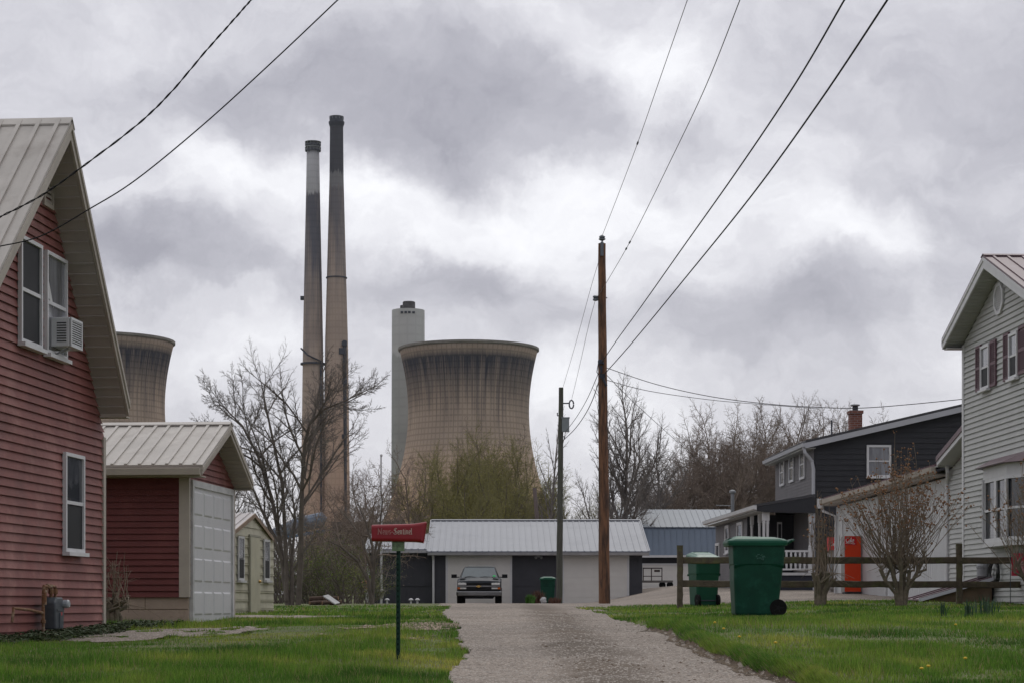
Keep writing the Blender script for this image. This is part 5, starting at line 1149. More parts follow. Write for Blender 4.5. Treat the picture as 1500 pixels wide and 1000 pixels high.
def make_bin(label, loc, rz, mb_, ml_, W_=.66, Dp=.74, Hh=1.0, lid_open=0.0, mark=True, group=None):
    """hinge and wheels on the +x side; side faces look along y"""
    t = thing('wheeled_bin', label, 'bin', loc, rz, group)
    m = MB(); secs = []
    for (z, kx, ky, off) in ((.02, .76, .80, -.02), (.05, .80, .84, -.02), (.55, .90, .92, -.01), (Hh * .70, .925, .945, 0), (Hh * .715, .95, .97, 0), (Hh * .97, .99, .99, 0), (Hh * .975, 1.04, 1.04, 0), (Hh, 1.04, 1.04, 0)):
        secs.append([(x + off + (kx - .9) * .05, y, z) for x, y in rrect(Dp * kx, W_ * ky, .06)])
    loft(m, secs); body_ = m.build('body', mb_, t, smooth=False)
    # moulded pinch under the rim on both faces
    for sy in (-1, 1):
        for sx_ in (-1, 1):
            m = MB(); x0, x1 = sx_ * Dp * .46, sx_ * Dp * .16; y = sy * W_ * .474
            m.add([(x0, y, Hh * .715), (x1, y * .985, Hh * .70), (x0, y * .99, Hh * .655), (x0, y + sy * .016, Hh * .69), (x0 * .95, y + sy * .018, Hh * .70)], ((0, 1, 3), (3, 1, 2), (0, 3, 2), (0, 4, 1), (4, 3, 1))); m.build('moulding', mb_, t)
    m = MB(); rr = .13
    for sy in (-1, 1):
        w_ = MB(); c_ = (Dp * .37, sy * W_ * .40, rr)
        w_.lathe([(rr * .62, -.028), (rr * .97, -.028), (rr, -.018), (rr, .018), (rr * .97, .028), (rr * .62, .028)], 22, c_, 'y'); wo = w_.build('wheel', M_tyre, t, smooth=False)
        w_ = MB(); w_.lathe([(.0001, -.018), (rr * .62, -.02), (rr * .62, .02), (.0001, .018)], 18, c_, 'y')
        for q_ in range(5):
            a = q_ * 6.283 / 5; w_.tube([(c_[0] + .025 * math.cos(a), c_[1] + sy * .022, c_[2] + .025 * math.sin(a)), (c_[0] + rr * .6 * math.cos(a), c_[1] + sy * .022, c_[2] + rr * .6 * math.sin(a))], .011, 4)
        w_.lathe([(.03, -.03), (.03, .03)], 10, c_, 'y'); w_.build('rim', mat('wheel_black', (.014, .014, .015), .7, spec=.15), wo)
    m.tube([(Dp * .37, -W_ * .36, rr), (Dp * .37, W_ * .36, rr)], .014, 8); m.build('axle', M_steel, t)
    m = MB(); c_ = Dp * .37                       # wheel arch
    for sy in (-1, 1):
        P = [(c_ + (rr + .03) * math.cos(a), sy * W_ * .425, rr + (rr + .03) * math.sin(a)) for a in np.linspace(R(95), R(185), 8)]; m.tube(P, .012, 5)
    m.tube([P[-1][:1] + (-W_ * .425,) + P[-1][2:], P[-1][:1] + (W_ * .425,) + P[-1][2:]], .012, 5)
    m.build('wheel_arch', mb_, t)
    hx_ = Dp * .52; zt_ = Hh + .005; m = MB(); ca, sa = math.cos(lid_open), math.sin(lid_open)
    def rot(x, y, z):
        dx, dz = x - hx_, z - zt_; return (hx_ + dx * ca + dz * sa, y, zt_ - dx * sa + dz * ca)
    secs = []
    for (z, k_, sh) in ((-.045, 1.07, 0), (.0, 1.10, 0), (.03, 1.09, 0), (.055, 1.0, .0), (.085, .72, -.03), (.09, .3, -.08)):
        secs.append([rot(x * (1.03 if z < .05 else 1) + sh - .015 + (x > 0) * 0, y, zt_ + z + (x < 0) * (.0 if z < .06 else .012)) for x, y in rrect(Dp * k_, W_ * k_, .07 * k_)])
    loft(m, secs); m.build('lid', ml_, t)
    m = MB()                                         # lifting lug at the front and hinge handle at the back
    m.slab(rot(-Dp * .56, -W_ * .3, zt_ + .04), rot(-Dp * .32, -W_ * .3, zt_ + .09), rot(-Dp * .32, W_ * .3, zt_ + .09), rot(-Dp * .56, W_ * .3, zt_ + .04), (0, 0, .02)); m.build('lid_grip', ml_, t)
    m = MB(); m.tube([(Dp * .5, -W_ * .42, Hh - .03), (Dp * .62, -W_ * .42, Hh + .035), (Dp * .66, -W_ * .36, Hh + .045), (Dp * .66, W_ * .36, Hh + .045), (Dp * .62, W_ * .42, Hh + .035), (Dp * .5, W_ * .42, Hh - .03)], .02, 8)
    m.slab((Dp * .49, -W_ * .38, Hh - .06), (Dp * .62, -W_ * .38, Hh + .03), (Dp * .62, W_ * .38, Hh + .03), (Dp * .49, W_ * .38, Hh - .06), (0, 0, .03)); m.build('handle', mb_, t)
    if mark:
        m = MB(); y = -W_ * .5 - .002; r_ = random.Random(5)
        for i in range(16):
            x = r_.uniform(-.05, .06); z = Hh * .80 + r_.uniform(-.03, .04); m.slab((x, y, z), (x + r_.uniform(.01, .05), y, z + r_.uniform(-.02, .02)), (x + .03, y, z + .014), (x + .004, y, z + .012), (0, -.001, 0))
        m.build('worn_emblem', mat('worn_mark', (.04, .13, .10), .6, .6, 40), t)
    return t
p = Wp(1107.5, 900, 97); p.z = CZ + (HY - 902) / 97
make_bin('large green wheeled bin closed lid, standing on grass in front of the rail fence', (p.x, p.y, min(p.z, HZ(p.x, p.y) + .02)), 0, M_bin, M_lid, .70, .80, 1.10)
p = Wp(1031, 888, 70)
make_bin('smaller green bin seen from its wheeled back, faded lid, behind the fence rails', (p.x, p.y, HZ(p.x, p.y)), R(-75), M_bin2, M_lid2, .54, .60, .97, lid_open=.14, mark=False)
p = Wp(803, 880, 33.5)
make_bin('green bin with small white emblem beside the weathered pole at the dark garage', (p.x, p.y + 1.2, HZ(p.x, p.y + 1.2)), R(90), M_bin, M_lid, .66, .74, 1.08, mark=False)
# ------------------------------------------------------------ newspaper box
s = 156.0; o = Wp(583, 966, s); g = HZ(o.x, o.y)
t = thing('newspaper_box', 'red plastic newspaper tube on a thin dark green post in the left lawn', 'newspaper box', (o.x, o.y, g), 0)
zt_ = CZ + (HY - 805) / s - g
M_rp = mat('red_plastic', (.24, .008, .016), .38, .1, 4, c2=(.22, .008, .016), c2s=3, spec=.45); M_gpost = mat('green_post', (.006, .03, .02), .55, .3, 20, spec=.25)
m = MB(); u_ = .019
m.prism([(-u_, -.012, -.3), (u_, -.012, -.3), (u_, .02, -.3), (u_ - .006, .02, -.3), (u_ - .006, -.004, -.3), (-u_ + .006, -.004, -.3), (-u_ + .006, .02, -.3), (-u_, .02, -.3)], (.005, 0, .3 + zt_ + .06)); m.build('post', M_gpost, t)
m = MB()
for k in range(22): m.bb(-.004, .004, -.0145, -.0125, .08 + k * .05, .10 + k * .05)
m.build('post_holes', mat('hole_black', (.002, .004, .003), .9, spec=.05), t)
zb_ = CZ + (HY - 793) / s - g
M_br = mat('pale_green_plastic', (.16, .24, .13), .6, .35, 25, c2=(.03, .06, .03), c2s=14)
m = MB(); m.bb(-.055, .06, -.035, -.028, zb_ - .085, zb_ + .0); m.bb(-.055, .06, .028, .035, zb_ - .085, zb_); m.bb(-.055, -.048, -.028, .028, zb_ - .07, zb_); m.bb(.053, .06, -.028, .028, zb_ - .07, zb_); m.bb(-.03, -.015, -.045, -.036, zb_ - .075, zb_ - .01); m.bb(.018, .033, -.045, -.036, zb_ - .075, zb_ - .01); m.build('bracket', M_br, t)
def sect(x, w, zb, zt, sk=0.0, r_=.03):
    P = []
    for (sy_, sz_, a0) in ((1, 1, 0), (-1, 1, 90), (-1, -1, 180), (1, -1, 270)):
        for k in range(5):
            a = R(a0 + 22.5 * k); z = (zt - r_ if sz_ > 0 else zb + r_) + r_ * math.sin(a); P.append((x + sk * (z - zb), sy_ * (w / 2 - r_) + r_ * math.cos(a), z))
    return P
Z_ = lambda py: CZ + (HY - py) / s - g
Xp = lambda px: (px - 583) / s
m = MB()
outer = [sect(Xp(545), .15, Z_(792), Z_(768.5)), sect(Xp(548), .155, Z_(792.3), Z_(768)), sect(Xp(585), .16, Z_(792.8), Z_(767.2)), sect(Xp(607), .165, Z_(793.2), Z_(766.4), .02), sect(Xp(616.5), .185, Z_(794), Z_(764.6), .1), sect(Xp(618.5), .20, Z_(794.5), Z_(764), .15, .022), sect(Xp(620.5), .20, Z_(794.5), Z_(764), .15, .022)]
inner = [sect(Xp(620), .18, Z_(793), Z_(765.5), .15, .02), sect(Xp(600), .145, Z_(791.5), Z_(768.5), 0), sect(Xp(547), .14, Z_(791), Z_(769.5), 0)]
loft(m, outer + inner); tb = m.build('tube', M_rp, t, smooth=False)
wt = sum(AD[c_] for c_ in 'News-Sentinel'); sz_ = .322 / wt
M_letf = mat('faded_lettering', (.42, .19, .17), .6, .4, 60); M_let = mat('pale_lettering', (.50, .40, .34), .6, .2, 40)
m = MB(); w_ = write(m, 'News', (Xp(555), -.0825, Z_(782.2)), (1, 0, 0), (0, 0, 1), (0, -1, 0), sz_, .19, 40); m.build('faded_lettering', M_letf, tb)
m = MB(); write(m, '-Sentinel', (Xp(555) + w_, -.083, Z_(782.2)), (1, 0, .0), (0, 0, 1), (0, -1, 0), sz_, .19, 40); m.build('lettering', M_let, tb)

# ------------------------------------------------------------ pickup truck
s = 33.5; o = Wp(701.5, 884, s); g = HZ(o.x, o.y)
t = thing('pickup_truck', 'dark pickup truck parked facing the drive in front of a garage door', 'truck', (o.x, o.y, g), 0)
M_paint = mat('charcoal_paint', (.008, .011, .017), .4, .15, 2, spec=.14); M_chrome = mat('chrome', (.19, .19, .195), .25, .1, 3, metal=.9); M_blk = mat('black_trim', (.008, .008, .009), .6, .1, 3, spec=.2)
M_wind = mat('windscreen', (.055, .075, .085), .05, .2, 1.5, spec=.9); M_lamp = mat('headlamp_glass', (.6, .6, .58), .15, .3, 14); M_amber = mat('amber_lens', (.55, .13, .01), .3, .1, 9)
m = MB()
secs = []     # front part of the body, sections along y: (y, half width, z bottom, z side, z top, half width of top)
def bsec(y, w, zb, zs, zt, wt, cr=.03):
    return [(-w, y, zb), (-w * 1.0, y, zs), (-wt, y, zt), (-wt * .5, y, zt + cr), (wt * .5, y, zt + cr), (wt, y, zt), (w, y, zs), (w, y, zb)]
for a in ((.02, .90, .50, .86, .90, .82, .005), (.10, .93, .42, .93, .98, .84, .02), (.5, .965, .42, 1.0, 1.06, .84, .035), (1.15, .97, .42, 1.06, 1.13, .84, .03), (1.35, .97, .42, 1.08, 1.13, .88, .0), (3.2, .97, .42, 1.10, 1.12, .9, 0), (3.25, .96, .42, 1.14, 1.15, .93, 0), (5.55, .95, .48, 1.14, 1.15, .93, 0)): secs.append(bsec(*a))
loft(m, [list(reversed(q)) for q in secs]); m.build('body', M_paint, t, bevel=.02)
m = MB()
for sx_ in (-1, 1): m.slab((sx_ * .86, .45, 1.085), (sx_ * .60, .45, 1.11), (sx_ * .62, 1.1, 1.155), (sx_ * .86, 1.1, 1.13), (0, 0, .012))
m.build('hood_crease', M_paint, t)
m = MB()
loft(m, [[(-.86, 1.28, 1.12), (.86, 1.28, 1.12), (.9, 3.15, 1.12), (-.9, 3.15, 1.12)], [(-.685, 1.86, 1.60), (.685, 1.86, 1.60), (.70, 2.95, 1.62), (-.70, 2.95, 1.62)], [(-.65, 1.92, 1.655), (.65, 1.92, 1.655), (.66, 2.88, 1.68), (-.66, 2.88, 1.68)], [(-.5, 2.0, 1.69), (.5, 2.0, 1.69), (.5, 2.8, 1.71), (-.5, 2.8, 1.71)]])
cb = m.build('cab', M_paint, t, bevel=.03)
m = MB(); m.slab((-.80, 1.285, 1.15), (.80, 1.285, 1.15), (.655, 1.835, 1.60), (-.655, 1.835, 1.60), (0, -.016, .013)); m.build('windscreen', M_wind, cb)
for sx_ in (-1, 1):
    m = MB(); m.slab((sx_ * .885, 1.5, 1.16), (sx_ * .90, 2.95, 1.16), (sx_ * .72, 2.8, 1.57), (sx_ * .71, 1.95, 1.57), (sx_ * .006, 0, .004)); m.build('side_window', M_wind, cb)
m = MB(); m.tube([(-.70, 1.27, 1.165), (-.45, 1.30, 1.205), (-.12, 1.28, 1.17)], .014, 5); m.build('wiper', M_blk, cb); m = MB(); m.tube([(.0, 1.27, 1.165), (.25, 1.30, 1.20), (.6, 1.28, 1.165)], .014, 5); m.build('wiper', M_blk, cb)
m = MB(); m.slab((.60, 1.29, 1.18), (.72, 1.29, 1.18), (.71, 1.33, 1.25), (.60, 1.33, 1.25), (0, -.02, .016)); m.build('inspection_sticker', mat('green_sticker', (.05, .55, .15), .5), cb)
for sx_ in (-.38, .40):
    m = MB(); m.bb(sx_ - .13, sx_ + .13, 1.9, 2.0, 1.1, 1.45); m.build('head_rest', M_blk, cb)
m = MB(); m.bb(-.60, .60, -.012, .02, .55, .905); m.bb(-.86, .86, -.01, .02, .535, .62); m.build('grille', M_blk, t)
m = MB(); m.bb(-.93, .93, -.045, -.013, .725, .79); m.build('grille_bar', M_chrome, t, bevel=.008)
m = MB(); P = [(-.115, .02), (-.115, -.02), (-.05, -.02), (-.045, -.05), (.045, -.05), (.05, -.02), (.115, -.02), (.115, .02), (.05, .02), (.045, .05), (-.045, .05), (-.05, .02)]
m.prism([(x - .01, -.046, .757 + z) for x, z in P], (0, -.015, 0)); m.build('badge', mat('gold_badge', (.52, .33, .10), .35, .1, 9, metal=.5), t)
for sx_ in (-1, 1):
    m = MB(); x0, x1 = sorted((sx_ * .55, sx_ * .925)); m.bb(x0, x1, -.02, .03, .81, .905); m.build('headlight', M_lamp, t, bevel=.012)
    m = MB(); x0, x1 = sorted((sx_ * .55, sx_ * .82)); m.bb(x0, x1, -.02, .03, .635, .705); m.build('parking_light', M_lamp, t, bevel=.01)
    m = MB(); x0, x1 = sorted((sx_ * .821, sx_ * .935)); m.bb(x0, x1, -.02, .05, .63, .71); m.build('turn_signal', M_amber, t, bevel=.01)
    m = MB(); m.add([(sx_ * .97, 1.5, 1.17), (sx_ * 1.0, 1.5, 1.19)], ()) if 0 else None; m.tube([(sx_ * .9, 1.5, 1.18), (sx_ * 1.02, 1.45, 1.17)], .025, 6); m.box((sx_ * 1.125, 1.42, 1.22), (.245, .11, .165)); mi = m.build('door_mirror', M_blk, t, bevel=.03)
    for yw in (.88, 4.45):
        m = MB(); m.lathe([(.22, -.14), (.35, -.14), (.372, -.10), (.372, .10), (.35, .14), (.22, .14)], 26, (sx_ * .84, yw, .372), 'x'); wh = m.build('wheel', M_tyre, t)
        m = MB(); m.lathe([(.001, -.10), (.08, -.13), (.2, -.11), (.225, -.135), (.225, .135), (.2, .11), (.08, .13), (.001, .10)], 20, (sx_ * .84, yw, .372), 'x'); m.build('rim', M_chrome, wh)
m = MB()
P = [(-.99, .30, .44), (-.99, .02, .44), (-.90, -.10, .44), (-.5, -.14, .44), (.5, -.14, .44), (.90, -.10, .44), (.99, .02, .44), (.99, .30, .44)]
vs = []; n_ = len(P)
for (dz, k_) in ((-.10, .985), (-.075, 1.0), (.07, 1.0), (.095, .985)):
    for i, q in enumerate(P): vs.append((q[0] * k_, q[1] * k_ + (0 if abs(dz) < .08 else .02), q[2] + dz))
fs = [(r_ * n_ + k, r_ * n_ + k + 1, (r_ + 1) * n_ + k + 1, (r_ + 1) * n_ + k) for r_ in range(3) for k in range(n_ - 1)] + [tuple(range(n_)), tuple(3 * n_ + k for k in range(n_ - 1, -1, -1))]
m.add(vs, fs); m.build('bumper', M_chrome, t)
m = MB(); m.prism([(-.72, -.04, .34), (-.60, -.04, .215), (.60, -.04, .215), (.72, -.04, .34)], (0, .5, 0)); m.bb(-.7, .7, -.03, 5.3, .32, .43); m.build('chassis', M_blk, t)
m = MB()
for yw in (.88, 4.45): m.tube([(-.8, yw, .36), (.8, yw, .36)], .05, 8)
m.build('axles', M_blk, t) if 0 else None

# ------------------------------------------------------------ poles and cables
M_pole = mat('brown_creosoted_pole', (.18, .088, .045), .85, .45, 3, .5, 18, c2=(.055, .032, .022), c2s=1.8, c2t=(.44, .6), stretch=(5, 5, .6))
M_pole2 = mat('grey_green_pole', (.085, .085, .07), .9, .3, 3, .4, 18, c2=(.06, .075, .04), c2s=1.2, stretch=(5, 5, .5))
M_ins = mat('grey_porcelain', (.12, .14, .16), .3, .1, 4)
def pole(label, base, top, s, r0, r1, m_, name='utility_pole'):
    a, b = Wp(base[0], base[1], s), Wp(top[0], top[1], s); g = HZ(a.x, a.y)
    t = thing(name, label, 'pole', (a.x, a.y, g), 0); q = random.Random(int(base[0]))
    P = []; n_ = 18
    for i in range(n_ + 1):
        f = i / n_; P.append((f * (b.x - a.x) + q.uniform(-.006, .006), q.uniform(-.006, .006), -.4 + f * (b.z - g + .4)))
    mb = MB(); mb.tube(P, [r0 + (r1 - r0) * i / n_ for i in range(n_ + 1)], 14); mb.build('shaft', m_, t); return t, a, b, g
t, a, b, g = pole('tall brown wooden utility pole in the middle, nearest of the poles', (885.5, 884), (881.5, 357), 50, .172, .108, M_pole)
def rel(px, py, dy=0): return Vector(((px - 750) / 50 - a.x, dy, CZ + (HY - py) / 50 - g))
m = MB(); c_ = rel(881.8, 372, -.13); m.bb(c_.x - .05, c_.x + .04, -.15, -.11, c_.z - .08, c_.z + .32); m.tube([rel(881.8, 357, -.12), rel(881.8, 350, -.08)], .025, 6); m.lathe([(.05, 0), (.1, .03), (.1, .06), (.06, .07), (.09, .09), (.09, .12), (.04, .16)], 12, rel(881.8, 353.5, -.08)); m.build('top_insulator', M_ins, t)
m = MB(); m.tube([rel(873, 437), rel(889.5, 436.5)], .018, 6); m.lathe([(.05, -.08), (.085, -.06), (.085, -.02), (.05, 0), (.085, .02), (.085, .06), (.05, .08)], 12, rel(872.5, 437)); m.build('side_insulator', M_ins, t)
m = MB(); m.tube([rel(877, 528, -.12), rel(880, 528, -.14), rel(884, 534, -.15)], .03, 6); m.tube([rel(876, 533, -.1), rel(874, 545, -.12), rel(878, 552, -.14), rel(880, 545, -.16), rel(877, 533, -.14)], .014, 5); m.box(rel(879, 531, -.15), (.14, .08, .1)); m.box(rel(882, 551, -.16), (.16, .08, .12)); m.tube([rel(882, 552, -.17), rel(888, 566, -.17)], .035, 6); m.box(rel(880.5, 541, -.17), (.06, .04, .2)); m.build('cable_clamps', M_steel, t)
m = MB()
for (x, y) in ((886, 640), (884, 700), (886.4, 760), (882, 819), (885, 828)): m.box(rel(x, y, -.165), (.05, .02, .05))
m.build('tags', M_steelL, t) if 0 else None
t, a2, b2, g2 = pole('weathered grey utility pole carrying a small grey box, in front of the dark garage', (819, 882), (822, 567), 33.5, .15, .10, M_pole2)
def rel2(px, py, dy=0): return Vector(((px - 750) / 33.5 - a2.x, dy, CZ + (HY - py) / 33.5 - g2))
m = MB(); c_ = rel2(828, 622); m.bb(c_.x - .15, c_.x + .17, -.2, .08, c_.z - .30, c_.z + .28); m.bb(c_.x - .17, c_.x + .19, -.22, .1, c_.z + .281, c_.z + .33); m.build('equipment_box', mat('pale_grey_box', (.22, .25, .26), .5), t)
m = MB(); m.tube([rel2(823, 590), rel2(834, 590)], .03, 5); P = [rel2(837 + 3.2 * math.cos(k), 592 + 6 * math.sin(k) - k * .1) for k in np.linspace(0, 6.283, 10)]; m.tube(P, .035, 5); m.tube([rel2(822, 608), rel2(816.5, 608), rel2(816.5, 604)], .03, 5); m.tube([rel2(822, 639), rel2(827, 639), rel2(827, 643)], .03, 5); m.build('brackets', M_steel, t)
t, _, _, _ = pole('short leaning pale broken pole behind the dark garage roof', (797, 884), (783, 714), 25, .17, .11, mat('bleached_pole', (.20, .16, .15), .9, .25, 4, stretch=(5, 5, .5)), 'broken_pole')

M_cab = mat('black_cable', (.012, .012, .014), .6, .1, 2, spec=.2); M_cabg = mat('grey_cable', (.035, .036, .04), .6, .1, 2, spec=.2); M_wire = mat('thin_wire', (.085, .087, .092), .5, .1, 2)
def cable(name, label, pts, s0, s1, r, m_, ext0=0, ext1=0, twist=0.0, group=None, splice=()):
    """pts: picture points from the end at scale s0 to the end at scale s1; the run is a straight plan line with its own sag"""
    A3, B3 = Wp(*pts[0], s0), Wp(*pts[-1], s1)
    P = []
    for (px, py) in pts:
        k = (px - 750) / F; den = (B3.x - A3.x) - k * (B3.y - A3.y); t_ = (k * A3.y - A3.x) / den
        y = A3.y + t_ * (B3.y - A3.y); P.append(Vector((A3.x + t_ * (B3.x - A3.x), y, CZ + (HY - py) / F * y)))
    # smooth by Catmull-Rom
    Q = []
    for i in range(len(P) - 1):
        p0, p1, p2, p3 = P[max(i - 1, 0)], P[i], P[i + 1], P[min(i + 2, len(P) - 1)]
        for k in range(8):
            u_ = k / 8; Q.append(.5 * ((2 * p1) + (p2 - p0) * u_ + (2 * p0 - 5 * p1 + 4 * p2 - p3) * u_ ** 2 + (3 * p1 - p0 - 3 * p2 + p3) * u_ ** 3))
    Q.append(P[-1])
    if ext0: d = (Q[0] - Q[2]).normalized(); Q.insert(0, Q[0] + d * ext0)
    if ext1: d = (Q[-1] - Q[-3]).normalized(); Q.append(Q[-1] + d * ext1)
    mb = MB(); c = Q[0].copy(); L_ = [q - c for q in Q]
    if twist:
        N_ = []; 
        for i in range(len(L_) - 1):
            n_ = max(2, int((L_[i + 1] - L_[i]).length / .12))
            for k in range(n_): N_.append(L_[i].lerp(L_[i + 1], k / n_))
        N_.append(L_[-1])
        A_ = [p + Vector((0, math.cos(i * .75) * twist, math.sin(i * .75) * twist)) for i, p in enumerate(N_)]; B_ = [p - Vector((0, math.cos(i * .75) * twist, math.sin(i * .75) * twist)) for i, p in enumerate(N_)]
        mb.tube(A_, r, 5); mb.tube(B_, r * .8, 5)
    else: mb.tube(L_, r, 6)
    o = mb.build(name, m_, None, tuple(c)); o['label'] = label; o['category'] = 'cable'
    if group: o['group'] = group
    for (px, py) in splice:
        k = (px - 750) / F; den = (B3.x - A3.x) - k * (B3.y - A3.y); t_ = (k * A3.y - A3.x) / den; y = A3.y + t_ * (B3.y - A3.y)
        p = min(Q, key=lambda q: (q - Vector((A3.x + t_ * (B3.x - A3.x), y, CZ + (HY - py) / F * y))).length) - c; i = min(range(len(Q)), key=lambda j: (Q[j] - c - p).length); d = (Q[min(i + 1, len(Q) - 1)] - Q[max(i - 1, 0)]).normalized()
        mb2 = MB(); mb2.tube([p - d * .18, p - d * .1, p + d * .1, p + d * .18], [r, r * 3, r * 3, r], 6); mb2.build('splice', M_steel, o)
    return o
cable('twisted_cable', 'thick twisted black cable sweeping up across the red house roof at top left', [(0, 318), (60, 287), (120, 245), (200, 184), (250, 136), (300, 77), (340, 32), (368, 0)], F / 20.6, F / 20, .0062, M_cab, 6, 6, twist=.0072)
cable('service_cable', 'thinner straight black cable below the twisted one at top left', [(0, 361), (60, 346), (130, 307), (200, 263), (300, 181), (400, 90), (495, 0)], F / 20.8, F / 20, .0068, M_cab, 6, 6)
cable('power_line', 'thin wire from the very top of the brown pole rising out of the picture', [(882, 346), (905, 287), (934, 210), (968, 112), (1007, 0)], 50, F / 33.8, .007, M_wire, 0, 25, splice=((934, 210),))
cable('power_line', 'thin wire from the side insulator of the brown pole rising out of the picture', [(874, 437), (892, 408), (928, 345), (985, 230), (1035, 124), (1084, 0)], 50, F / 28.2, .0075, M_wire, 0, 20, splice=((925, 350), (917, 366)))
cable('telephone_cable', 'upper of the two thick black cables rising right from the tall brown pole', [(881, 531), (900, 503), (940, 448), (1000, 363), (1080, 250), (1165, 123), (1237, 0)], 50, F / 21.6, .012, M_cab, 0, 16)
cable('telephone_cable', 'lower of the two thick black cables rising right from the tall brown pole', [(884, 549), (930, 497), (1000, 412), (1100, 288), (1200, 150), (1300, 0)], 50, F / 20.7, .0125, M_cab, 0, 16)
cable('power_line', 'thin wire from the brown pole top down to the weathered grey pole top', [(881, 370), (866, 420), (845, 497), (824, 569)], 50, 33.5, .007, M_wire)
cable('power_line', 'thin wire from the brown pole side insulator to the grey pole bracket', [(872, 440), (862, 478), (848, 540), (837, 586)], 50, 33.5, .007, M_wire)
cable('telephone_cable', 'sagging dark cable bundle from the brown pole down to the weathered grey pole', [(879, 552), (868, 585), (855, 610), (840, 630), (824, 645)], 50, 33.5, .014, M_cab)
cable('service_cable', 'dark service drop looping from the brown pole down behind the grey box', [(877, 545), (862, 580), (848, 605), (836, 622), (828, 632)], 50, 33.5, .011, M_cab)
cable('service_cable', 'long sagging cable from the brown pole across to the tall grey house', [(888, 538), (960, 562), (1040, 580), (1125, 591), (1200, 596), (1260, 597), (1330, 592), (1411, 584)], 50, 66, .010, M_cabg)
cable('service_cable', 'thin sagging cable below the long one, from the brown pole to the dark house roof', [(888, 556), (950, 572), (1040, 585), (1120, 592), (1200, 598)], 50, 42, .009, M_cabg)
cable('service_cable', 'thin cable dropping steeply right from the brown pole towards the bare wood', [(888, 548), (930, 590), (985, 640), (1040, 690)], 50, 31, .009, M_cabg)

# ------------------------------------------------------------ small things by the far garage
M_wpaint = mat('white_paint', (.55, .55, .56), .5, .05, 3)
o = Wp(558.5, 880, 33); g = HZ(o.x, o.y)
t = thing('flagpole', 'thin white bare flagpole in front of the left charcoal shed wing', 'flagpole', (o.x, o.y, g), 0)
m = MB(); m.tube([(0, 0, -.3), (0, 0, 2.5), (-.01, 0, 6.5)], [.055, .05, .035], 10); m.build('shaft', M_wpaint, t); m = MB(); m.lathe([(.02, 6.5), (.06, 6.54), (.06, 6.6), (.02, 6.64)], 10); m.build('finial', M_wpaint, t)
m = MB(); m.lathe([(.09, 0), (.13, .15), (.2, .3), (.18, .36), (.06, .38)], 12, (0, 0, .25)); m.build('planter', mat('grey_planter', (.28, .27, .25), .7), t)
o = Wp(536, 880, 34); g = HZ(o.x, o.y)
t = thing('bird_feeder', 'small red and white bird feeder on a post at the shed wing corner', 'bird feeder', (o.x, o.y, g), 0)
m = MB(); m.tube([(0, 0, -.2), (0, 0, .62)], .04, 8); m.build('post', M_wpaint, t); m = MB(); m.lathe([(.08, .62), (.10, .65), (.09, .88), (.02, .9)], 10); m.build('seed_tube', mat('pink_plastic', (.5, .16, .13), .5), t); m = MB(); m.lathe([(.2, .88), (.17, .93), (.03, 1.02)], 12); m.build('roof', mat('faded_red', (.42, .05, .05), .6), t)
for (px, py, lab) in ((567, 881, 'small white mushroom garden ornament right of the flagpole'), (602, 881, 'small white garden ornament before the middle of the shed wing'), (611.5, 880, 'small white garden figure nearest the white downspout')):
    o = Wp(px, py, 33); t = thing('garden_ornament', lab, 'ornament', (o.x, o.y, HZ(o.x, o.y)), 0, 'garden ornaments along the shed wing')
    m = MB(); m.lathe([(.05, -.05), (.04, .1), (.03, .16)], 8); m.build('stem', M_wpaint, t); m = MB(); m.lathe([(.11, .15), (.1, .19), (.04, .24)], 10); m.build('cap', M_wpaint, t)
# firewood and board
o = Wp(478, 893, 46); g = HZ(o.x, o.y)
t = thing('white_board', 'dirty white board leaning on split logs at the edge of the brush', 'board', (o.x, o.y, g), 0)
m = MB(); m.slab((-.12, .05, .28), (.30, -.25, .02), (.42, .05, .06), (.02, .35, .32), (.01, .0, .03)); m.build('panel', mat('dirty_white_board', (.36, .36, .36), .7, .2, 4), t)
o = Wp(467, 893, 45.5); g = HZ(o.x, o.y); q = random.Random(3)
M_log = mat('log_bark', (.085, .055, .04), .9, .3, 9); M_logend = mat('split_wood', (.24, .14, .08), .9, .3, 9)
for k in range(7):
    x, y, z, a_ = o.x + q.uniform(-.32, .35), o.y + q.uniform(-.2, .2), g + (.07 if k < 5 else .2), q.uniform(-.8, .8)
    mb = MB(); L_ = q.uniform(.3, .5); r_ = q.uniform(.06, .09); mb.tube([(0, 0, 0), (L_ / 2, 0, .01), (L_, 0, .03)], [r_, r_ * .95, r_ * .9], 7, caps=False)
    ob = mb.build('split_log', M_log, None, (x, y, z), a_); ob['label'] = 'split brown log in the loose pile beside the white board'; ob['category'] = 'log'; ob['group'] = 'loose logs by the white board'
    mb = MB(); mb.lathe([(r_ * .96, -.002), (r_ * .96, .01)], 7, (-.008, 0, 0), 'x'); mb.build('cut_end', M_logend, ob); mb = MB(); mb.lathe([(r_ * .87, 0), (r_ * .87, .01)], 7, (L_, 0, .03), 'x'); mb.build('cut_end', M_logend, ob)
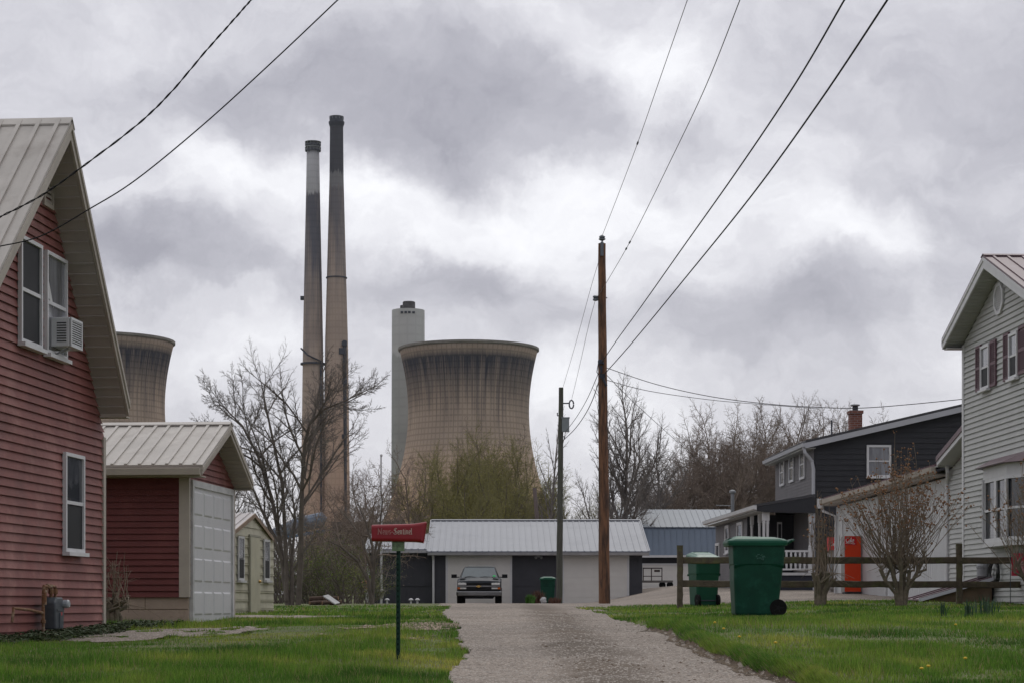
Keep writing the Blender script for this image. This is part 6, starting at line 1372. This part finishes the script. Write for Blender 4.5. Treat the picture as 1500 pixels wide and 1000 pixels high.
# trailer at the barn
o = Wp(955, 868, 28); g = HZ(o.x, o.y)
t = thing('utility_trailer', 'rusty railed utility trailer parked before the blue barn door', 'trailer', (o.x, o.y, g), 0)
M_rs = mat('rust_brown_steel', (.06, .045, .04), .8, .2, 5)
m = MB(); m.bb(-.6, 1.1, 0, 1.6, .32, .42); m.build('deck', mat('grey_planks', (.16, .15, .14), .85, .2, 4), t)
m = MB()
for x in (-.48, -.05, .5): m.bb(x, x + .05, 0, .05, .42, 1.08)
m.bb(-.48, .55, 0, .05, 1.03, 1.09); m.bb(-.48, .55, .001, .049, .62, .66); m.bb(.12, .42, -.01, .0, .86, .98); m.build('rail', M_rs, t)
for x in (.55, .95):
    m = MB(); m.lathe([(.06, -.06), (.17, -.06), (.18, 0), (.17, .06), (.06, .06)], 16, (x, .12, .18), 'y'); m.build('wheel', M_tyre, t)

# ------------------------------------------------------------ trees
M_barkg = mat('grey_bark', (.17, .15, .135), .95, .3, 3, .3, 20); M_barkb = mat('brown_bark', (.205, .162, .132), .95, .3, 3, .3, 20); M_barkd = mat('dark_bark', (.125, .105, .088), .95, .3, 3, .3, 20); M_twigo = mat('olive_twig', (.20, .185, .08), .95, .25, 2)
def leafmat(name, a, b):
    M = mat(name, a, .8, .3, .8, c2=b, c2s=.35, c2t=(.4, .6), spec=.2); return M
M_bud = leafmat('olive_buds', (.36, .35, .075), (.25, .21, .08)); M_bud2 = leafmat('brown_buds', (.34, .27, .17), (.25, .2, .15)); M_bud3 = leafmat('green_shrub_leaf', (.10, .17, .03), (.2, .21, .05)); M_budr = leafmat('redbud_buds', (.13, .075, .07), (.08, .055, .05))
def seg_tube(V, Fc, pts, rad, n):
    o = len(V); m_ = len(pts); up = None
    for i in range(m_):
        d = pts[min(i + 1, m_ - 1)] - pts[max(i - 1, 0)]; l = d.length
        d = d / l if l > 1e-9 else Vector((0, 0, 1))
        if up is None: up = Vector((1, 0, 0)) if abs(d.x) < .8 else Vector((0, 1, 0))
        e1 = up - d * up.dot(d); e1.normalize(); e2 = d.cross(e1); up = e1
        for k in range(n):
            t_ = 6.28318 * k / n; V.append(pts[i] + (e1 * math.cos(t_) + e2 * math.sin(t_)) * rad[i])
    for i in range(m_ - 1):
        for k in range(n): Fc.append((o + i * n + k, o + i * n + (k + 1) % n, o + (i + 1) * n + (k + 1) % n, o + (i + 1) * n + k))
class Grow:
    def __init__(s, seed, levels, kids_, ratio=.58, ang=(28, 55), up=.12, wob=.16, rmin=.006, twn=3, droop=0.0):
        s.q = random.Random(seed); s.levels = levels; s.k = kids_; s.ratio = ratio; s.ang = ang; s.up = up; s.wob = wob; s.rmin = rmin; s.twn = twn
        s.tv, s.tf, s.cv, s.cf, s.tips = [], [], [], [], []; s.droop = droop
    def branch(s, p, d, L, r, lv, pts=None):
        q = s.q; given = pts is not None
        if pts is None:
            n = 5 if lv == 0 else (4 if lv < s.levels else 3); pts = [p.copy()]
            for i in range(n):
                d = d + Vector((q.gauss(0, s.wob), q.gauss(0, s.wob), q.gauss(0, s.wob) + s.up * (1 if lv < s.levels - 1 else .4) - s.droop * (lv >= 2))); d.normalize(); pts.append(pts[-1] + d * L / n)
        else: L = sum((pts[i + 1] - pts[i]).length for i in range(len(pts) - 1))
        n = len(pts) - 1; re = max(r * (.20 if given else .45 if lv < s.levels else .3), s.rmin * .6); rad = [max(r + (re - r) * (i / n), s.rmin * .6) for i in range(n + 1)]
        if lv <= 1 and r > .03: seg_tube(s.tv, s.tf, pts, rad, 8 if lv == 0 else 6)
        else: seg_tube(s.cv, s.cf, pts, rad, 4 if lv <= 2 and r > .02 else 3)
        if lv >= s.levels: s.tips.append((pts[-1], (pts[-1] - pts[0]))); return
        k = s.k[lv]; k = k + q.randint(-1, 1) if k > 3 else k; a0 = q.uniform(0, 6.28)
        for i in range(k):
            f = (.30 if lv == 0 else .15) + (1 - (.30 if lv == 0 else .15)) * (i + q.random()) / k; f = min(f, .98); j = min(int(f * n), n - 1); u_ = f * n - j
            pp = pts[j].lerp(pts[j + 1], u_); dd = (pts[j + 1] - pts[j]).normalized(); a = a0 + i * 2.4 + q.uniform(-.5, .5)
            e1 = Vector((1, 0, 0)) if abs(dd.x) < .7 else Vector((0, 1, 0)); e1 = (e1 - dd * e1.dot(dd)).normalized(); e2 = dd.cross(e1); th = R(q.uniform(*s.ang))
            nd = dd * math.cos(th) + (e1 * math.cos(a) + e2 * math.sin(a)) * math.sin(th)
            s.branch(pp, nd, L * s.ratio * q.uniform(.7, 1.15) * ((1.15 - .75 * f) if given else (1.15 - .45 * f)), max(min(rad[j] * .6, r * (.42 if given else .6)), s.rmin), lv + 1)
        s.branch(pts[-1], (pts[-1] - pts[-2]).normalized(), L * s.ratio * (.4 if given else .8), re, lv + 1)
def plant(name, label, cat, loc, G, m_bark, m_crown=None, leaves=0, lsize=.06, m_leaf=None, spread=.25, group=None, trunk='trunk', crown='crown'):
    t = thing(name, label, cat, loc, 0, group)
    if G.tv: mb = MB(); mb.v = [tuple(v) for v in G.tv]; mb.f = G.tf; mb.m = [0] * len(G.tf); mb.build(trunk, m_bark, t, smooth=True)
    mb = MB(); mb.v = [tuple(v) for v in G.cv]; mb.f = list(G.cf); mb.m = [0] * len(G.cf)
    if leaves and G.tips:
        q = G.q; mb.k = 1; vs, fs = mb.v, mb.f; n0 = len(fs)
        for i in range(leaves):
            p, d = q.choice(G.tips); f = q.random(); c = p - d * f * .8 + Vector((q.gauss(0, spread), q.gauss(0, spread), q.gauss(0, spread))) * .35
            a = Vector((q.gauss(0, 1), q.gauss(0, 1), q.gauss(0, 1))).normalized() * lsize * q.uniform(.5, 1.2); b = Vector((q.gauss(0, 1), q.gauss(0, 1), q.gauss(0, 1))).normalized() * lsize * q.uniform(.4, .9)
            o_ = len(vs); vs.extend((tuple(c), tuple(c + a), tuple(c + a * .5 + b))); fs.append((o_, o_ + 1, o_ + 2)); mb.m.append(1)
    mb.build(crown, [m_crown or m_bark, m_leaf or m_bark], t)
    return t
def tree(label, px, s, h, seed, G=None, base_py=None, sc=1.0, name='bare_tree', r=None, **kw):
    o = Wp(px, HY, s); g = HZ(o.x, o.y); r = r or h * .016
    return o, g
def simple_tree(name, label, px, s, h, seed, kind, group=None):
    o = Wp(px, HY, s); g = HZ(o.x, o.y)
    K = dict(bare=dict(levels=4, kids_=(9, 7, 6, 5), ratio=.50, ang=(22, 52), up=.14, wob=.12, rmin=.0085), thick=dict(levels=4, kids_=(9, 7, 6, 5), ratio=.50, ang=(28, 66), up=.04, wob=.15, rmin=.0085),
             olive=dict(levels=4, kids_=(9, 7, 5, 5), ratio=.50, ang=(25, 60), up=.10, wob=.14, rmin=.0085), sap=dict(levels=3, kids_=(12, 6, 4), ratio=.34, ang=(20, 45), up=.16, wob=.07, rmin=.010))[kind]
    G = Grow(seed, **K); q = G.q
    if kind in ('thick', 'olive'):
        for k in range(3): a = q.uniform(0, 6.28); G.branch(Vector((.2 * math.cos(a), .2 * math.sin(a), -.2)), Vector((.25 * math.cos(a), .25 * math.sin(a), 1)).normalized(), h * .62 * q.uniform(.8, 1), h * .0085, 0)
    else: G.branch(Vector((0, 0, -.2)), Vector((q.uniform(-.08, .08), q.uniform(-.08, .08), 1)).normalized(), h * .66, h * (.0125 if kind != 'sap' else .008), 0)
    top = max(max(v.z for v in G.cv), .1); k = h / top
    for A_ in (G.tv, G.cv):
        for v in A_: v.z *= k
    G.tips = [(Vector((p.x, p.y, p.z * k)), d) for p, d in G.tips]
    return plant(name, label, 'tree', (o.x, o.y, g), G, *{'bare': (M_barkg,), 'sap': (M_barkg,), 'thick': (M_barkb,), 'olive': (M_barkd, M_twigo)}[kind],
                 **({'thick': dict(leaves=3500, lsize=.04, m_leaf=M_bud2, spread=.6), 'olive': dict(leaves=9500, lsize=.065, m_leaf=M_bud, spread=1.0)}.get(kind, {})), group=group)
def copy_at(src, label, px, s, rz, sc, scz=None):
    o = Wp(px, HY, s); c = copy_tree(src); c.location = (o.x, o.y, HZ(o.x, o.y)); c.rotation_euler.z = rz; c.scale = (sc, sc, scz or sc); c['label'] = label; return c
# the wood on the right
GW = 'bare trees of the wood behind the dark house'
w = [simple_tree('bare_tree', 'brown bare tree in the middle of the wood, rising above the porch vent pipe', 1068, 22.5, 12.6, 11, 'thick', GW),
     simple_tree('bare_tree', 'dense brown bare tree left of the three upper windows of the dark house', 1118, 22.5, 12.8, 12, 'thick', GW),
     simple_tree('bare_tree', 'grey bare tree with pale upright limbs above the blue barn ridge', 1010, 22, 10.0, 13, 'thick', GW)]
for (k, lab, px, s_, rz, sc, scz) in ((0, 'broad bare tree over the middle of the blue barn roof', 990, 22.6, 2.6, .85, .82), (1, 'tall bare tree between the barn ridge and the vent pipe', 1030, 21.4, 4.6, 1.0, .96), (0, 'tall brown tree right of the porch vent pipe', 1090, 21.5, 3.6, 1.05, 1.0), (1, 'bare tree directly above the left upper window of the dark house', 1140, 21, .3, 1.05, 1.02), (0, 'bare tree above the right upper windows of the dark house', 1180, 21.2, 5.6, 1.05, 1.05), (2, 'slender pale bare tree in the back of the wood', 1126, 20, 5.5, 1.3, 1.42),
        (0, 'bare tree whose crown shows just above the left end of the dark house roof', 1158, 22, 2.1, 1.0, 1.04), (1, 'bare tree above the dark house roof, left of the brick chimney', 1205, 21.5, 1.2, 1.0, 1.04), (2, 'bare tree crown peeping over the roof right beside the brick chimney', 1238, 22, 4.0, 1.2, 1.28),
        (1, 'low brown bare tree over the right part of the blue barn roof', 1040, 23, 3.3, .78, .74), (0, 'low brown tree over the left part of the blue barn roof', 972, 23.2, 5.0, .72, .66), (2, 'low bare tree right of the tall brown pole, over the garage roof end', 935, 23, .7, .75, .62), (2, 'slim bare tree between the barn and the porch roof', 1092, 22, 2.2, .9, .98), (0, 'far bare tree behind the vent pipe of the porch roof', 1052, 20, 1.4, 1.1, .95)):
    copy_at(w[k], lab, px, s_, rz, sc, scz)
# big bare trees by the poles
GB = 'tall bare trees behind the dark garage'
b0_ = simple_tree('bare_tree', 'large grey bare tree rising right of the tall brown pole', 918, 25.5, 13, 21, 'bare', GB)
b1_ = simple_tree('bare_tree', 'slender bare tree between the two utility poles', 858, 25.5, 11, 22, 'bare', GB)
b2_ = simple_tree('bare_tree', 'thin bare sapling left of the weathered grey pole', 800, 25.5, 11.4, 23, 'sap', GB)
copy_at(b2_, 'thin bare sapling close behind the right side of the tall brown pole', 900, 24.5, 2.0, 1.0, 1.12)
copy_at(b0_, 'bare spreading tree half way between the tall brown pole and the wood', 958, 24, 1.9, .8, .78)
copy_at(b1_, 'low bare tree just behind the weathered grey pole', 828, 23, 3.5, .8, .74)
# olive trees in bud below the cooling tower
GO = 'olive budding trees below the cooling tower'
o0_ = simple_tree('budding_tree', 'rounded olive green budding tree below the left side of the cooling tower', 655, 23, 11.2, 31, 'olive', GO)
o1_ = simple_tree('budding_tree', 'wide olive budding tree below the middle of the cooling tower', 715, 23, 11.8, 32, 'olive', GO)
for (src, lab, px, s_, rz, sc, scz) in ((o0_, 'olive budding tree below the right edge of the cooling tower', 762, 23.5, 2.2, 1.0, .98), (o0_, 'tall yellow green tree left of the cooling tower foot', 632, 21, 5.2, .95, 1.0), (o1_, 'yellow green tree at the right foot of the cooling tower', 785, 21, .4, .95, .95), (o0_, 'bright yellow green tree over the middle of the long garage roof', 725, 24.5, 4.4, .85, .82), (o1_, 'dark olive tree right of the flagpole, left of the cooling tower base', 610, 22, 4.1, .95, .88), (o0_, 'low olive tree behind the leaning broken pole', 795, 22, 1.0, .9, .80), (o1_, 'low olive tree right behind the tall brown pole', 880, 21, 5.3, .8, .66),
        (o0_, 'low budding tree filling the gap left of the weathered grey pole', 838, 22, 3.0, .85, .70), (o1_, 'small budding tree low behind the middle of the garage roof', 688, 26, 1.5, .75, .66)):
    copy_at(src, lab, px, s_, rz, sc, scz)
r0_ = simple_tree('bare_tree', 'reddish brown bare tree between the olive trees in front of the cooling tower', 738, 22, 12.6, 41, 'thick', 'reddish bare trees at the power station')
copy_at(r0_, 'dark bare tree at the left foot of the pale thick stack', 575, 23, 1.4, .85, .82)
copy_at(r0_, 'low reddish bare tree left of the flagpole', 525, 25, 3.1, .75, .62)
copy_at(r0_, 'low bare tree below the two tall smokestacks', 480, 24, 4.4, .8, .58)
copy_at(b1_, 'bare tree rising behind the cream shed roof', 362, 40, 2.6, .56, .58)
copy_at(b0_, 'bare tree behind the left end of the cream shed', 322, 38, .4, .55, .53)
# the large tree at the left, limbs laid out after its own shape
s = 46.0; o = Wp(430, 895, s); g = HZ(o.x, o.y)
def L3(pts, dy): return [Vector(((px - 430) / s, dy * i / max(1, len(pts) - 1), CZ + (HY - py) / s - g)) for i, (px, py) in enumerate(pts)]
G = Grow(77, levels=4, kids_=(15, 9, 8, 6), ratio=.39, ang=(24, 54), up=.07, wob=.13, rmin=.0042)
for (P, dy, r_) in (([(424, 900), (415, 840), (408, 790), (396, 730), (374, 665), (350, 620), (326, 596)], 1.0, .125), ([(436, 900), (441, 830), (443, 760), (445, 710), (450, 650), (458, 622), (480, 603), (515, 590)], -1.2, .13), ([(420, 880), (418, 800), (413, 710), (400, 650), (388, 595), (380, 556)], .4, .10),
                    ([(413, 820), (394, 770), (372, 715), (350, 680), (330, 668)], -.6, .07), ([(446, 700), (452, 650), (456, 610), (455, 582)], 1.2, .05), ([(444, 740), (470, 700), (498, 655), (520, 625)], 1.6, .045), ([(428, 890), (426, 820), (430, 760), (424, 715)], .8, .10)):
    pts = L3(P, dy); G.branch(pts[0], None, 0, r_ * .78, 1 if r_ < .12 else 0, pts)
plant('bare_tree', 'large bare tree with several leaning trunks right of the cream shed', 'tree', (o.x, o.y, g), G, M_barkd, M_barkg)
# small spreading tree left of the flagpole
s = 42.0; o = Wp(545, 884, s); g = HZ(o.x, o.y)
G = Grow(78, levels=4, kids_=(7, 5, 5, 4), ratio=.5, ang=(30, 65), up=.05, wob=.2, rmin=.008)
def L4(pts, dy): return [Vector(((px - 545) / s, dy * i / max(1, len(pts) - 1), CZ + (HY - py) / s - g)) for i, (px, py) in enumerate(pts)]
for (P, dy, r_) in (([(545, 886), (540, 850), (525, 822), (500, 800), (478, 790)], -.4, .085), ([(545, 886), (546, 840), (545, 800), (535, 765), (520, 730)], .6, .08), ([(546, 870), (549, 820), (560, 790), (580, 770), (605, 768)], -.5, .06), ([(545, 840), (530, 790), (510, 760), (490, 740)], .9, .05), ([(547, 820), (556, 770), (560, 735), (556, 705)], .2, .05)):
    pts = L4(P, dy); G.branch(pts[0], None, 0, r_, 1, pts)
plant('budding_tree', 'small spreading reddish tree left of the flagpole, low arching limbs', 'tree', (o.x, o.y, g), G, M_barkd, M_barkb, leaves=3500, lsize=.035, m_leaf=M_budr, spread=.3)
# brush behind the big left tree
def shrub(label, px, s_, h, seed, m_, leaf, nl, ls, n_st=16, group=None, name='shrub', w=.5):
    G = Grow(seed, levels=3, kids_=(6, 5, 4), ratio=.45, ang=(20, 55), up=.05, wob=.22, rmin=.009); q = G.q
    for i in range(n_st):
        a = q.uniform(0, 6.28); k = q.uniform(.1, w); G.branch(Vector((k * math.cos(a) * .6, k * math.sin(a) * .6, -.1)), Vector((k * math.cos(a), k * math.sin(a), 1)).normalized(), h * q.uniform(.45, .75), h * .009, 1)
    o = Wp(px, HY, s_); return plant(name, label, 'shrub', (o.x, o.y, HZ(o.x, o.y)), G, m_, None, nl, ls, leaf, .35, group, 'stems', 'twigs')
GS = 'tangled shrubs at the back of the left lawn'
h0 = shrub('tangled brown shrub behind the large bare tree', 420, 36, 3.6, 51, M_barkd, M_bud2, 1800, .05, group=GS, w=.9)
h1 = shrub('yellow green budding shrub left of the small reddish tree', 505, 38, 3.0, 52, M_barkd, M_bud3, 4200, .06, group=GS, w=1.0)
for (src, lab, px, s_, rz, sc, scz) in ((h0, 'brown shrub close behind the right edge of the cream shed', 392, 38, 1.0, 1.0, 1.15), (h1, 'green budding shrub between the large bare tree and the logs', 448, 37, 2.0, .9, .8), (h0, 'dark shrub above the white board and logs', 478, 34, 3.0, 1.1, 1.05), (h0, 'tall reddish brown shrub left of the shed wing', 520, 33, 4.0, 1.1, 1.15), (h1, 'low green shrub at the foot of the small reddish tree', 538, 37, 5.0, .6, .5),
        (h0, 'shrub below the conveyor gallery', 455, 32, 5.2, 1.2, 1.2), (h1, 'green shrub behind the large bare tree trunks', 405, 33, .6, 1.1, .95), (h1, 'green shrub deep in the brush right of the logs', 492, 32, 1.7, 1.1, .95), (h0, 'far brown shrub left of the flagpole foot', 545, 29, 2.9, 1.1, 1.0)):
    copy_at(src, lab, px, s_, rz, sc, scz)
# small bed by the grey pole
def tuft(name, label, px, s_, n_, h, m_, seed, spread=.12, wid=.012, cat='plant', lean=.5):
    o = Wp(px, HY, s_); g = HZ(o.x, o.y); q = random.Random(seed); mb = MB()
    for i in range(n_):
        a, r_ = q.uniform(0, 6.28), q.uniform(0, spread); x, y = r_ * math.cos(a), r_ * math.sin(a); hh = h * q.uniform(.6, 1.1); b = q.uniform(0, 6.28); l_ = q.uniform(0, lean) * hh; w_ = wid
        p1 = Vector((x, y, -.02)); p2 = Vector((x + math.cos(b) * l_ * .4, y + math.sin(b) * l_ * .4, hh * .6)); p3 = Vector((x + math.cos(b) * l_, y + math.sin(b) * l_, hh)); sd = Vector((-math.sin(b + .6), math.cos(b + .6), 0)) * w_
        mb.add([p1 - sd, p1 + sd, p2 + sd, p2 - sd, p3], ((0, 1, 2, 3), (3, 2, 4)))
    ob = mb.build(name, m_, None, (o.x, o.y, g)); ob['label'] = label; ob['category'] = cat; return ob
M_daf = mat('daffodil_leaf', (.030, .075, .035), .6, .2, 5); M_gr2 = mat('fresh_green', (.06, .16, .02), .7, .2, 5); M_rb = mat('red_brown_stems', (.12, .06, .04), .9, .3, 9)
tuft('leafy_plant', 'bright green plant at the left of the small bed before the dark garage', 777, 35, 160, .38, M_gr2, 1, .2, .03)
tuft('leafy_plant', 'reddish brown dried plant beside the green bin at the dark garage', 788, 34.5, 170, .55, M_rb, 2, .28, .02)
tuft('leafy_plant', 'low brown dried plant at the foot of the weathered grey pole', 812, 35, 130, .28, M_rb, 3, .3, .02)
mb = MB(); mb.blob((0, 0, .12), (.14, .12, .16), 5, 8); o = Wp(796, HY, 35); ob = mb.build('garden_stone', mat('white_stone', (.42, .42, .42), .8, .2, 8), None, (o.x, o.y, HZ(o.x, o.y))); ob['label'] = 'whitish stone in the small bed left of the weathered grey pole'; ob['category'] = 'stone'
# clumps of long leaves in the right lawn
for (px, py, h, lab, sd_) in ((1443, 902, .30, 'wide clump of long dark leaves in the lawn below the cellar door', 5), (1418, 931, .28, 'narrow clump of upright leaves in the right lawn, nearest the camera', 6), (1381, 902, .22, 'thin clump of leaves in the lawn between the big shrub and the right fence post', 7)):
    d = 26.0
    for k in range(40):
        if (CZ - HZ((px - 750) / F * d, d)) * F / d > py - HY: d += .3
    tuft('daffodil_clump', lab, px, F / d, 70 if sd_ == 5 else 34, h, M_daf, sd_, .2 if sd_ == 5 else .07, .006, 'plant', .45)
# dandelions
q = random.Random(12); M_yel = mat('dandelion_yellow', (.65, .42, .02), .7, .1, 9)
for i, (px, py) in enumerate(((1083, 944), (1136, 953), (1414, 977), (1350, 994), (1360, 990), (1060, 931), (1047, 922), (1400, 925))):
    d = 14.5
    for k in range(200):
        if (CZ - HZ((px - 750) / F * d, d)) * F / d > py - HY: d += .08
    x = (px - 750) / F * d; z = HZ(x, d); t = thing('dandelion', 'small yellow dandelion in the grass of the right lawn', 'flower', (x, d, z), 0, 'dandelions in the right lawn')
    m = MB(); m.tube([(0, 0, -.01), (0, 0, .07)], .002, 4); m.build('stem', M_gr2, t); m = MB(); m.lathe([(.004, .068), (.017, .076), (.015, .084), (.004, .088)], 9); m.build('flower_head', M_yel, t)
# dark ground ivy along the red house wall
def scatter_leaves(name, n, x0, x1, d0, d1, size, m_, seed, fn, hh, **tags):
    q = np.random.RandomState(seed); X_ = x0 + (x1 - x0) * q.rand(n); D_ = d0 + (d1 - d0) * q.rand(n); k = fn(X_, D_); X_, D_ = X_[k], D_[k]; n = len(X_); Z = H(X_, D_) + hh * q.rand(n)
    V = np.empty((n, 3, 3)); c = np.stack([X_, D_, Z], -1)
    for j in range(3): V[:, j] = c + q.randn(n, 3) * size * np.array([1, 1, .5])
    return tri_mesh(name, V, m_, **tags)
M_ivy = mat('ground_ivy', (.035, .06, .018), .8, .35, 6, c2=(.07, .055, .03), c2s=3)
scatter_leaves('ground_ivy', 26000, -6.4, -4.2, 19.5, 28.5, .022, M_ivy, 4, lambda X, D: (X > -5.52 + .089 * (D - 26.85)) & (X < -5.52 + .089 * (D - 26.85) + .55 + .5 * fbm(X * 1.5, D * 1.5)), .09, kind='stuff')

# ------------------------------------------------------------ shrubs at the fence
M_stem = mat('lichen_stem', (.15, .125, .09), .95, .35, 12, .4, 40, c2=(.07, .075, .045), c2s=8); M_whip = mat('tan_whip', (.19, .15, .11), .9, .25, 6); M_seed = mat('brown_seed_heads', (.23, .12, .06), .9, .35, 9)
def fence_shrub(label, px, s_, hs, nst, nwh, top, wide, seed, nseed, py_head=818, base_w=.10, seed_r=.022):
    o = Wp(px, HY, s_); g = HZ(o.x, o.y); q = random.Random(seed); t = thing('bare_shrub', label, 'shrub', (o.x, o.y, g), 0, 'bare pruned shrubs along the fence')
    m = MB(); heads = []
    zh = CZ + (HY - py_head) / s_ - g
    for i in range(nst):
        a = i * 6.283 / nst + q.uniform(-.3, .3); rr = hs * q.uniform(.4, 1); h_ = zh * q.uniform(.75, 1.12); p0 = Vector((base_w * .5 * math.cos(a), base_w * .5 * math.sin(a), -.1)); p3 = Vector((rr * math.cos(a), rr * math.sin(a) * .8, h_)); p1 = p0.lerp(p3, .3) + Vector((0, 0, .1)) - Vector((p3.x, p3.y, 0)) * .12; p2 = p0.lerp(p3, .7) + Vector((q.uniform(-.03, .03), 0, .02))
        m.tube([p0, p1, p2, p3], [.05, .04, .034, .04], 8); heads.append(p3)
        for k in range(2): p4 = p2 + Vector((q.uniform(-.25, .25), q.uniform(-.2, .2), q.uniform(.05, .25))); m.tube([p2, p4], [.025, .02], 6); heads.append(p4)
    m.build('stems', M_stem, t); tips = []
    m = MB()
    for i in range(nwh):
        p = q.choice(heads).copy(); a = q.uniform(0, 6.283); k = q.random() ** .7; L_ = (top - p.z) * (1 - .42 * k) * q.uniform(.72, 1.08); tx = wide * k * math.cos(a) * q.uniform(.7, 1.1) - p.x * .4; ty = wide * k * math.sin(a) * .8 - p.y * .4
        pts = [p]
        for j in range(1, 6): f = j / 5; pts.append(p + Vector((tx * (f ** .8) + q.gauss(0, .012), ty * (f ** .8) + q.gauss(0, .012), L_ * (f * (1 - .12 * k * f)))))
        m.tube(pts, [.0075, .0065, .0058, .005, .004, .003], 4)
        for j in range(q.randint(2, 5)):
            f = q.uniform(.35, .95) * 5; b = int(f); pp = pts[b].lerp(pts[min(b + 1, 5)], f - b); e = pp + Vector((q.gauss(0, .09), q.gauss(0, .08), q.uniform(.04, .2))); m.tube([pp, e], [.0035, .002], 3); tips.append(e)
        tips.append(pts[-1]); tips.append(pts[-1]); tips.append(pts[4])
    for i in range(14):
        p = q.choice(heads); a = q.uniform(0, 6.283); e = p + Vector((.5 * math.cos(a), .4 * math.sin(a), q.uniform(-.25, .1))); m.tube([p, p.lerp(e, .5) + Vector((0, 0, .05)), e], [.006, .004, .0025], 4)
    m.build('whips', M_whip, t)
    m = MB()
    for i in range(nseed):
        p = q.choice(tips) + Vector((q.gauss(0, .025), q.gauss(0, .025), q.gauss(0, .025))); r_ = seed_r * q.uniform(.6, 1.25)
        vs = [(p.x + r_ * q.uniform(.6, 1.3) * x, p.y + r_ * q.uniform(.6, 1.3) * y, p.z + r_ * q.uniform(.6, 1.3) * z) for x, y, z in ((1, 0, 0), (0, 1, 0), (-1, 0, 0), (0, -1, 0), (0, 0, 1), (0, 0, -1))]
        m.add(vs, ((0, 1, 4), (1, 2, 4), (2, 3, 4), (3, 0, 4), (1, 0, 5), (2, 1, 5), (3, 2, 5), (0, 3, 5)))
    so = m.build('seed_heads', M_seed, t); so['kind'] = 'stuff'
    return t
fence_shrub('large fan-shaped bare shrub covered in brown seed heads before the white garage', 1320, 76, .48, 8, 165, 3.25, 1.3, 1, 1100)
fence_shrub('narrow bare shrub with stubby thick stems, in front of the fence right of the bin', 1201, 76, .27, 6, 34, 2.2, .38, 2, 60, 835, .13)
fence_shrub('bare shrub reaching in from the right edge before the bay window', 1520, 78, .4, 7, 120, 2.9, 1.1, 3, 300)
fence_shrub('small bare bush in the corner between the red house and the red garage', 166, 98, .12, 9, 26, 1.15, .22, 4, 0, 880, .25)
# ------------------------------------------------------------ air
hz = bpy.data.materials.new('haze_air'); hz.use_nodes = True; nt = hz.node_tree; nt.nodes.remove(nt.nodes['Principled BSDF'])
pv = nt.nodes.new('ShaderNodeVolumePrincipled'); pv.inputs['Color'].default_value = (.80, .84, .92, 1); pv.inputs['Density'].default_value = .00004; pv.inputs['Anisotropy'].default_value = .3
nt.links.new(pv.outputs[0], nt.nodes['Material Output'].inputs['Volume'])
mb = MB(); mb.bb(-2450, 2450, -90, 2950, -3, 262); hb = mb.build('haze', hz); hb['kind'] = 'stuff'
